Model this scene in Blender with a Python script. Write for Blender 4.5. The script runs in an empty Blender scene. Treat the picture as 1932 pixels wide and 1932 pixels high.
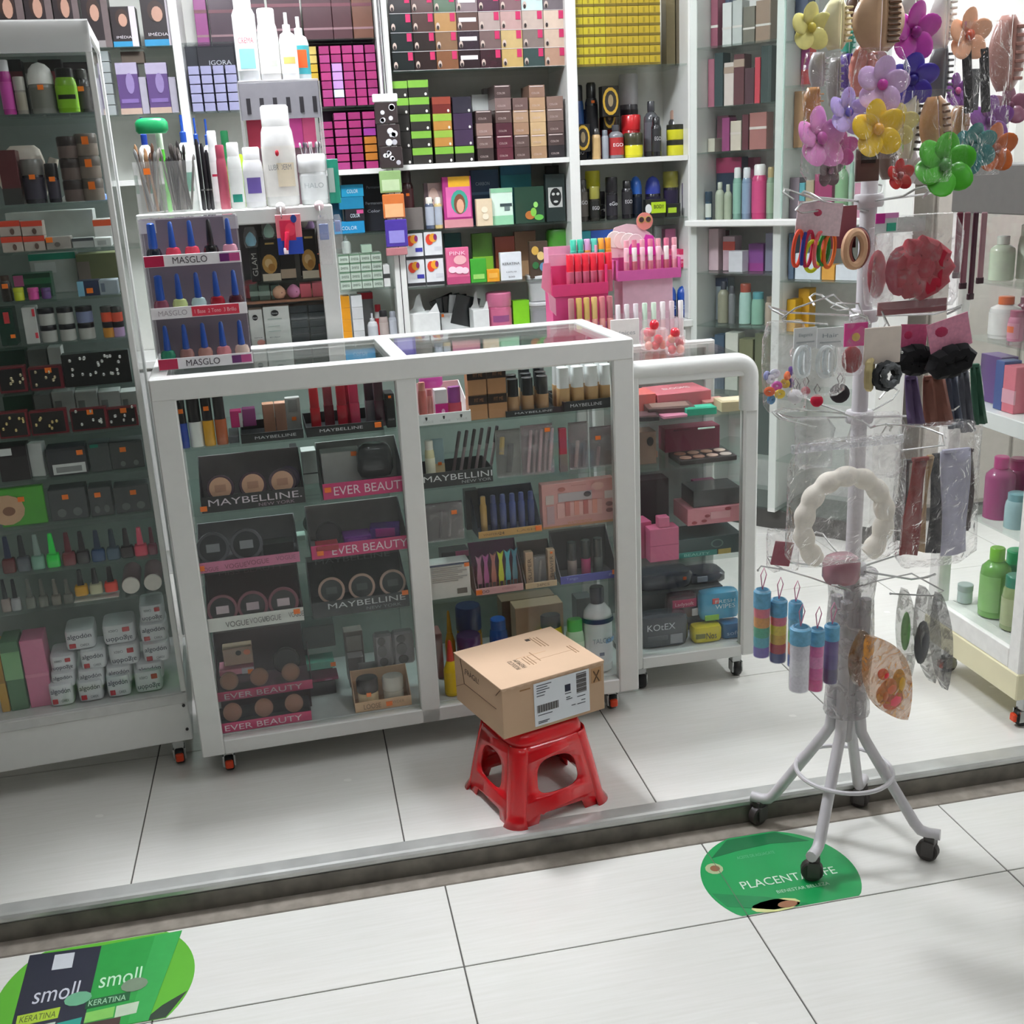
import bpy, math, random
from mathutils import Vector
R = math.radians
random.seed(7)
SC = bpy.context.scene
COL = SC.collection

# ------------------------------------------------------------------ camera
EYE = Vector((0, 0, 1.45)); FPX = 2101.0; YAW, PIT, ROL = 0.183485, 0.297972, -0.050532
_f = Vector((math.sin(YAW)*math.cos(PIT), math.cos(YAW)*math.cos(PIT), -math.sin(PIT)))
_r0 = Vector((math.cos(YAW), -math.sin(YAW), 0)); _u0 = _r0.cross(_f)
_r = math.cos(ROL)*_r0 + math.sin(ROL)*_u0
_u = -math.sin(ROL)*_r0 + math.cos(ROL)*_u0
cd = bpy.data.cameras.new('camera'); cam = bpy.data.objects.new('camera', cd); COL.objects.link(cam)
cd.sensor_width = 36; cd.lens = FPX/1932*36; cd.clip_start = .02
from mathutils import Matrix
cam.matrix_world = Matrix(((_r.x, _u.x, -_f.x, EYE.x), (_r.y, _u.y, -_f.y, EYE.y), (_r.z, _u.z, -_f.z, EYE.z), (0, 0, 0, 1)))
SC.camera = cam

# ------------------------------------------------------------------ world, exposure
w = bpy.data.worlds.new('world'); SC.world = w; w.use_nodes = True
w.node_tree.nodes['Background'].inputs[0].default_value = (.9, .95, 1, 1)
w.node_tree.nodes['Background'].inputs[1].default_value = .35
vs = SC.view_settings; vs.view_transform = 'Standard'; vs.look = 'None'; vs.gamma = 1; vs.use_curve_mapping = False
vs.exposure = 0.2
try:
    SC.cycles.transparent_max_bounces = 40; SC.cycles.max_bounces = 10; SC.cycles.diffuse_bounces = 5
except Exception: pass
# ceiling lights of the shop, the front ones unseen and added as fill: (x, y, size x, size y, emission strength)
LAMPS = [(-.10, 3.08, .36, .36, 128), (-.35, .6, .2, 1.2, 4), (1.3, 1.8, .2, 1.0, 22), (2.75, 3.3, .2, 1.2, 36), (.9, -.4, 1.2, .2, 4), (1.05, 3.7, .9, .16, 22)]
CEIL = 2.72

# ------------------------------------------------------------------ materials
def lin(h):
    h = h.lstrip('#'); v = [int(h[i:i+2], 16)/255 for i in (0, 2, 4)]
    return [c/12.92 if c <= .04045 else ((c+.055)/1.055)**2.4 for c in v]
_M = {}
def m(h, rough=.45, metal=0.0, var=.10, scale=40, coat=0.0, emit=0, tr=0.0):
    k = (h, rough, metal, var, scale, coat, emit, tr)
    if k in _M: return _M[k]
    M = bpy.data.materials.new('paint_'+h); M.use_nodes = True
    nt = M.node_tree; N = nt.nodes; b = N['Principled BSDF']
    c = lin(h)
    b.inputs['Roughness'].default_value = rough; b.inputs['Metallic'].default_value = metal
    b.inputs['Coat Weight'].default_value = coat; b.inputs['Coat Roughness'].default_value = .08
    if tr: b.inputs['Transmission Weight'].default_value = tr
    tc = N.new('ShaderNodeTexCoord'); no = N.new('ShaderNodeTexNoise'); no.inputs['Scale'].default_value = scale; no.inputs['Detail'].default_value = 2
    mx = N.new('ShaderNodeMix'); mx.data_type = 'RGBA'
    mx.inputs[6].default_value = [x*(1-var) for x in c]+[1]; mx.inputs[7].default_value = [min(1, x*(1+var)) for x in c]+[1]
    nt.links.new(tc.outputs['Object'], no.inputs['Vector']); nt.links.new(no.outputs['Fac'], mx.inputs[0])
    nt.links.new(mx.outputs[2], b.inputs['Base Color'])
    if emit:
        b.inputs['Emission Color'].default_value = c+[1]; b.inputs['Emission Strength'].default_value = emit
    _M[k] = M; return M
def clear(h='ffffff', tint=.06, rough=.03, refl=.5, wrinkle=0, name='clear'):
    """thin clear sheet: see-through with a fresnel reflection and a faint veil of its own colour"""
    k = ('c', h, tint, rough, refl, wrinkle)
    if k in _M: return _M[k]
    M = bpy.data.materials.new(name+'_'+h); M.use_nodes = True
    nt = M.node_tree; N = nt.nodes; N.remove(N['Principled BSDF']); out = N['Material Output']
    c = lin(h)+[1]
    t = N.new('ShaderNodeBsdfTransparent'); t.inputs[0].default_value = [1-(1-x)*.12 for x in c[:3]]+[1]
    d = N.new('ShaderNodeBsdfDiffuse'); d.inputs[0].default_value = c
    g = N.new('ShaderNodeBsdfGlossy'); g.inputs[1].default_value = rough; g.inputs[0].default_value = (1, 1, 1, 1)
    a = N.new('ShaderNodeMixShader'); a.inputs[0].default_value = tint
    lw = N.new('ShaderNodeLayerWeight'); lw.inputs[0].default_value = .5
    pw_ = N.new('ShaderNodeMath'); pw_.operation = 'POWER'; pw_.inputs[1].default_value = 5
    mu = N.new('ShaderNodeMath'); mu.operation = 'MULTIPLY_ADD'; mu.inputs[1].default_value = refl*1.6; mu.inputs[2].default_value = .05*refl
    bq = N.new('ShaderNodeMixShader')
    L = nt.links
    L.new(t.outputs[0], a.inputs[1]); L.new(d.outputs[0], a.inputs[2])
    L.new(lw.outputs['Facing'], pw_.inputs[0]); L.new(pw_.outputs[0], mu.inputs[0]); L.new(mu.outputs[0], bq.inputs[0]); L.new(a.outputs[0], bq.inputs[1]); L.new(g.outputs[0], bq.inputs[2])
    if wrinkle:
        tc = N.new('ShaderNodeTexCoord'); no = N.new('ShaderNodeTexNoise'); no.inputs['Scale'].default_value = 28; no.inputs['Detail'].default_value = 3; no.inputs['Distortion'].default_value = 1.5
        bp = N.new('ShaderNodeBump'); bp.inputs['Strength'].default_value = wrinkle; bp.inputs['Distance'].default_value = .02
        L.new(tc.outputs['Object'], no.inputs['Vector']); L.new(no.outputs['Fac'], bp.inputs['Height']); L.new(bp.outputs[0], g.inputs['Normal']); L.new(bp.outputs[0], lw.inputs['Normal'])
        rp = N.new('ShaderNodeMapRange'); rp.inputs[1].default_value = .5; rp.inputs[2].default_value = .75; rp.inputs[3].default_value = tint*.6; rp.inputs[4].default_value = min(1, tint*2.5)
        L.new(no.outputs['Fac'], rp.inputs[0]); L.new(rp.outputs[0], a.inputs[0])
    L.new(bq.outputs[0], out.inputs[0]); _M[k] = M; return M

# ------------------------------------------------------------------ geometry helpers
def V_box(x0, x1, y0, y1, z0, z1, b=0.0):
    if b <= 0 or min(x1-x0, y1-y0, z1-z0) < 2.2*b:
        v = [(x0,y0,z0),(x1,y0,z0),(x1,y1,z0),(x0,y1,z0),(x0,y0,z1),(x1,y0,z1),(x1,y1,z1),(x0,y1,z1)]
        return v, [(3,2,1,0),(4,5,6,7),(0,1,5,4),(1,2,6,5),(2,3,7,6),(3,0,4,7)]
    v = []; ix = {}
    for i, X in enumerate((x0, x1)):
        for j, Y in enumerate((y0, y1)):
            for k, Z in enumerate((z0, z1)):
                sx, sy, sz = (1-2*i)*b, (1-2*j)*b, (1-2*k)*b
                for a, p in enumerate(((X, Y+sy, Z+sz), (X+sx, Y, Z+sz), (X+sx, Y+sy, Z))):
                    ix[i,j,k,a] = len(v); v.append(p)
    f = []
    for i in (0,1):
        q = [ix[i,0,0,0], ix[i,1,0,0], ix[i,1,1,0], ix[i,0,1,0]]; f.append(q if i else q[::-1])
        q = [ix[0,i,0,1], ix[1,i,0,1], ix[1,i,1,1], ix[0,i,1,1]]; f.append(q if not i else q[::-1])
        q = [ix[0,0,i,2], ix[1,0,i,2], ix[1,1,i,2], ix[0,1,i,2]]; f.append(q if i else q[::-1])
    for a in (0,1):
        for c in (0,1):
            f.append([ix[a,c,0,0], ix[a,c,1,0], ix[a,c,1,1], ix[a,c,0,1]] if a == c else [ix[a,c,0,1], ix[a,c,1,1], ix[a,c,1,0], ix[a,c,0,0]])
            f.append([ix[a,0,c,0], ix[a,0,c,2], ix[a,1,c,2], ix[a,1,c,0]] if a == c else [ix[a,1,c,0], ix[a,1,c,2], ix[a,0,c,2], ix[a,0,c,0]])
            f.append([ix[0,a,c,1], ix[1,a,c,1], ix[1,a,c,2], ix[0,a,c,2]] if a == c else [ix[0,a,c,2], ix[1,a,c,2], ix[1,a,c,1], ix[0,a,c,1]])
    for i in (0,1):
        for j in (0,1):
            for k in (0,1):
                q = [ix[i,j,k,0], ix[i,j,k,1], ix[i,j,k,2]]; f.append(q if (i+j+k) % 2 == 0 else q[::-1])
    return v, f
def V_lathe(prof, seg=16, sx=1, sy=1, pw=1.0, a0=0, a1=None, close=True):
    v, f = [], []; full = a1 is None
    n = seg if full else seg+1
    for r, z in prof:
        for i in range(n):
            t = 2*math.pi*i/seg if full else a0+(a1-a0)*i/seg
            c, s = math.cos(t), math.sin(t)
            if pw != 1: c, s = math.copysign(abs(c)**pw, c), math.copysign(abs(s)**pw, s)
            v.append((r*c*sx, r*s*sy, z))
    for k in range(len(prof)-1):
        for i in range(n if full else n-1):
            j = (i+1) % n
            f.append((k*n+i, k*n+j, (k+1)*n+j, (k+1)*n+i))
    if full and close:
        f.append(tuple(range(n))[::-1]); f.append(tuple((len(prof)-1)*n+i for i in range(n)))
    return v, f
def V_tube(pts, r, seg=8, closed=False):
    P = [Vector(p) for p in pts]; v, f = [], []; n = len(P); up = None
    for i in range(n):
        a = P[i-1] if (i or closed) else P[i]; b = P[(i+1) % n] if (i < n-1 or closed) else P[i]
        t = (b-a).normalized()
        if up is None:
            up = t.cross(Vector((0,0,1)))
            if up.length < .05: up = t.cross(Vector((0,1,0)))
            up.normalize()
        up = (up - t*up.dot(t)).normalized(); s = t.cross(up)
        rr = r[i] if isinstance(r, (list, tuple)) else r
        for k in range(seg):
            q = 2*math.pi*k/seg; v.append(tuple(P[i]+rr*(math.cos(q)*up+math.sin(q)*s)))
    for i in range(n if closed else n-1):
        for k in range(seg):
            a, b = i*seg, ((i+1) % n)*seg; k2 = (k+1) % seg
            f.append((a+k, a+k2, b+k2, b+k))
    if not closed: f.append(tuple(range(seg))[::-1]); f.append(tuple((n-1)*seg+k for k in range(seg)))
    return v, f
def V_ball(rx, ry, rz, seg=14, ring=8, c=(0,0,0)):
    prof = [(math.sin(math.pi*i/ring) if 0 < i < ring else 1e-4, -math.cos(math.pi*i/ring)) for i in range(ring+1)]
    v, f = V_lathe(prof, seg); return [(x*rx+c[0], y*ry+c[1], z*rz+c[2]) for x, y, z in v], f
def V_torus(Rx, Rz, r, seg=24, ts=8, wob=0, k=0):
    pts = [((Rx+wob*math.cos(k*a))*math.cos(a), 0, (Rz+wob*math.cos(k*a))*math.sin(a)) for a in [2*math.pi*i/seg for i in range(seg)]]
    return V_tube(pts, r, ts, True)
def V_poly(pts, y0, y1):
    """outline in x-z given a thickness along y"""
    n = len(pts); v = [(x, y0, z) for x, z in pts]+[(x, y1, z) for x, z in pts]
    return v, [tuple(range(n)), tuple(range(n, 2*n))[::-1]]+[(i, n+i, n+(i+1) % n, (i+1) % n) for i in range(n)]
def join(*vfs):
    V, Fc = [], []
    for v, f in vfs:
        o = len(V); V += list(v); Fc += [tuple(i+o for i in q) for q in f]
    return V, Fc
def shift(vf, x=0, y=0, z=0): return [(a+x, b+y, c+z) for a, b, c in vf[0]], vf[1]
def rot(vf, ang, ax='z'):
    c, s = math.cos(ang), math.sin(ang); o = []
    for x, y, z in vf[0]:
        o.append((c*x-s*y, s*x+c*y, z) if ax == 'z' else (x, c*y-s*z, s*y+c*z) if ax == 'x' else (c*x+s*z, y, -s*x+c*z))
    return o, vf[1]
def ob(name, vf, mat, parent=None, loc=(0,0,0), rz=0.0, smooth=False, r=None):
    me = bpy.data.meshes.new(name); me.from_pydata([tuple(p) for p in vf[0]], [], [tuple(q) for q in vf[1]])
    if mat: me.materials.append(mat)
    if smooth:
        me.polygons.foreach_set('use_smooth', [True]*len(me.polygons))
        me.set_sharp_from_angle(angle=R(40))
    o = bpy.data.objects.new(name, me); COL.objects.link(o); o.location = loc
    o.rotation_euler = r if r else (0, 0, rz)
    if parent: o.parent = parent
    return o
LAB = {}
def tag(o, label, cat, group=None):
    o['label'] = label; o['category'] = cat
    if group: o['group'] = group
    LAB.setdefault(label, []).append(o.name); return o
def empty(name, loc, rz=0.0):
    o = bpy.data.objects.new(name, None); COL.objects.link(o); o.location = loc; o.rotation_euler = (0, 0, rz); o.empty_display_size = .02; return o
def struct(o): o['kind'] = 'structure'; return o
_T = {}
def tmesh(s, bold=0):
    if (s, bold) in _T: return _T[s, bold]
    c = bpy.data.curves.new('lettering', 'FONT'); c.body = s; c.resolution_u = 2; c.offset = 0; c.resolution_u = 3
    o = bpy.data.objects.new('lettering', c); me = bpy.data.meshes.new_from_object(o)
    xs = [v.co.x for v in me.vertices]; ys = [v.co.y for v in me.vertices]
    x0, x1, y0, y1 = min(xs), max(xs), min(ys), max(ys)
    for v in me.vertices:
        X, Y = (v.co.x-x0)/(x1-x0)-.5, (v.co.y-y0)/(y1-y0)-.5
        v.co = (X, 0, Y)
    bpy.data.objects.remove(o); _T[s, bold] = me; return me
def txt(parent, s, cx, cz, wd, h, mat, y=0, bold=0, r=(0,0,0), mir=False):
    me = tmesh(s, bold)
    if not me.materials: me.materials.append(mat)
    o = bpy.data.objects.new('lettering', me); COL.objects.link(o); o.parent = parent
    o.material_slots[0].link = 'OBJECT'; o.material_slots[0].material = mat
    o.location = (cx, y, cz); o.scale = (-wd if mir else wd, 1, h); o.rotation_euler = r; return o
class Frame:
    """a vertical plane: origin, direction along the front, depth into the unit"""
    def __init__(s, x, y, deg, lo=-9, hi=9):
        s.lo, s.hi, s.occ = lo, hi, []
        s.a = R(deg); s.p = Vector((x, y, 0)); s.d = Vector((math.cos(s.a), math.sin(s.a), 0)); s.n = Vector((-math.sin(s.a), math.cos(s.a), 0))
    def P(s, px, py, v=0):
        q = (px-966)/FPX*_r-(py-966)/FPX*_u+_f
        t = (s.p+s.n*v-EYE).dot(s.n)/q.dot(s.n); W_ = EYE+t*q
        return (W_-s.p).dot(s.d), W_.z
    def w(s, u, v, z): return s.p+s.d*u+s.n*v+Vector((0,0,z))
def on(px, py, z):
    q = (px-966)/FPX*_r-(py-966)/FPX*_u+_f; return EYE+q*((z-EYE.z)/q.z)
def rect(fr, b, v, zs=None):
    xl, xr, yt, yb = b; ym = (yt+yb)/2; xm = (xl+xr)/2
    u0 = fr.P(xl, ym, v)[0]; u1 = fr.P(xr, ym, v)[0]; z1 = fr.P(xm, yt, v)[1]; z0 = fr.P(xm, yb, v)[1] if zs is None else zs
    k = max(0, fr.lo-u0)-max(0, u1-fr.hi)
    return u0+k, u1+k, z0, z1
def settle(fr, u0, u1, z0, z1, v, d):
    """keep a thing clear of what already stands on the shelf: narrow it a little or push it back"""
    for _ in range(4):
        hit = False
        for a0, a1, b0, b1, c0, c1 in fr.occ:
            ou, ov, oz = min(u1, a1)-max(u0, a0), min(v+d, b1)-max(v, b0), min(z1, c1)-max(z0, c0)
            if ou > 0 and ov > 0 and oz > 0:
                hit = True
                if ou < .3*(u1-u0):
                    if u0 < a0: u1 -= ou+.0006
                    else: u0 += ou+.0006
                elif b1+d-v < .16: v = b1+.001
                else: v = b1+.001
        if not hit: break
    fr.occ.append((u0, u1, v, v+d, z0, z1)); return u0, u1, v
STK = lambda: m('ff7a1a', .5)
def decorate(o, W, D, Hh, bands=(), panels=(), texts=(), stk=None, dots=()):
    """print on the front face of a box whose origin is its base centre"""
    y = -D/2
    for i, (a, b, c) in enumerate(bands):
        ob('band', V_box(-W/2-.0004, W/2+.0004, y-.0008, y+.004, a*Hh, b*Hh), m(c), o)
    for i, (x0, x1, a, b, c) in enumerate(panels):
        ob('print_panel', V_box((x0-.5)*W, (x1-.5)*W, y-.0016-.0002*i, y+.001, a*Hh, b*Hh), m(c), o)
    for i, (cx, cz, rx, rz, c) in enumerate(dots):
        vv, ff = V_lathe([(1, 0), (1, 1)], 14)
        ob('print_dot', ([((cx-.5)*W+a*rx*W, y-.0024-.0004*i+.0014*z_, cz*Hh+bb*rz*Hh) for a, bb, z_ in vv], ff), m(c), o)
    for s, cx, cz, ww, hh, c in texts:
        txt(o, s, (cx-.5)*W, cz*Hh, ww*W, hh*Hh, m(c, .6), y-.0028-.0004*len(dots), 1)
    if stk:
        s = min(.014, W*.3)
        ob('price_sticker', V_box((stk[0]-.5)*W-s/2, (stk[0]-.5)*W+s/2, y-.0036, y-.0008, stk[1]*Hh-s*.4, stk[1]*Hh+s*.4), STK(), o)
def carton(name, label, cat, fr, b, v, depth, col, zs=None, group=None, bev=.0012, tilt=0, rough=.4, coat=0.0, dz=0, **kw):
    u0, u1, z0, z1 = rect(fr, b, v, zs)
    if not dz and not tilt: u0, u1, v = settle(fr, u0, u1, z0, z1, v, depth)
    W, Hh = u1-u0, z1-z0
    o = ob(name, V_box(-W/2, W/2, -depth/2, depth/2, 0, Hh, bev), m(col, rough, coat=coat), None, fr.w((u0+u1)/2, v+depth/2, z0+dz), fr.a+R(tilt))
    tag(o, label, cat, group); decorate(o, W, depth, Hh, **kw); return o
PROF = {
 'bottle': ([(.44,0),(.5,.015),(.5,.66),(.47,.72),(.3,.79),(.2,.81),(.2,.83)], [(.24,.81),(.25,.82),(.25,.985),(.22,1)], (.10,.62)),
 'flip':   ([(.44,0),(.5,.02),(.5,.6),(.46,.74),(.40,.8)], [(.41,.79),(.41,.98),(.36,1)], (.1,.6)),
 'jar':    ([(.46,0),(.5,.03),(.5,.62),(.46,.66)], [(.5,.64),(.52,.66),(.52,.97),(.48,1)], (.1,.58)),
 'squat':  ([(.46,0),(.5,.06),(.5,.5),(.46,.54)], [(.5,.5),(.53,.53),(.53,.94),(.48,1)], (.1,.46)),
 'polish': ([(.44,0),(.5,.03),(.5,.30),(.44,.37),(.18,.41)], [(.27,.40),(.25,.42),(.16,.98),(.12,1)], None),
 'dome':   ([(.45,0),(.5,.04),(.5,.55),(.46,.58)], [(.5,.57),(.5,.72),(.42,.87),(.25,.96),(.02,1)], (.1,.5)),
 'spray':  ([(.46,0),(.5,.01),(.5,.74),(.4,.8)], [(.38,.79),(.38,.97),(.3,1)], (.12,.7)),
 'pump':   ([(.46,0),(.5,.02),(.5,.58),(.4,.68),(.18,.72)], [(.22,.71),(.22,.82),(.1,.83),(.1,1)], (.1,.55)),
 'tall':   ([(.48,0),(.5,.01),(.5,.48),(.49,.5)], [(.46,.49),(.46,.99),(.42,1)], None),
 'sharp':  ([(.44,0),(.5,.02),(.5,.46),(.3,.6),(.22,.64)], [(.26,.63),(.12,.97),(.06,1)], (.06,.44)),
}
def bottle(name, label, cat, fr, b, v, kind, col, cap, lab=None, zs=None, group=None, dr=1.0, pw=1.0, seg=16, trans=0, word=None, wcol='333333', stk=None, rough=.25, mark=None):
    u0, u1, z0, z1 = rect(fr, b, v, zs); g_ = .02*(u1-u0) if kind in ('jar', 'squat') else 0; u0, u1, v = settle(fr, u0-g_, u1+g_, z0, z1, v, (u1-u0)*dr*(1+.04*(g_ > 0))); u0 += g_; u1 -= g_; W, Hh = u1-u0, z1-z0; D = W*dr
    bp, cp, lp = PROF[kind]
    rs = 1.0 if kind not in ('jar', 'squat') else .96
    bm = m(col, rough, coat=.3) if not trans else m(col, .08, tr=trans)
    o = ob(name, V_lathe([(r*rs, z*Hh) for r, z in bp], seg, W, D, pw), bm, None, fr.w((u0+u1)/2, v+D/2, z0), fr.a, True)
    tag(o, label, cat, group)
    ob('cap', V_lathe([(r*rs, z*Hh) for r, z in cp], seg, W, D, pw), m(cap, .3, coat=.3), o, smooth=True)
    if lab and lp:
        vf = V_lathe([(.508*rs, (lp[0]*Hh)), (.508*rs, lp[1]*Hh)], 12, W, D, pw, R(-165), R(-15), False)
        ob('label_wrap', vf, m(lab, .4), o, smooth=True)
        if mark: ob('label_mark', V_lathe([(.516*rs, mark[0]*Hh), (.516*rs, mark[1]*Hh)], 8, W, D, pw, R(-130), R(-50), False), m(mark[2], .4), o, smooth=True)
    if word: txt(o, word, 0, (.36 if not lp else (lp[0]+lp[1])/2+.04)*Hh, W*.66, min(.1*Hh, .014), m(wcol, .6), -D*.535, 1)
    if stk: ob('price_sticker', V_box(-.006, .006, -D*.5-.0035, -D*.5+.004, stk*Hh-.005, stk*Hh+.005), STK(), o)
    return o
def bars(name, z0, z1, fr, parent, mat, posts):
    return [ob('post', V_box(u0, u1, v0, v1, z0, z1, .002), mat, parent) for u0, u1, v0, v1 in posts]
ORD = ['', 'first', 'second', 'third', 'fourth', 'fifth', 'sixth', 'seventh', 'eighth', 'ninth', 'tenth', 'eleventh', 'twelfth', 'thirteenth']
# ================================================================== the room
WHITE = m('e9e9e6', .35, var=.03); FRAME = m('dcddd9', .32, var=.03, coat=.2); GLASS = clear('e4f2ec', .004, .02, .45)
SHELFG = clear('9cc0b2', .035, .04, .4); ALU = m('b9bbbb', .25, .9, .06); BLACK = m('1b1b1d', .4); ORANGE = m('e8481c', .4)
MIRROR = m('a9b3ae', .12, .55, .05)
def tilemat():
    M = bpy.data.materials.new('glazed_tile'); M.use_nodes = True; nt = M.node_tree; N = nt.nodes; b = N['Principled BSDF']
    tc = N.new('ShaderNodeTexCoord'); mp = N.new('ShaderNodeMapping'); mp.inputs['Scale'].default_value = (2, 38, 1)
    no = N.new('ShaderNodeTexNoise'); no.inputs['Scale'].default_value = 3.2; no.inputs['Detail'].default_value = 5
    cr = N.new('ShaderNodeValToRGB'); e = cr.color_ramp.elements
    e[0].position, e[1].position = .3, .75; e[0].color = lin('dddcd5')+[1]; e[1].color = lin('e5e4df')+[1]
    n2 = N.new('ShaderNodeTexNoise'); n2.inputs['Scale'].default_value = 2.3; n2.inputs['Detail'].default_value = 4
    mr = N.new('ShaderNodeMapRange'); mr.inputs[1].default_value = .35; mr.inputs[2].default_value = .7; mr.inputs[3].default_value = .16; mr.inputs[4].default_value = .3
    L = nt.links; L.new(tc.outputs['Object'], mp.inputs[0]); L.new(mp.outputs[0], no.inputs['Vector']); L.new(no.outputs['Fac'], cr.inputs[0]); L.new(cr.outputs[0], b.inputs['Base Color'])
    L.new(tc.outputs['Object'], n2.inputs['Vector']); L.new(n2.outputs['Fac'], mr.inputs[0]); L.new(mr.outputs[0], b.inputs['Roughness'])
    return M
TILE = tilemat(); GROUT = m('55534e', .9, var=.3)
def tiled(x0, y0, nx, ys, z, parent):
    cache = {}
    for i in range(nx):
        for a, b in zip(ys, ys[1:]):
            k = round(b-a, 4)
            if k not in cache:
                me_o = ob('tile', V_box(.0015, .5985, .0015, k-.0015, -.012, 0, .001), TILE, parent, (x0+.6*i, a, z)); cache[k] = me_o.data; continue
            o = bpy.data.objects.new('tile', cache[k]); COL.objects.link(o); o.parent = parent; o.location = (x0+.6*i, a, z)
fl = struct(ob('floor', V_box(-1.74, 3.2, 2.215, 4.64, -.2, -.0025), GROUT)); tiled(-1.675, 2.222, 8, [2.222-2.222, .578, 1.178, 1.778, 2.378], 0, None) if 0 else tiled(-1.675, 0, 8, [2.222, 2.8, 3.4, 4.0, 4.6], 0, fl)
fl2 = struct(ob('floor', V_box(-1.74, 3.2, -2.0, 2.125, -.2, -.0625), GROUT)); tiled(-1.6, 0, 8, [-1.75, -1.15, -.55, .05, .65, 1.25, 1.85, 2.122], -.06, fl2)
# stepped edge: dirty cement strip, metal nosing with a rounded lip
CEM = m('8d857b', .95, var=.45, scale=30)
struct(ob('trim_1', V_box(-1.74, 3.2, 2.122, 2.19, -.2, -.0585, .002), CEM))
def nosing():
    M = m('c3c4c0', .3, .35, .22, 14); b = M.node_tree.nodes['Principled BSDF']; return M
prof = [(2.222, .0012), (2.186, .0022), (2.178, .001), (2.174, -.004), (2.1735, -.012), (2.176, -.014), (2.1765, -.0585), (2.19, -.0585), (2.19, -.01), (2.222, -.01)]
vv = [(-1.74, y, z) for y, z in prof]+[(3.2, y, z) for y, z in prof]; n_ = len(prof)
struct(ob('trim_2', (vv, [tuple(range(n_))[::-1], tuple(range(n_, 2*n_))]+[(i, (i+1) % n_, n_+(i+1) % n_, n_+i) for i in range(n_)]), nosing()))
struct(ob('trim_3', V_box(-1.74, 3.2, 2.1725, 2.1764, -.058, -.016), m('77736b', .5, .4, .6, 22)))
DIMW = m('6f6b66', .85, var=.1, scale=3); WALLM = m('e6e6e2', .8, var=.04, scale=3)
struct(ob('wall_back', V_box(-1.8, 3.3, 4.64, 4.7, -.2, CEIL), WALLM)); struct(ob('wall_left', V_box(-1.8, -1.74, -2, 4.64, -.2, CEIL), DIMW))
struct(ob('wall_right', V_box(3.2, 3.26, -2, 4.64, -.2, CEIL), WALLM)); struct(ob('wall_front', V_box(-1.8, 3.3, -2.06, -2, -.2, CEIL), DIMW))
struct(ob('ceiling', V_box(-1.8, 3.3, -2.06, 4.7, CEIL, CEIL+.05), WALLM))
for (x, y, sx, sy, st), wh in zip(LAMPS, ('over the wall shelving', 'added as fill over the aisle beside the tall glass cabinet', 'added as fill over the aisle beside the accessory stand', 'beside the far white wall', 'added as fill behind the viewer', 'close to the end bay of the wall shelving')):
    t = empty('ceiling_light', (x, y, CEIL-.05)); tag(t, 'white tube ceiling light fitting '+wh, 'ceiling light', 'ceiling lights')
    ob('housing', V_box(-sx/2-.02, sx/2+.02, -sy/2-.02, sy/2+.02, .02, .05, .004), WHITE, t)
    ob('diffuser', V_box(-sx/2, sx/2, -sy/2, sy/2, 0, .02, .004), m('f6f9ff', .5, emit=st), t)

# ================================================================== furniture frames
FL = Frame(-.376, 2.699, 4.93, -9, -.008); FK = Frame(-.337, 2.61, 2.45, .02, 1.14); FR = Frame(.857, 2.765, 0, -.012, .33); FV = Frame(0, 3.1, 0, -.365, .3); FW = Frame(0, 4.3, 0); FQ = Frame(1.57, 4.3, -50); FS = Frame(1.7, 2.3, -90)
def fbox(name, fr, u0, u1, v0, v1, z0, z1, mat, parent, bev=.002):
    if name in ('shelf', 'floor_board', 'bottom_board', 'top_board', 'base_top', 'wide_board', 'top_pane', 'ledge', 'sill'): z1 -= .0009
    return ob(name, V_box(u0, u1, v0, v1, z0, z1, bev), mat, parent)
def unit(name, fr, label, cat):
    return tag(empty(name, fr.w(0, 0, 0), fr.a), label, cat)
def caster(par, u, v, top, zf=0.0, orange=True, r=.024):
    c = ob('caster', join(V_box(-.014, .014, -.006, .02, r*1.2, top-zf, .001), V_box(-.016, -.012, -.012, .02, r*.6, r*1.9), V_box(.012, .016, -.012, .02, r*.6, r*1.9)), ALU, par, (u, v, zf))
    ob('wheel', shift(rot(V_lathe([(r*.9, -.011), (r, -.008), (r, .008), (r*.9, .011)], 18), math.pi/2, 'y'), 0, .004, r), BLACK, c, smooth=True)
    if orange: ob('brake_pedal', V_box(-.010, .010, -.026, -.006, r*.6, r*1.5, .003), ORANGE, c)
    return c
# ---- tall glass cabinet at the side
LZ = [1.616, 1.429, 1.328, 1.221, 1.123, 1.016, .911, .809, .70, .585, .489]; LB = .222
t = unit('display_cabinet', FL, 'tall white framed glass display cabinet full of cosmetics, with plain base panel', 'display cabinet')
fbox('base_panel', FL, -.57, .012, 0, .40, .085, LB-.006, FRAME, t, .003)
fbox('base_trim', FL, -.57, .012, -.004, .012, LB-.03, LB-.004, m('c9cac6', .35), t)
fbox('floor_board', FL, -.565, .008, .004, .396, LB-.008, LB, m('cfcfcc', .4), t)
for u in (-.004-.004, -.004-.006):
    pass
for z in (.185, .118): ob('screw', shift(rot(V_lathe([(.004, 0), (.004, .003)], 10), math.pi/2, 'x'), .0, .0, z), BLACK, t)
for u0 in (-.002, -.57):
    fbox('post', FL, u0, u0+.014, 0, .014, LB, 1.80, FRAME, t); fbox('post', FL, u0, u0+.014, .386, .40, LB, 1.80, FRAME, t)
fbox('top_light_box', FL, -.57, .012, 0, .40, 1.768, 1.80, FRAME, t, .003)
fbox('front_valance', FL, -.57, .012, -.003, .004, 1.735, 1.80, clear('f4f4f4', .45, .1, .4), t, 0)
fbox('back_panel', FL, -.556, -.002, .388, .394, LB, 1.768, m('8f9793', .25, .2), t, 0)
fbox('side_pane', FL, .003, .008, .014, .386, LB, 1.768, GLASS, t, 0)
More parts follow.
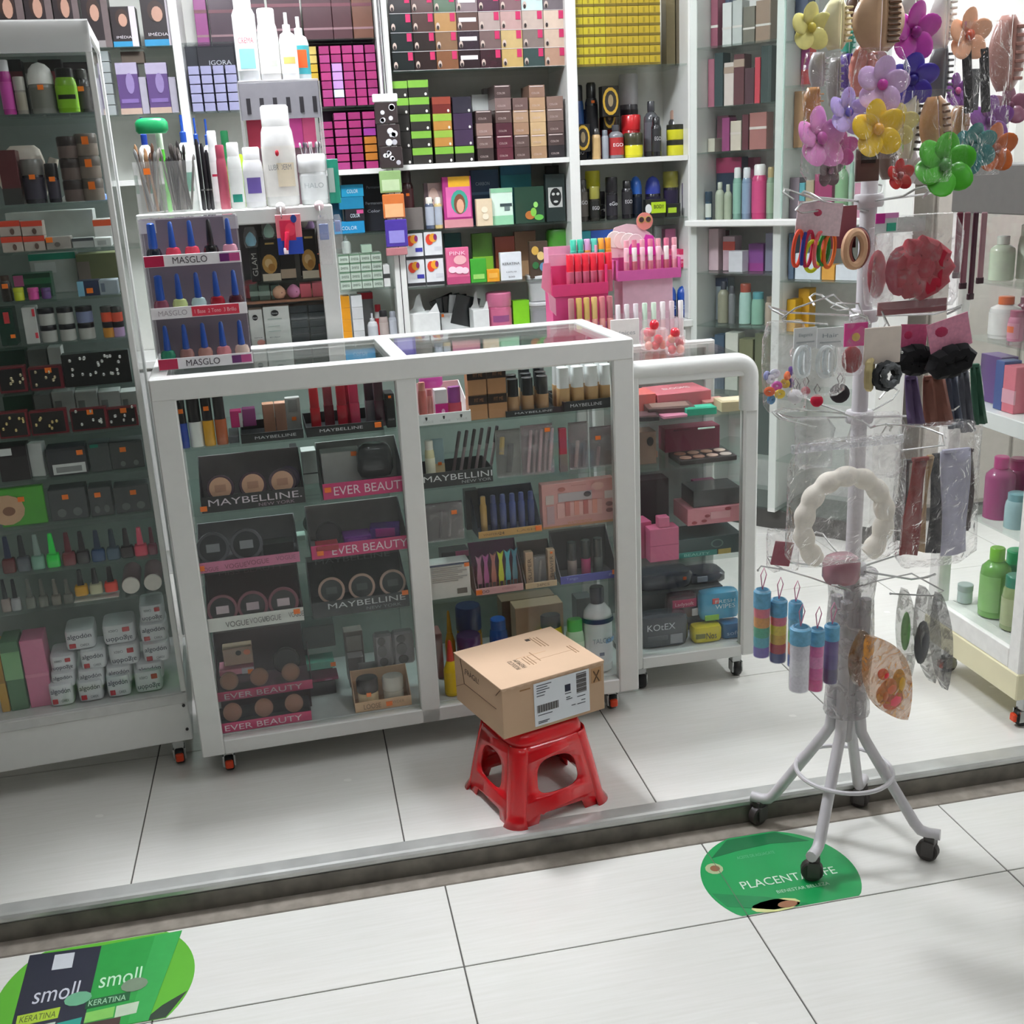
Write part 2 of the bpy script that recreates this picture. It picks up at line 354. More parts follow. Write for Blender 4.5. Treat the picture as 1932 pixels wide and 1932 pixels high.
fbox('front_pane', FL, -.556, -.002, .003, .008, LB, 1.768, GLASS, t, 0)
for z in LZ: fbox('shelf', FL, -.554, .002, .02, .38, z-.006, z, SHELFG, t, 0)
for u in (-.03, -.545):
    for v in (.05, .35): caster(t, u, v, .085)
# ---- counter
KZ = [.86, .70, .55, .395]; KB = .118
t = unit('glass_counter', FK, 'waist-high white framed glass counter on casters behind the red stool', 'display counter'); KD = .42; KW = 1.16
for u0 in (0, .56, 1.105): fbox('post', FK, u0, u0+(.055 if u0 != .56 else .05), 0, .03, .075, 1.035, FRAME, t, .003)
for u0 in (0, 1.125): fbox('post', FK, u0, u0+.035, KD-.03, KD, .075, 1.035, FRAME, t, .003)
fbox('top_rail', FK, 0, KW, -.002, .035, .983, 1.037, FRAME, t, .004)
fbox('top_rail', FK, 0, KW, KD-.035, KD, .995, 1.037, FRAME, t, .004)
for u0 in (.001, .56, 1.121): fbox('top_bar', FK, u0, u0+.038, .035, KD-.035, 1.01, 1.0365, FRAME, t, .002)
fbox('bottom_rail', FK, .055, 1.105, .0, .03, .075, .115, FRAME, t, .003)
fbox('bottom_board', FK, .002, 1.158, .03, KD, .085, KB, m('c6c8c6', .4), t)
for u0, u1 in ((.055, .56), (.61, 1.105)): fbox('front_pane', FK, u0, u1, .012, .017, .115, .985, GLASS, t, 0)
for u0, u1 in ((.039, .56), (.598, 1.121)): fbox('top_pane', FK, u0, u1, .035, KD-.035, 1.028, 1.034, GLASS, t, 0)
for u0 in (.004, 1.152): fbox('side_pane', FK, u0, u0+.004, .03, KD-.03, .115, .995, GLASS, t, 0)
for u0, u1, v in ((.035, .6, KD-.012), (.57, 1.125, KD-.022)): fbox('sliding_door', FK, u0, u1, v, v+.006, .115, .998, m('b6c6be', .25, .15), t, 0)
for z in KZ: fbox('shelf', FK, .012, 1.148, .036, KD-.035, z-.006, z, SHELFG, t, 0)
for u in (.06, 1.1):
    for v in (.06, .36): caster(t, u, v, .085)
# ---- low cabinet with the rounded top tube
RZ = [.788, .652, .376]; RB = .116
t = unit('glass_cabinet', FR, 'narrow glass cabinet with rounded white tube top rail, beside the counter', 'display cabinet'); RD = .36
path = [(-.022, .022, .93)]+[(.285+.04*math.sin(a), .022, .89+.04*math.cos(a)) for a in [i*math.pi/16 for i in range(9)]]+[(.325, .022, .80)]
ob('top_rail', V_tube(path, .026, 14), FRAME, t, smooth=True)
fbox('front_header', FR, -.02, .305, .004, .04, .895, .915, FRAME, t)
fbox('post', FR, .306, .348, .003, .038, .08, .87, FRAME, t, .006); fbox('post', FR, -.022, .012, .003, .038, .08, .92, FRAME, t, .004)
fbox('post', FR, .32, .348, RD-.03, RD, .08, .93, FRAME, t); fbox('post', FR, -.022, .006, RD-.03, RD, .08, .93, FRAME, t)
fbox('bottom_rail', FR, .012, .306, .004, .036, .08, .114, FRAME, t); fbox('bottom_board', FR, -.018, .345, .036, RD, .086, RB, m('c2c4c2', .4), t)
fbox('front_pane', FR, .012, .306, .014, .019, .114, .897, GLASS, t, 0); fbox('side_pane', FR, .338, .343, .04, RD-.03, .116, .92, GLASS, t, 0)
fbox('top_pane', FR, -.02, .33, .046, RD-.03, .935, .941, GLASS, t, 0); fbox('back_rail', FR, -.022, .348, RD-.03, RD, .925, .945, FRAME, t)
fbox('back_panel', FR, .006, .32, RD-.012, RD-.006, .116, .925, m('a8aeaa', .25, .2), t, 0)
for z in RZ: fbox('shelf', FR, -.016, .33, .042, RD-.035, z-.006, z, SHELFG, t, 0)
for u in (.02, .31):
    for v in (.05, .30): caster(t, u, v, .086, orange=False)
# ---- second cabinet behind the counter, with bottles on top
VT = 1.386; VZ = [1.193, 1.142, 1.022]
t = unit('glass_cabinet', FV, 'white framed glass cabinet behind the counter with lotion bottles standing on top', 'display cabinet'); VD = .34
fbox('top_board', FV, -.37, .132, 0, VD, 1.366, VT, FRAME, t, .003); fbox('front_rail', FV, -.37, .132, -.004, .03, 1.345, 1.385, FRAME, t, .003)
for u0 in (-.37, .086): fbox('post', FV, u0, u0+.045, 0, .03, .02, 1.346, FRAME, t)
for u0 in (-.37, .096): fbox('post', FV, u0, u0+.035, VD-.03, VD, .02, 1.366, FRAME, t)
fbox('back_panel', FV, -.335, .096, VD-.012, VD-.004, .1, 1.366, m('4a4744', .5), t, 0); fbox('base_panel', FV, -.37, .13, .0, VD, 0, .1, FRAME, t)
fbox('front_pane', FV, -.325, .086, .012, .016, .1, 1.346, GLASS, t, 0); fbox('side_pane', FV, .122, .127, .03, VD-.03, .1, 1.366, GLASS, t, 0)
for z, mt in ((VZ[0], SHELFG), (VZ[1], m('9a6a50', .5)), (VZ[2], SHELFG), (.75, SHELFG), (.45, SHELFG)): fbox('shelf', FV, -.334, .12, .03, VD-.014, z-.007, z, mt, t, 0)
# ---- low unit behind that carries the pink lip gloss displays
FX = Frame(.9, 3.17, 0)
t = unit('display_cabinet', FX, 'low white cabinet behind the counter carrying the pink lip gloss displays', 'display cabinet'); XT = .93
fbox('top_board', FX, -.36, .27, 0, .44, XT-.025, XT, FRAME, t); fbox('body', FX, -.355, .265, .005, .435, .0, XT-.025, m('cfd0cd', .4), t)
# ---- wall shelving along the back
t = unit('wall_shelving', FW, 'white floor-to-ceiling wall shelving packed with hair dye and beauty products', 'shelving'); WD = .3
WB = .84
for u0, u1 in ((-1.3, -1.26), (-.312, -.282), (.394, .438), (1.089, 1.129), (1.562, 1.59)): fbox('post', FW, u0, u1, 0, WD, WB, 2.6, FRAME, t)
for u in (.415,): fbox('post_groove', FW, u-.0015, u+.0015, -.0008, .002, WB, 2.6, BLACK, t, 0)
fbox('back_panel', FW, -1.3, 1.59, WD, WD+.012, WB, 2.6, m('d2d3cc', .6, var=.05), t, 0)
fbox('base_cabinet', FW, -1.3, 1.59, .012, WD, 0, WB-.03, m('d8d8d4', .4), t); fbox('base_top', FW, -1.3, 1.59, -.01, WD, WB-.03, WB, FRAME, t, .003)
for u in (-.6, .08, .76, 1.35): fbox('base_door', FW, u-.3 if u < 1.3 else u-.2, u+.3 if u < 1.3 else u+.2, 0, .013, .1, WB-.04, m('dededb', .35), t)
WS = {'a': (-1.26, -.312, [1.92, 1.70, 1.48, 1.25]), 'b': (-.282, .394, [1.926, 1.70, 1.48, 1.25, 1.046]), 'c': (.438, 1.089, [1.811, 1.486, 1.249, 1.038]), 'd': (1.129, 1.562, [1.804, 1.472, 1.242, 1.04])}
for k, (u0, u1, zz) in WS.items():
    for z in zz:
        wht = abs(z-1.48) < .02
        fbox('shelf', FW, u0+.0005, u1-.0005, .0 if wht else .012, WD, z-(.02 if wht else .007), z, FRAME if wht else SHELFG, t, .001 if wht else 0)
# ---- slanted corner shelving with sliding glass
t = unit('corner_shelving', FQ, 'white corner shelving with glass doors, set at an angle behind the accessory stand', 'shelving'); QD = .28
QL = m('dcdad6', .5)
for u0, u1 in ((.0, .028), (.352, .385), (.745, .775)): fbox('post', FQ, u0, u1, .0, QD, .08, 2.5, FRAME, t)
fbox('back_panel', FQ, 0, .775, QD, QD+.01, .08, 2.5, QL, t, 0); fbox('plinth', FQ, .01, .765, .03, QD, 0, .08, m('4a4845', .6), t)
fbox('ledge', FQ, -.0, .80, -.05, -.0005, 1.203, 1.228, FRAME, t, .004)
QS = {'l': (.0285, .3515, [1.853, 1.641, 1.478, 1.222, 1.024, .818, .55, .3, .1]), 'r': (.3855, .7445, [1.84, 1.69, 1.476, 1.222, 1.0, .8, .55, .3, .1])}
for k, (u0, u1, zz) in QS.items():
    for z in zz: fbox('shelf', FQ, u0, u1, .0, QD-.001, z-(.02 if abs(z-1.222) < .01 else .007), z, FRAME if abs(z-1.222) < .01 else SHELFG, t, 0)
fbox('glass_door', FQ, .003, .385, -.008, -.003, 1.23, 2.45, GLASS, t, 0); fbox('glass_door', FQ, .33, .775, -.016, -.011, 1.23, 2.45, GLASS, t, 0)
fbox('glass_door', FQ, .003, .40, -.008, -.003, .1, 1.2, GLASS, t, 0); fbox('door_edge', FQ, .385, .39, -.011, -.002, 1.23, 2.45, clear('cfe6dc', .5, .1), t, 0)
# ---- white cabinet whose glass faces the accessory stand
t = unit('display_cabinet', FS, 'white glass-fronted cabinet with yellowed base panel, beyond the hair accessory stand', 'display cabinet'); SD = .4
SZ = [1.12, .975, .845, .80]; SB = .225
for u0 in (-.40, -.022):
    fbox('post', FS, u0, u0+.045, 0, .04, .1, 1.40, m('ecebe6', .35), t, .003); fbox('post', FS, u0, u0+.045, SD-.04, SD, .1, 1.40, FRAME, t)
fbox('base_panel', FS, -.404, .027, -.004, SD+.004, .098, .17, m('e3dcb8', .5, var=.12, scale=9), t, .003); fbox('sill', FS, -.356, -.022, 0, .05, .17, SB, m('ecebe6', .35), t)
fbox('floor_board', FS, -.356, -.022, .05, SD-.02, .19, SB-.001, m('d5d5d0', .4), t)
fbox('top_header', FS, -.404, .027, -.004, SD+.004, 1.29, 1.405, m('64635f', .45), t, .003); fbox('back_panel', FS, -.36, -.02, SD-.014, SD-.004, SB, 1.29, m('c9c9c4', .4), t, 0)
fbox('front_pane', FS, -.356, -.022, .012, .016, SB, 1.29, GLASS, t, 0)
fbox('wide_board', FS, -.354, -.024, .02, SD-.016, .755, .80, WHITE, t)
for z in (1.12, .975): fbox('shelf', FS, -.354, -.024, .03, SD-.016, z-.006, z, SHELFG, t, 0)
fbox('shelf', FS, -.354, -.024, .03, SD-.016, .494, .50, SHELFG, t, 0)
for u in (-.36, -.02):
    for v in (.05, .35): caster(t, u, v, .1)
o = tag(empty('storage_cabinet', (2.78, 4.26, 0)), 'plain taupe storage cabinet against the far wall', 'cabinet')
ob('body', V_box(-.4, .4, -.35, .35, .06, 1.32, .004), m('a39c93', .5), o); ob('plinth', V_box(-.38, .38, -.33, .33, 0, .06), m('4a4845', .6), o); ob('top_board', V_box(-.41, .41, -.36, .36, 1.32, 1.345, .003), m('b8b2aa', .4), o)
for s in (-1, 1): d_ = ob('door', V_box(s*.2-.19, s*.2+.19, -.365, -.351, .08, 1.3, .003), m('aca59c', .5), o); ob('handle', V_box(s*.05-.006, s*.05+.006, -.378, -.366, .7, .82, .002), ALU, d_)
# ================================================================== red stool and the parcel on it
def filled(outer, hole):
    c = bpy.data.curves.new('panel', 'CURVE'); c.dimensions = '2D'; c.fill_mode = 'BOTH'
    for pts in (outer, hole):
        s = c.splines.new('POLY'); s.points.add(len(pts)-1); s.use_cyclic_u = True
        for q, p in zip(s.points, pts): q.co = (p[0], p[1], 0, 1)
    o = bpy.data.objects.new('panel', c); me = bpy.data.meshes.new_from_object(o); bpy.data.objects.remove(o)
    return [tuple(v.co) for v in me.vertices], [tuple(p.vertices) for p in me.polygons]
def stool():
    hs = .218; zs_ = .185; rc = .034
    a = lambda z: .130-.030*(z/zs_)**1.15
    ell = lambda cx, cz, rx, rz, pw, n: [(cx+rx*math.copysign(abs(math.cos(t))**pw, math.cos(t)), cz+rz*math.copysign(abs(math.sin(t))**pw, math.sin(t))) for t in [2*math.pi*i/n for i in range(n)]]
    hole = ell(0, .103, .66, .036, .62, 40)
    hole = [(x, z+.010*(1-x*x)*(1 if z > .103 else -.25)) for x, z in hole]
    seg = lambda p, q, n: [(p[0]+(q[0]-p[0])*i/n, p[1]+(q[1]-p[1])*i/n) for i in range(n)]
    outer = seg((-1, 0), (-.66, 0), 2)+seg((-.66, 0), (-.6, .022), 3)+seg((-.6, .022), (.6, .022), 16)+seg((.6, .022), (.66, 0), 3)+seg((.66, 0), (1, 0), 2)+seg((1, 0), (1, zs_), 10)+seg((1, zs_), (-1, zs_), 16)+seg((-1, zs_), (-1, 0), 10)
    pv, pf = filled(outer, hole); VF = []
    for k in range(4):
        side = ([(x*(a(z)-rc), -a(z), z) for x, z, _ in pv], pf)
        g = []; nz, na = 10, 8
        for i in range(nz+1):
            z = zs_*i/nz; fl_ = .010*max(0, 1-z/.012)**2
            for j in range(na+1):
                t = -math.pi/2+math.pi/2*j/na; g.append((a(z)-rc+(rc+fl_)*math.cos(t), -(a(z)-rc)+(rc+fl_)*math.sin(t), z))
        gf = [(i*(na+1)+j, i*(na+1)+j+1, (i+1)*(na+1)+j+1, (i+1)*(na+1)+j) for i in range(nz) for j in range(na)]
        VF += [rot(side, k*math.pi/2), rot((g, gf), k*math.pi/2)]
    sh = join(*VF)
    e = empty('stool', (.459, 2.352, 0), R(16.8)); tag(e, 'low red moulded plastic stool carrying a cardboard parcel', 'stool')
    RED = m('dd1722', .2, var=.04, coat=.5)
    o = ob('leg_frame', sh, RED, e, smooth=True); md = o.modifiers.new('thickness', 'SOLIDIFY'); md.thickness = .004; md.offset = -1
    prof = []
    for i in range(9):
        t = i/8; prof.append((a(zs_)-.002-.022*(1-math.cos(t*math.pi/2)), zs_-.002+(hs-zs_)*math.sin(t*math.pi/2)))
    n = 48; v, f = [], []
    def sq(r, k):
        t = 2*math.pi*(k+.5)/n; c, s = math.cos(t), math.sin(t); p = .42
        return r*math.copysign(abs(c)**p, c), r*math.copysign(abs(s)**p, s)
    for r, z in prof:
        for k in range(n): x, y = sq(r, k); v.append((x, y, z))
    for i in range(len(prof)-1):
        for k in range(n): f.append((i*n+k, i*n+(k+1) % n, (i+1)*n+(k+1) % n, (i+1)*n+k))
    f.append(tuple((len(prof)-1)*n+k for k in range(n)))
    ob('seat', (v, f), RED, e, smooth=True)
stool()
def parcel():
    a, b, h = .272, .243, .124; ang = R(17.4); z0 = .2185
    N_ = Vector((.369, 2.229, z0)); d = Vector((math.cos(ang), math.sin(ang), 0)); n = Vector((-math.sin(ang), math.cos(ang), 0))
    CARD = m('c0a184', .8, var=.05, scale=14); DK = m('5e4530', .8); INK = m('3a2f26', .7)
    o = ob('cardboard_parcel', V_box(-a/2, a/2, -b/2, b/2, 0, h, .001), CARD, None, N_+d*a/2+n*b/2, ang)
    tag(o, 'brown cardboard shipping parcel with white address label, on the red stool', 'parcel')
    # lid with perforated wavy edge
    ob('lid', V_box(-a/2-.001, a/2+.001, -b/2-.0012, b/2+.001, h-.002, h+.0015, .0006), m('cbad91', .8, var=.05, scale=14), o)
    pts = [(-a/2+a*i/60, h-.004-.0022*math.sin(i*1.3)) for i in range(61)]
    ob('tear_edge', V_poly(pts+[(a/2, h+.0005), (-a/2, h+.0005)], -b/2-.0016, -b/2), m('cbad91', .8, var=.05, scale=14), o)
    lb = ob('address_label', V_box(-a/2+.30*a, -a/2+.845*a, -b/2-.0016, -b/2, .008, h*.93, 0), m('dfe3e8', .5, var=.03), o)
    y = -b/2-.0022
    X = lambda s: -a/2+s*a
    for i in range(26): ob('barcode_bar', V_box(X(.325)+i*.0022, X(.325)+i*.0022+(.0014 if i % 3 else .0007), y, y+.0008, h*.33, h*.48), INK, lb)
    for i in range(18): ob('barcode_bar', V_box(X(.715), X(.815), y, y+.0008, h*.50+i*.0028, h*.50+i*.0028+(.0017 if i % 4 else .0008)), INK, lb)
    ob('ink_square', V_box(X(.60), X(.655), y, y+.0008, h*.60, h*.74), m('20243a', .6), lb)
    for i, (s0, s1, z) in enumerate([(.325, .47, .87), (.325, .43, .82), (.325, .45, .77), (.325, .41, .72), (.325, .40, .66), (.33, .47, .27), (.33, .44, .14), (.33, .42, .11), (.60, .66, .55), (.61, .65, .47), (.61, .67, .43), (.72, .8, .42), (.66, .70, .28), (.76, .80, .33), (.72, .80, .27)]):
        ob('print_line', V_box(X(s0), X(s1), y, y+.0008, h*z, h*z+.0018), m('4a4d55', .6), lb)
    ob('print_line', V_box(X(.17), X(.27), -b/2-.0006, -b/2+.001, h*.86, h*.885), m('9a754f', .8), o)
    pc = ob('crossed_mark', V_box(X(.87), X(.97), -b/2-.0007, -b/2+.001, h*.60, h*.90), m('b28a63', .8), o)
    for s in (-1, 1): ob('cross_stroke', shift(rot(V_box(-.0013, .0013, -.0006, .0006, -.016, .016), s*.5, 'y'), X(.92), -b/2-.001, h*.73), DK, pc)
    # end face: FRAGIL mark, glued flap with cut corners
    rr = (0, 0, -math.pi/2); xe = -a/2-.0012
    fp = [(-b/2+.008, h*.94), (-b/2+.075, h*.55), (b/2-.06, h*.42), (b/2-.035, h*.62), (b/2-.055, h*.97)]
    def endline(p, q, w=.0016, mat=DK):
        dy, dz = q[0]-p[0], q[1]-p[1]; L_ = math.hypot(dy, dz); an = math.atan2(dz, dy)
        vf = V_box(-.0007, .0007, 0, L_, -w/2, w/2); ob('crease', shift(rot(vf, an, 'x'), -a/2-.0004, p[0], p[1]), mat, o)
    endline((-b/2+.006, h*.97), (-b/2+.028, h*.80)); endline((-b/2+.03, h*.52), (b/2-.05, h*.50), .001); endline((b/2-.05, h*.50), (b/2-.045, h*.70)); endline((b/2-.045, h*.70), (b/2-.035, h*.98)); endline((b/2-.05, h*.50), (b/2-.004, h*.30), .001)
    t = txt(o, '¡FRÁGIL!', 0, 0, .075, .022, m('3b2c20', .8), 0, 1, rr); t.location = (xe+.0002, .028, h*.80)
    # printing on top
    zt = h+.0019
    def top(x0, x1, y0, y1, mat, name='print_line', rz_=0): ob(name, V_box(x0, x1, y0, y1, zt-.0006, zt), mat, o)
    for k, (s, w_) in enumerate((('PRODUCTO', .052), ('PREMIUM', .05))):
        q = txt(o, s, 0, 0, w_, .012, INK, 0, 1, (-math.pi/2, 0, R(90))); q.location = (-.052+k*.016, -.028, zt)
    for i, (x0, y0, l) in enumerate(((-.02, -.045, .04), (-.012, -.05, .05), (-.004, -.048, .045), (.012, -.04, .055), (.055, .03, .06), (.063, .025, .06), (.071, .022, .062), (.105, -.05, .045), (.112, -.05, .045))):
        top(x0, x0+.0022, y0, y0+l, m('8f7152', .8))
    top(.04, .052, .075, .087, INK, 'print_mark')
    ob('stain', shift(V_poly([(.0+.05*math.cos(t)*(1+.5*math.sin(2*t)), .03*math.sin(t)) for t in [i*math.pi/8 for i in range(16)]], 0, .0004), 0, 0, 0) if 0 else V_box(-.03, .05, .0, .0015, zt-.0006, zt-.0002), m('c39a72', .8), o)
    ob('tape_seam', V_box(-.02, a/2-.02, -.0305, -.030, zt-.0006, zt-.0001), m('a27d58', .8), o)
parcel()

# ================================================================== floor stickers
def disc(cx, cy, r, ylo, yhi, z, n=72):
    P = []
    for i in range(n):
        t = 2*math.pi*i/n; x, y = r*math.cos(t), r*math.sin(t)
        P.append((x, max(ylo-cy, min(yhi-cy, y))))
    return [(x, y, 0) for x, y in P]+[(x, y, z) for x, y in P], [tuple(range(n))[::-1], tuple(range(n, 2*n))]+[(i, (i+1) % n, n+(i+1) % n, n+i) for i in range(n)]
GZ = -.0599
def flat(par, pts, z, mat, name='print_area'):
    n = len(pts); return ob(name, ([(x, y, z-.0003) for x, y in pts]+[(x, y, z) for x, y in pts], [tuple(range(n))[::-1], tuple(range(n, 2*n))]+[(i, (i+1) % n, n+(i+1) % n, n+i) for i in range(n)]), mat, par)
def ftxt(par, s, x, y, w_, h, z, mat, rz=0, bold=1):
    o = txt(par, s, 0, 0, w_, h, mat, 0, bold, (-math.pi/2, 0, rz)); o.location = (x, y, z); return o
s = ob('floor_sticker', disc(.92, 1.96, .172, 1.853, 3, .0004), m('1f9a54', .3, var=.06, scale=12), None, (.92, 1.96, GZ)); tag(s, 'round green advertising floor sticker under the accessory stand', 'sticker')
flat(s, [(-.12, .10), (-.06, .158), (.06, .158), (.12, .105), (.03, .118), (-.05, .112)], .0008, m('0f6b3c', .35), 'dark_swoosh')
flat(s, [(-.165, -.02), (-.15, -.07), (-.06, -.105), (.02, -.105), (-.06, -.06)], .0008, m('16834a', .35), 'dark_swoosh')
flat(s, [(-.128+.02*math.cos(t), .062+.02*math.sin(t)) for t in [i*.5236 for i in range(12)]], .0008, m('a8b58a', .4), 'avocado_half')
flat(s, [(-.126+.011*math.cos(t), .062+.011*math.sin(t)) for t in [i*.5236 for i in range(12)]], .0011, m('8a5a3a', .4), 'avocado_stone')
flat(s, [(-.05+.055*math.cos(t), -.092+.02*math.sin(t)) for t in [i*.5236 for i in range(12)]], .0008, m('d5d995', .4), 'avocado_half')
flat(s, [(-.025+.022*math.cos(t), -.095+.011*math.sin(t)) for t in [i*.5236 for i in range(12)]], .0011, m('9c6b4c', .4), 'avocado_stone')
ftxt(s, 'PLACENTA LIFE', .015, -.012, .22, .026, .0014, m('d7ead9', .5), R(0)); ftxt(s, 'BIENESTAR BELLEZA', .03, -.052, .12, .010, .0014, m('bfe0c8', .5)); ftxt(s, 'ACEITE DE AGUACATE', -.02, .085, .09, .010, .0014, m('6fb98c', .5))
flat(s, [(-.121, -.107), (-.1195, -.107), (-.1195, .12), (-.121, .12)], .0012, m('6b6a5e', .6), 'joint_line')
s = ob('floor_sticker', disc(-.52, 1.975, .19, 1.853, 2.118, .0004), m('63b33a', .3, var=.12, scale=9), None, (-.52, 1.975, GZ)); tag(s, 'green floor sticker printed with black and green shampoo sachets, below the metal step', 'sticker')
flat(s, [(.10, -.122), (.145, -.12), (.18, -.055), (.135, -.085)], .0007, m('2a3a2c', .4), 'dark_corner')
flat(s, [(-.152, .138), (-.008, .131), (-.008, -.1215), (-.142, -.1215)], .0009, m('30323f', .35), 'sachet_print')
flat(s, [(-.008, .131), (.155, .138), (.113, -.1215), (-.008, -.1215)], .0012, m('2f9a45', .35), 'sachet_print')
flat(s, [(.10, .136), (.155, .138), (.113, -.1215), (.075, -.1215)], .0014, m('3aa651', .35), 'sachet_fold')
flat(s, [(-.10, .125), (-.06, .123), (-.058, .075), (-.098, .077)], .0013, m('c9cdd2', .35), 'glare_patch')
ftxt(s, 'smoll', -.075, .005, .085, .048, .0016, m('c8cbd4', .5)); ftxt(s, 'smoll', .045, .018, .08, .046, .0018, m('bfe3c4', .5))
flat(s, [(-.138, -.045), (-.06, -.04), (-.06, -.07), (-.136, -.075)], .0013, m('a9c83a', .4), 'green_band'); ftxt(s, 'KERATINA', -.098, -.058, .066, .017, .0017, m('4f5e2a', .5))
flat(s, [(-.012, -.034), (.07, -.03), (.07, -.055), (-.012, -.06)], .0016, m('1d5c33', .4), 'green_band'); ftxt(s, 'KERATINA', .028, -.045, .07, .016, .002, m('a5d2ad', .5))
flat(s, [(-.135, -.085), (-.062, -.08), (-.062, -.105), (-.133, -.11)], .0013, m('c5d3c3', .4), 'pale_band'); flat(s, [(-.058, -.085), (-.014, -.08), (-.014, -.1205), (-.058, -.1205)], .0013, m('2f9c8a', .4), 'teal_band')
flat(s, [(-.008, -.07), (.045, -.066), (.045, -.095), (-.008, -.098)], .0016, m('7fc05a', .4), 'pale_band'); flat(s, [(.048, -.066), (.09, -.063), (.088, -.095), (.048, -.098)], .0016, m('b9c9b0', .4), 'pale_band')
flat(s, [(-.03+.026*math.cos(t), -.025+.02*math.sin(t)) for t in [i*.5236 for i in range(12)]], .0018, m('6fae8a', .3), 'seal_print')
flat(s, [(.075+.026*math.cos(t), -.012+.02*math.sin(t)) for t in [i*.5236 for i in range(12)]], .002, m('7d8f78', .3), 'seal_print')
flat(s, [(-.008, -.1), (.06, -.098), (.06, -.1205), (-.008, -.1205)], .0016, m('4a3430', .4), 'dark_band')
# ================================================================== contents of the tall side cabinet
LS = ['top', 'second', 'third', 'fourth', 'fifth', 'sixth', 'seventh', 'eighth', 'ninth', 'tenth', 'eleventh']
def inL(i): return '%s shelf, tall cabinet' % LS[i]
def cL(i, name, what, b, col, v=.03, depth=.06, cat='box', **kw): return carton(name, what+' '+inL(i), cat, FL, b+(b[2]+50,) if len(b) == 3 else b, v, depth, col, zs=LZ[i], **kw)
def bL(i, name, what, b, kind, col, cap, lab=None, v=.03, cat='bottle', **kw): return bottle(name, what+' '+inL(i), cat, FL, b+(b[2]+60,), v, kind, col, cap, lab, zs=LZ[i], **kw)
_rect0 = rect
# top shelf
bL(0, 'lotion_bottle', 'magenta bottle with white top', (-6, 19, 112), 'flip', 'c0369a', 'e8e6ea', 'd24fb0')
bL(0, 'cream_jar', 'small clear grey jar with pale lid', (20, 48, 144), 'jar', '9d978f', 'b9b5ad', 'a89f90')
bL(0, 'cream_jar', 'large grey jar with domed white lid', (48, 98, 115), 'dome', '8a8984', 'f2f0ec', '77776f', stk=.5, cat='jar')
bL(0, 'gel_bottle', 'lime green bottle with black cap', (101, 143, 127), 'flip', '7fb51c', '1d1d1b', '86c01e', pw=.6, mark=(.3, .4, '24260f'))
bL(0, 'gel_bottle', 'dark bottle with orange price sticker', (144, 178, 125), 'flip', '23211f', '3a3835', '3a3733', stk=.55)
for i, (x0, x1, c) in enumerate(((2, 42, '2b2a2c'), (48, 70, '4a4644'), (74, 118, '2a2527'), (122, 168, '353033'))):
    cL(0, 'cosmetic_box', ['black', 'dark grey', 'near-black', 'charcoal'][i]+' carton behind the bottles', (x0, x1, 112+i % 2*5), c, v=.2, bands=[(.55, .8, ['6b3038', '8c8a88', '73343a', '5e5a5c'][i])])
# second shelf
cL(1, 'cosmetic_box', 'dark maroon pouch box', (-4, 32, 283), '5a2a2c', bands=[(.0, .3, '3a3836')])
for i, (x0, x1, yt, c, wd) in enumerate(((36, 82, 300, '2c2935', 'grey'), (83, 111, 308, '2a2733', 'black'))):
    bL(1, 'cream_jar', 'dark purple jar with %s lid' % wd, (x0, x1, yt), 'jar', c, ['77736f', '1f1d1f'][i], '3b3644', stk=.6, cat='jar')
k = 0
for cx0, cx1, top, n in ((112, 154, 256, 3), (160, 203, 250, 3)):
    u0, u1, _, z1 = rect(FL, (cx0, cx1, top, 380), .03, LZ[1]); hh = (z1-LZ[1])/3
    for j in range(3):
        o = empty('compact_jar', FL.w((u0+u1)/2, .03+(u1-u0)/2, LZ[1]+hh*j), FL.a); W = u1-u0
        tag(o, 'round %s compact jar, %s from the bottom of the %s stack %s' % ('brown' if k < 3 else 'taupe', ['lowest', 'middle', 'topmost'][j], 'inner' if k < 3 else 'outer', inL(1)) if 0 else '%s round jar, %s of its stack, %s' % (['brown', 'taupe'][k > 2], ['lowest', 'middle', 'topmost'][j], inL(1)), 'jar', 'stacked round jars')
        ob('body', V_lathe([(.47*W, 0), (.5*W, .004), (.5*W, hh*.55)], 18), m(['6a5a55', '85786e'][k > 2], .3), o, smooth=True)
        ob('lid', V_lathe([(.5*W, hh*.55), (.51*W, hh*.57), (.51*W, hh*.92), (.46*W, hh*.99)], 18), m(['3a3130', '5d554e'][k > 2], .3), o, smooth=True)
        if k in (3, 4, 5): ob('price_sticker', V_box(-.007, .007, -W/2-.003, -W/2+.003, hh*.5, hh*.85), STK(), o)
        k += 1
# cream pouch draped over the jars, white domes of powder puffs
def pouch(px, py, w_, h_, col, label, cat, fr=FL, v=.05, name='pouch', d=.03, z=None, group=None, wr=.3):
    u, zz = fr.P(px, py, v); z = zz if z is None else z
    vf = V_lathe([(.0001, 0), (.42, .02), (.5, .2), (.5, .7), (.42, .92), (.3, 1)], 14, w_, d, .8)
    o = ob(name, ([(x, y, q*h_) for x, y, q in vf[0]], vf[1]), m(col, wr, coat=.3), None, fr.w(u, v+d/2, z), fr.a, True); tag(o, label, cat, group); return o
o = pouch(45, 305, .085, .115, 'efe3d6', 'cream fabric bonnet lying over dark jars '+inL(1), 'bonnet', v=.09, z=LZ[1]+.01, wr=.8)
for s in (-1, 1): ob('sleeve', shift(rot(V_lathe([(.012, 0), (.014, .03), (.01, .075)], 10), s*.35, 'y'), s*.038, -.01, .015), m('eadccd', .8), o, smooth=True)
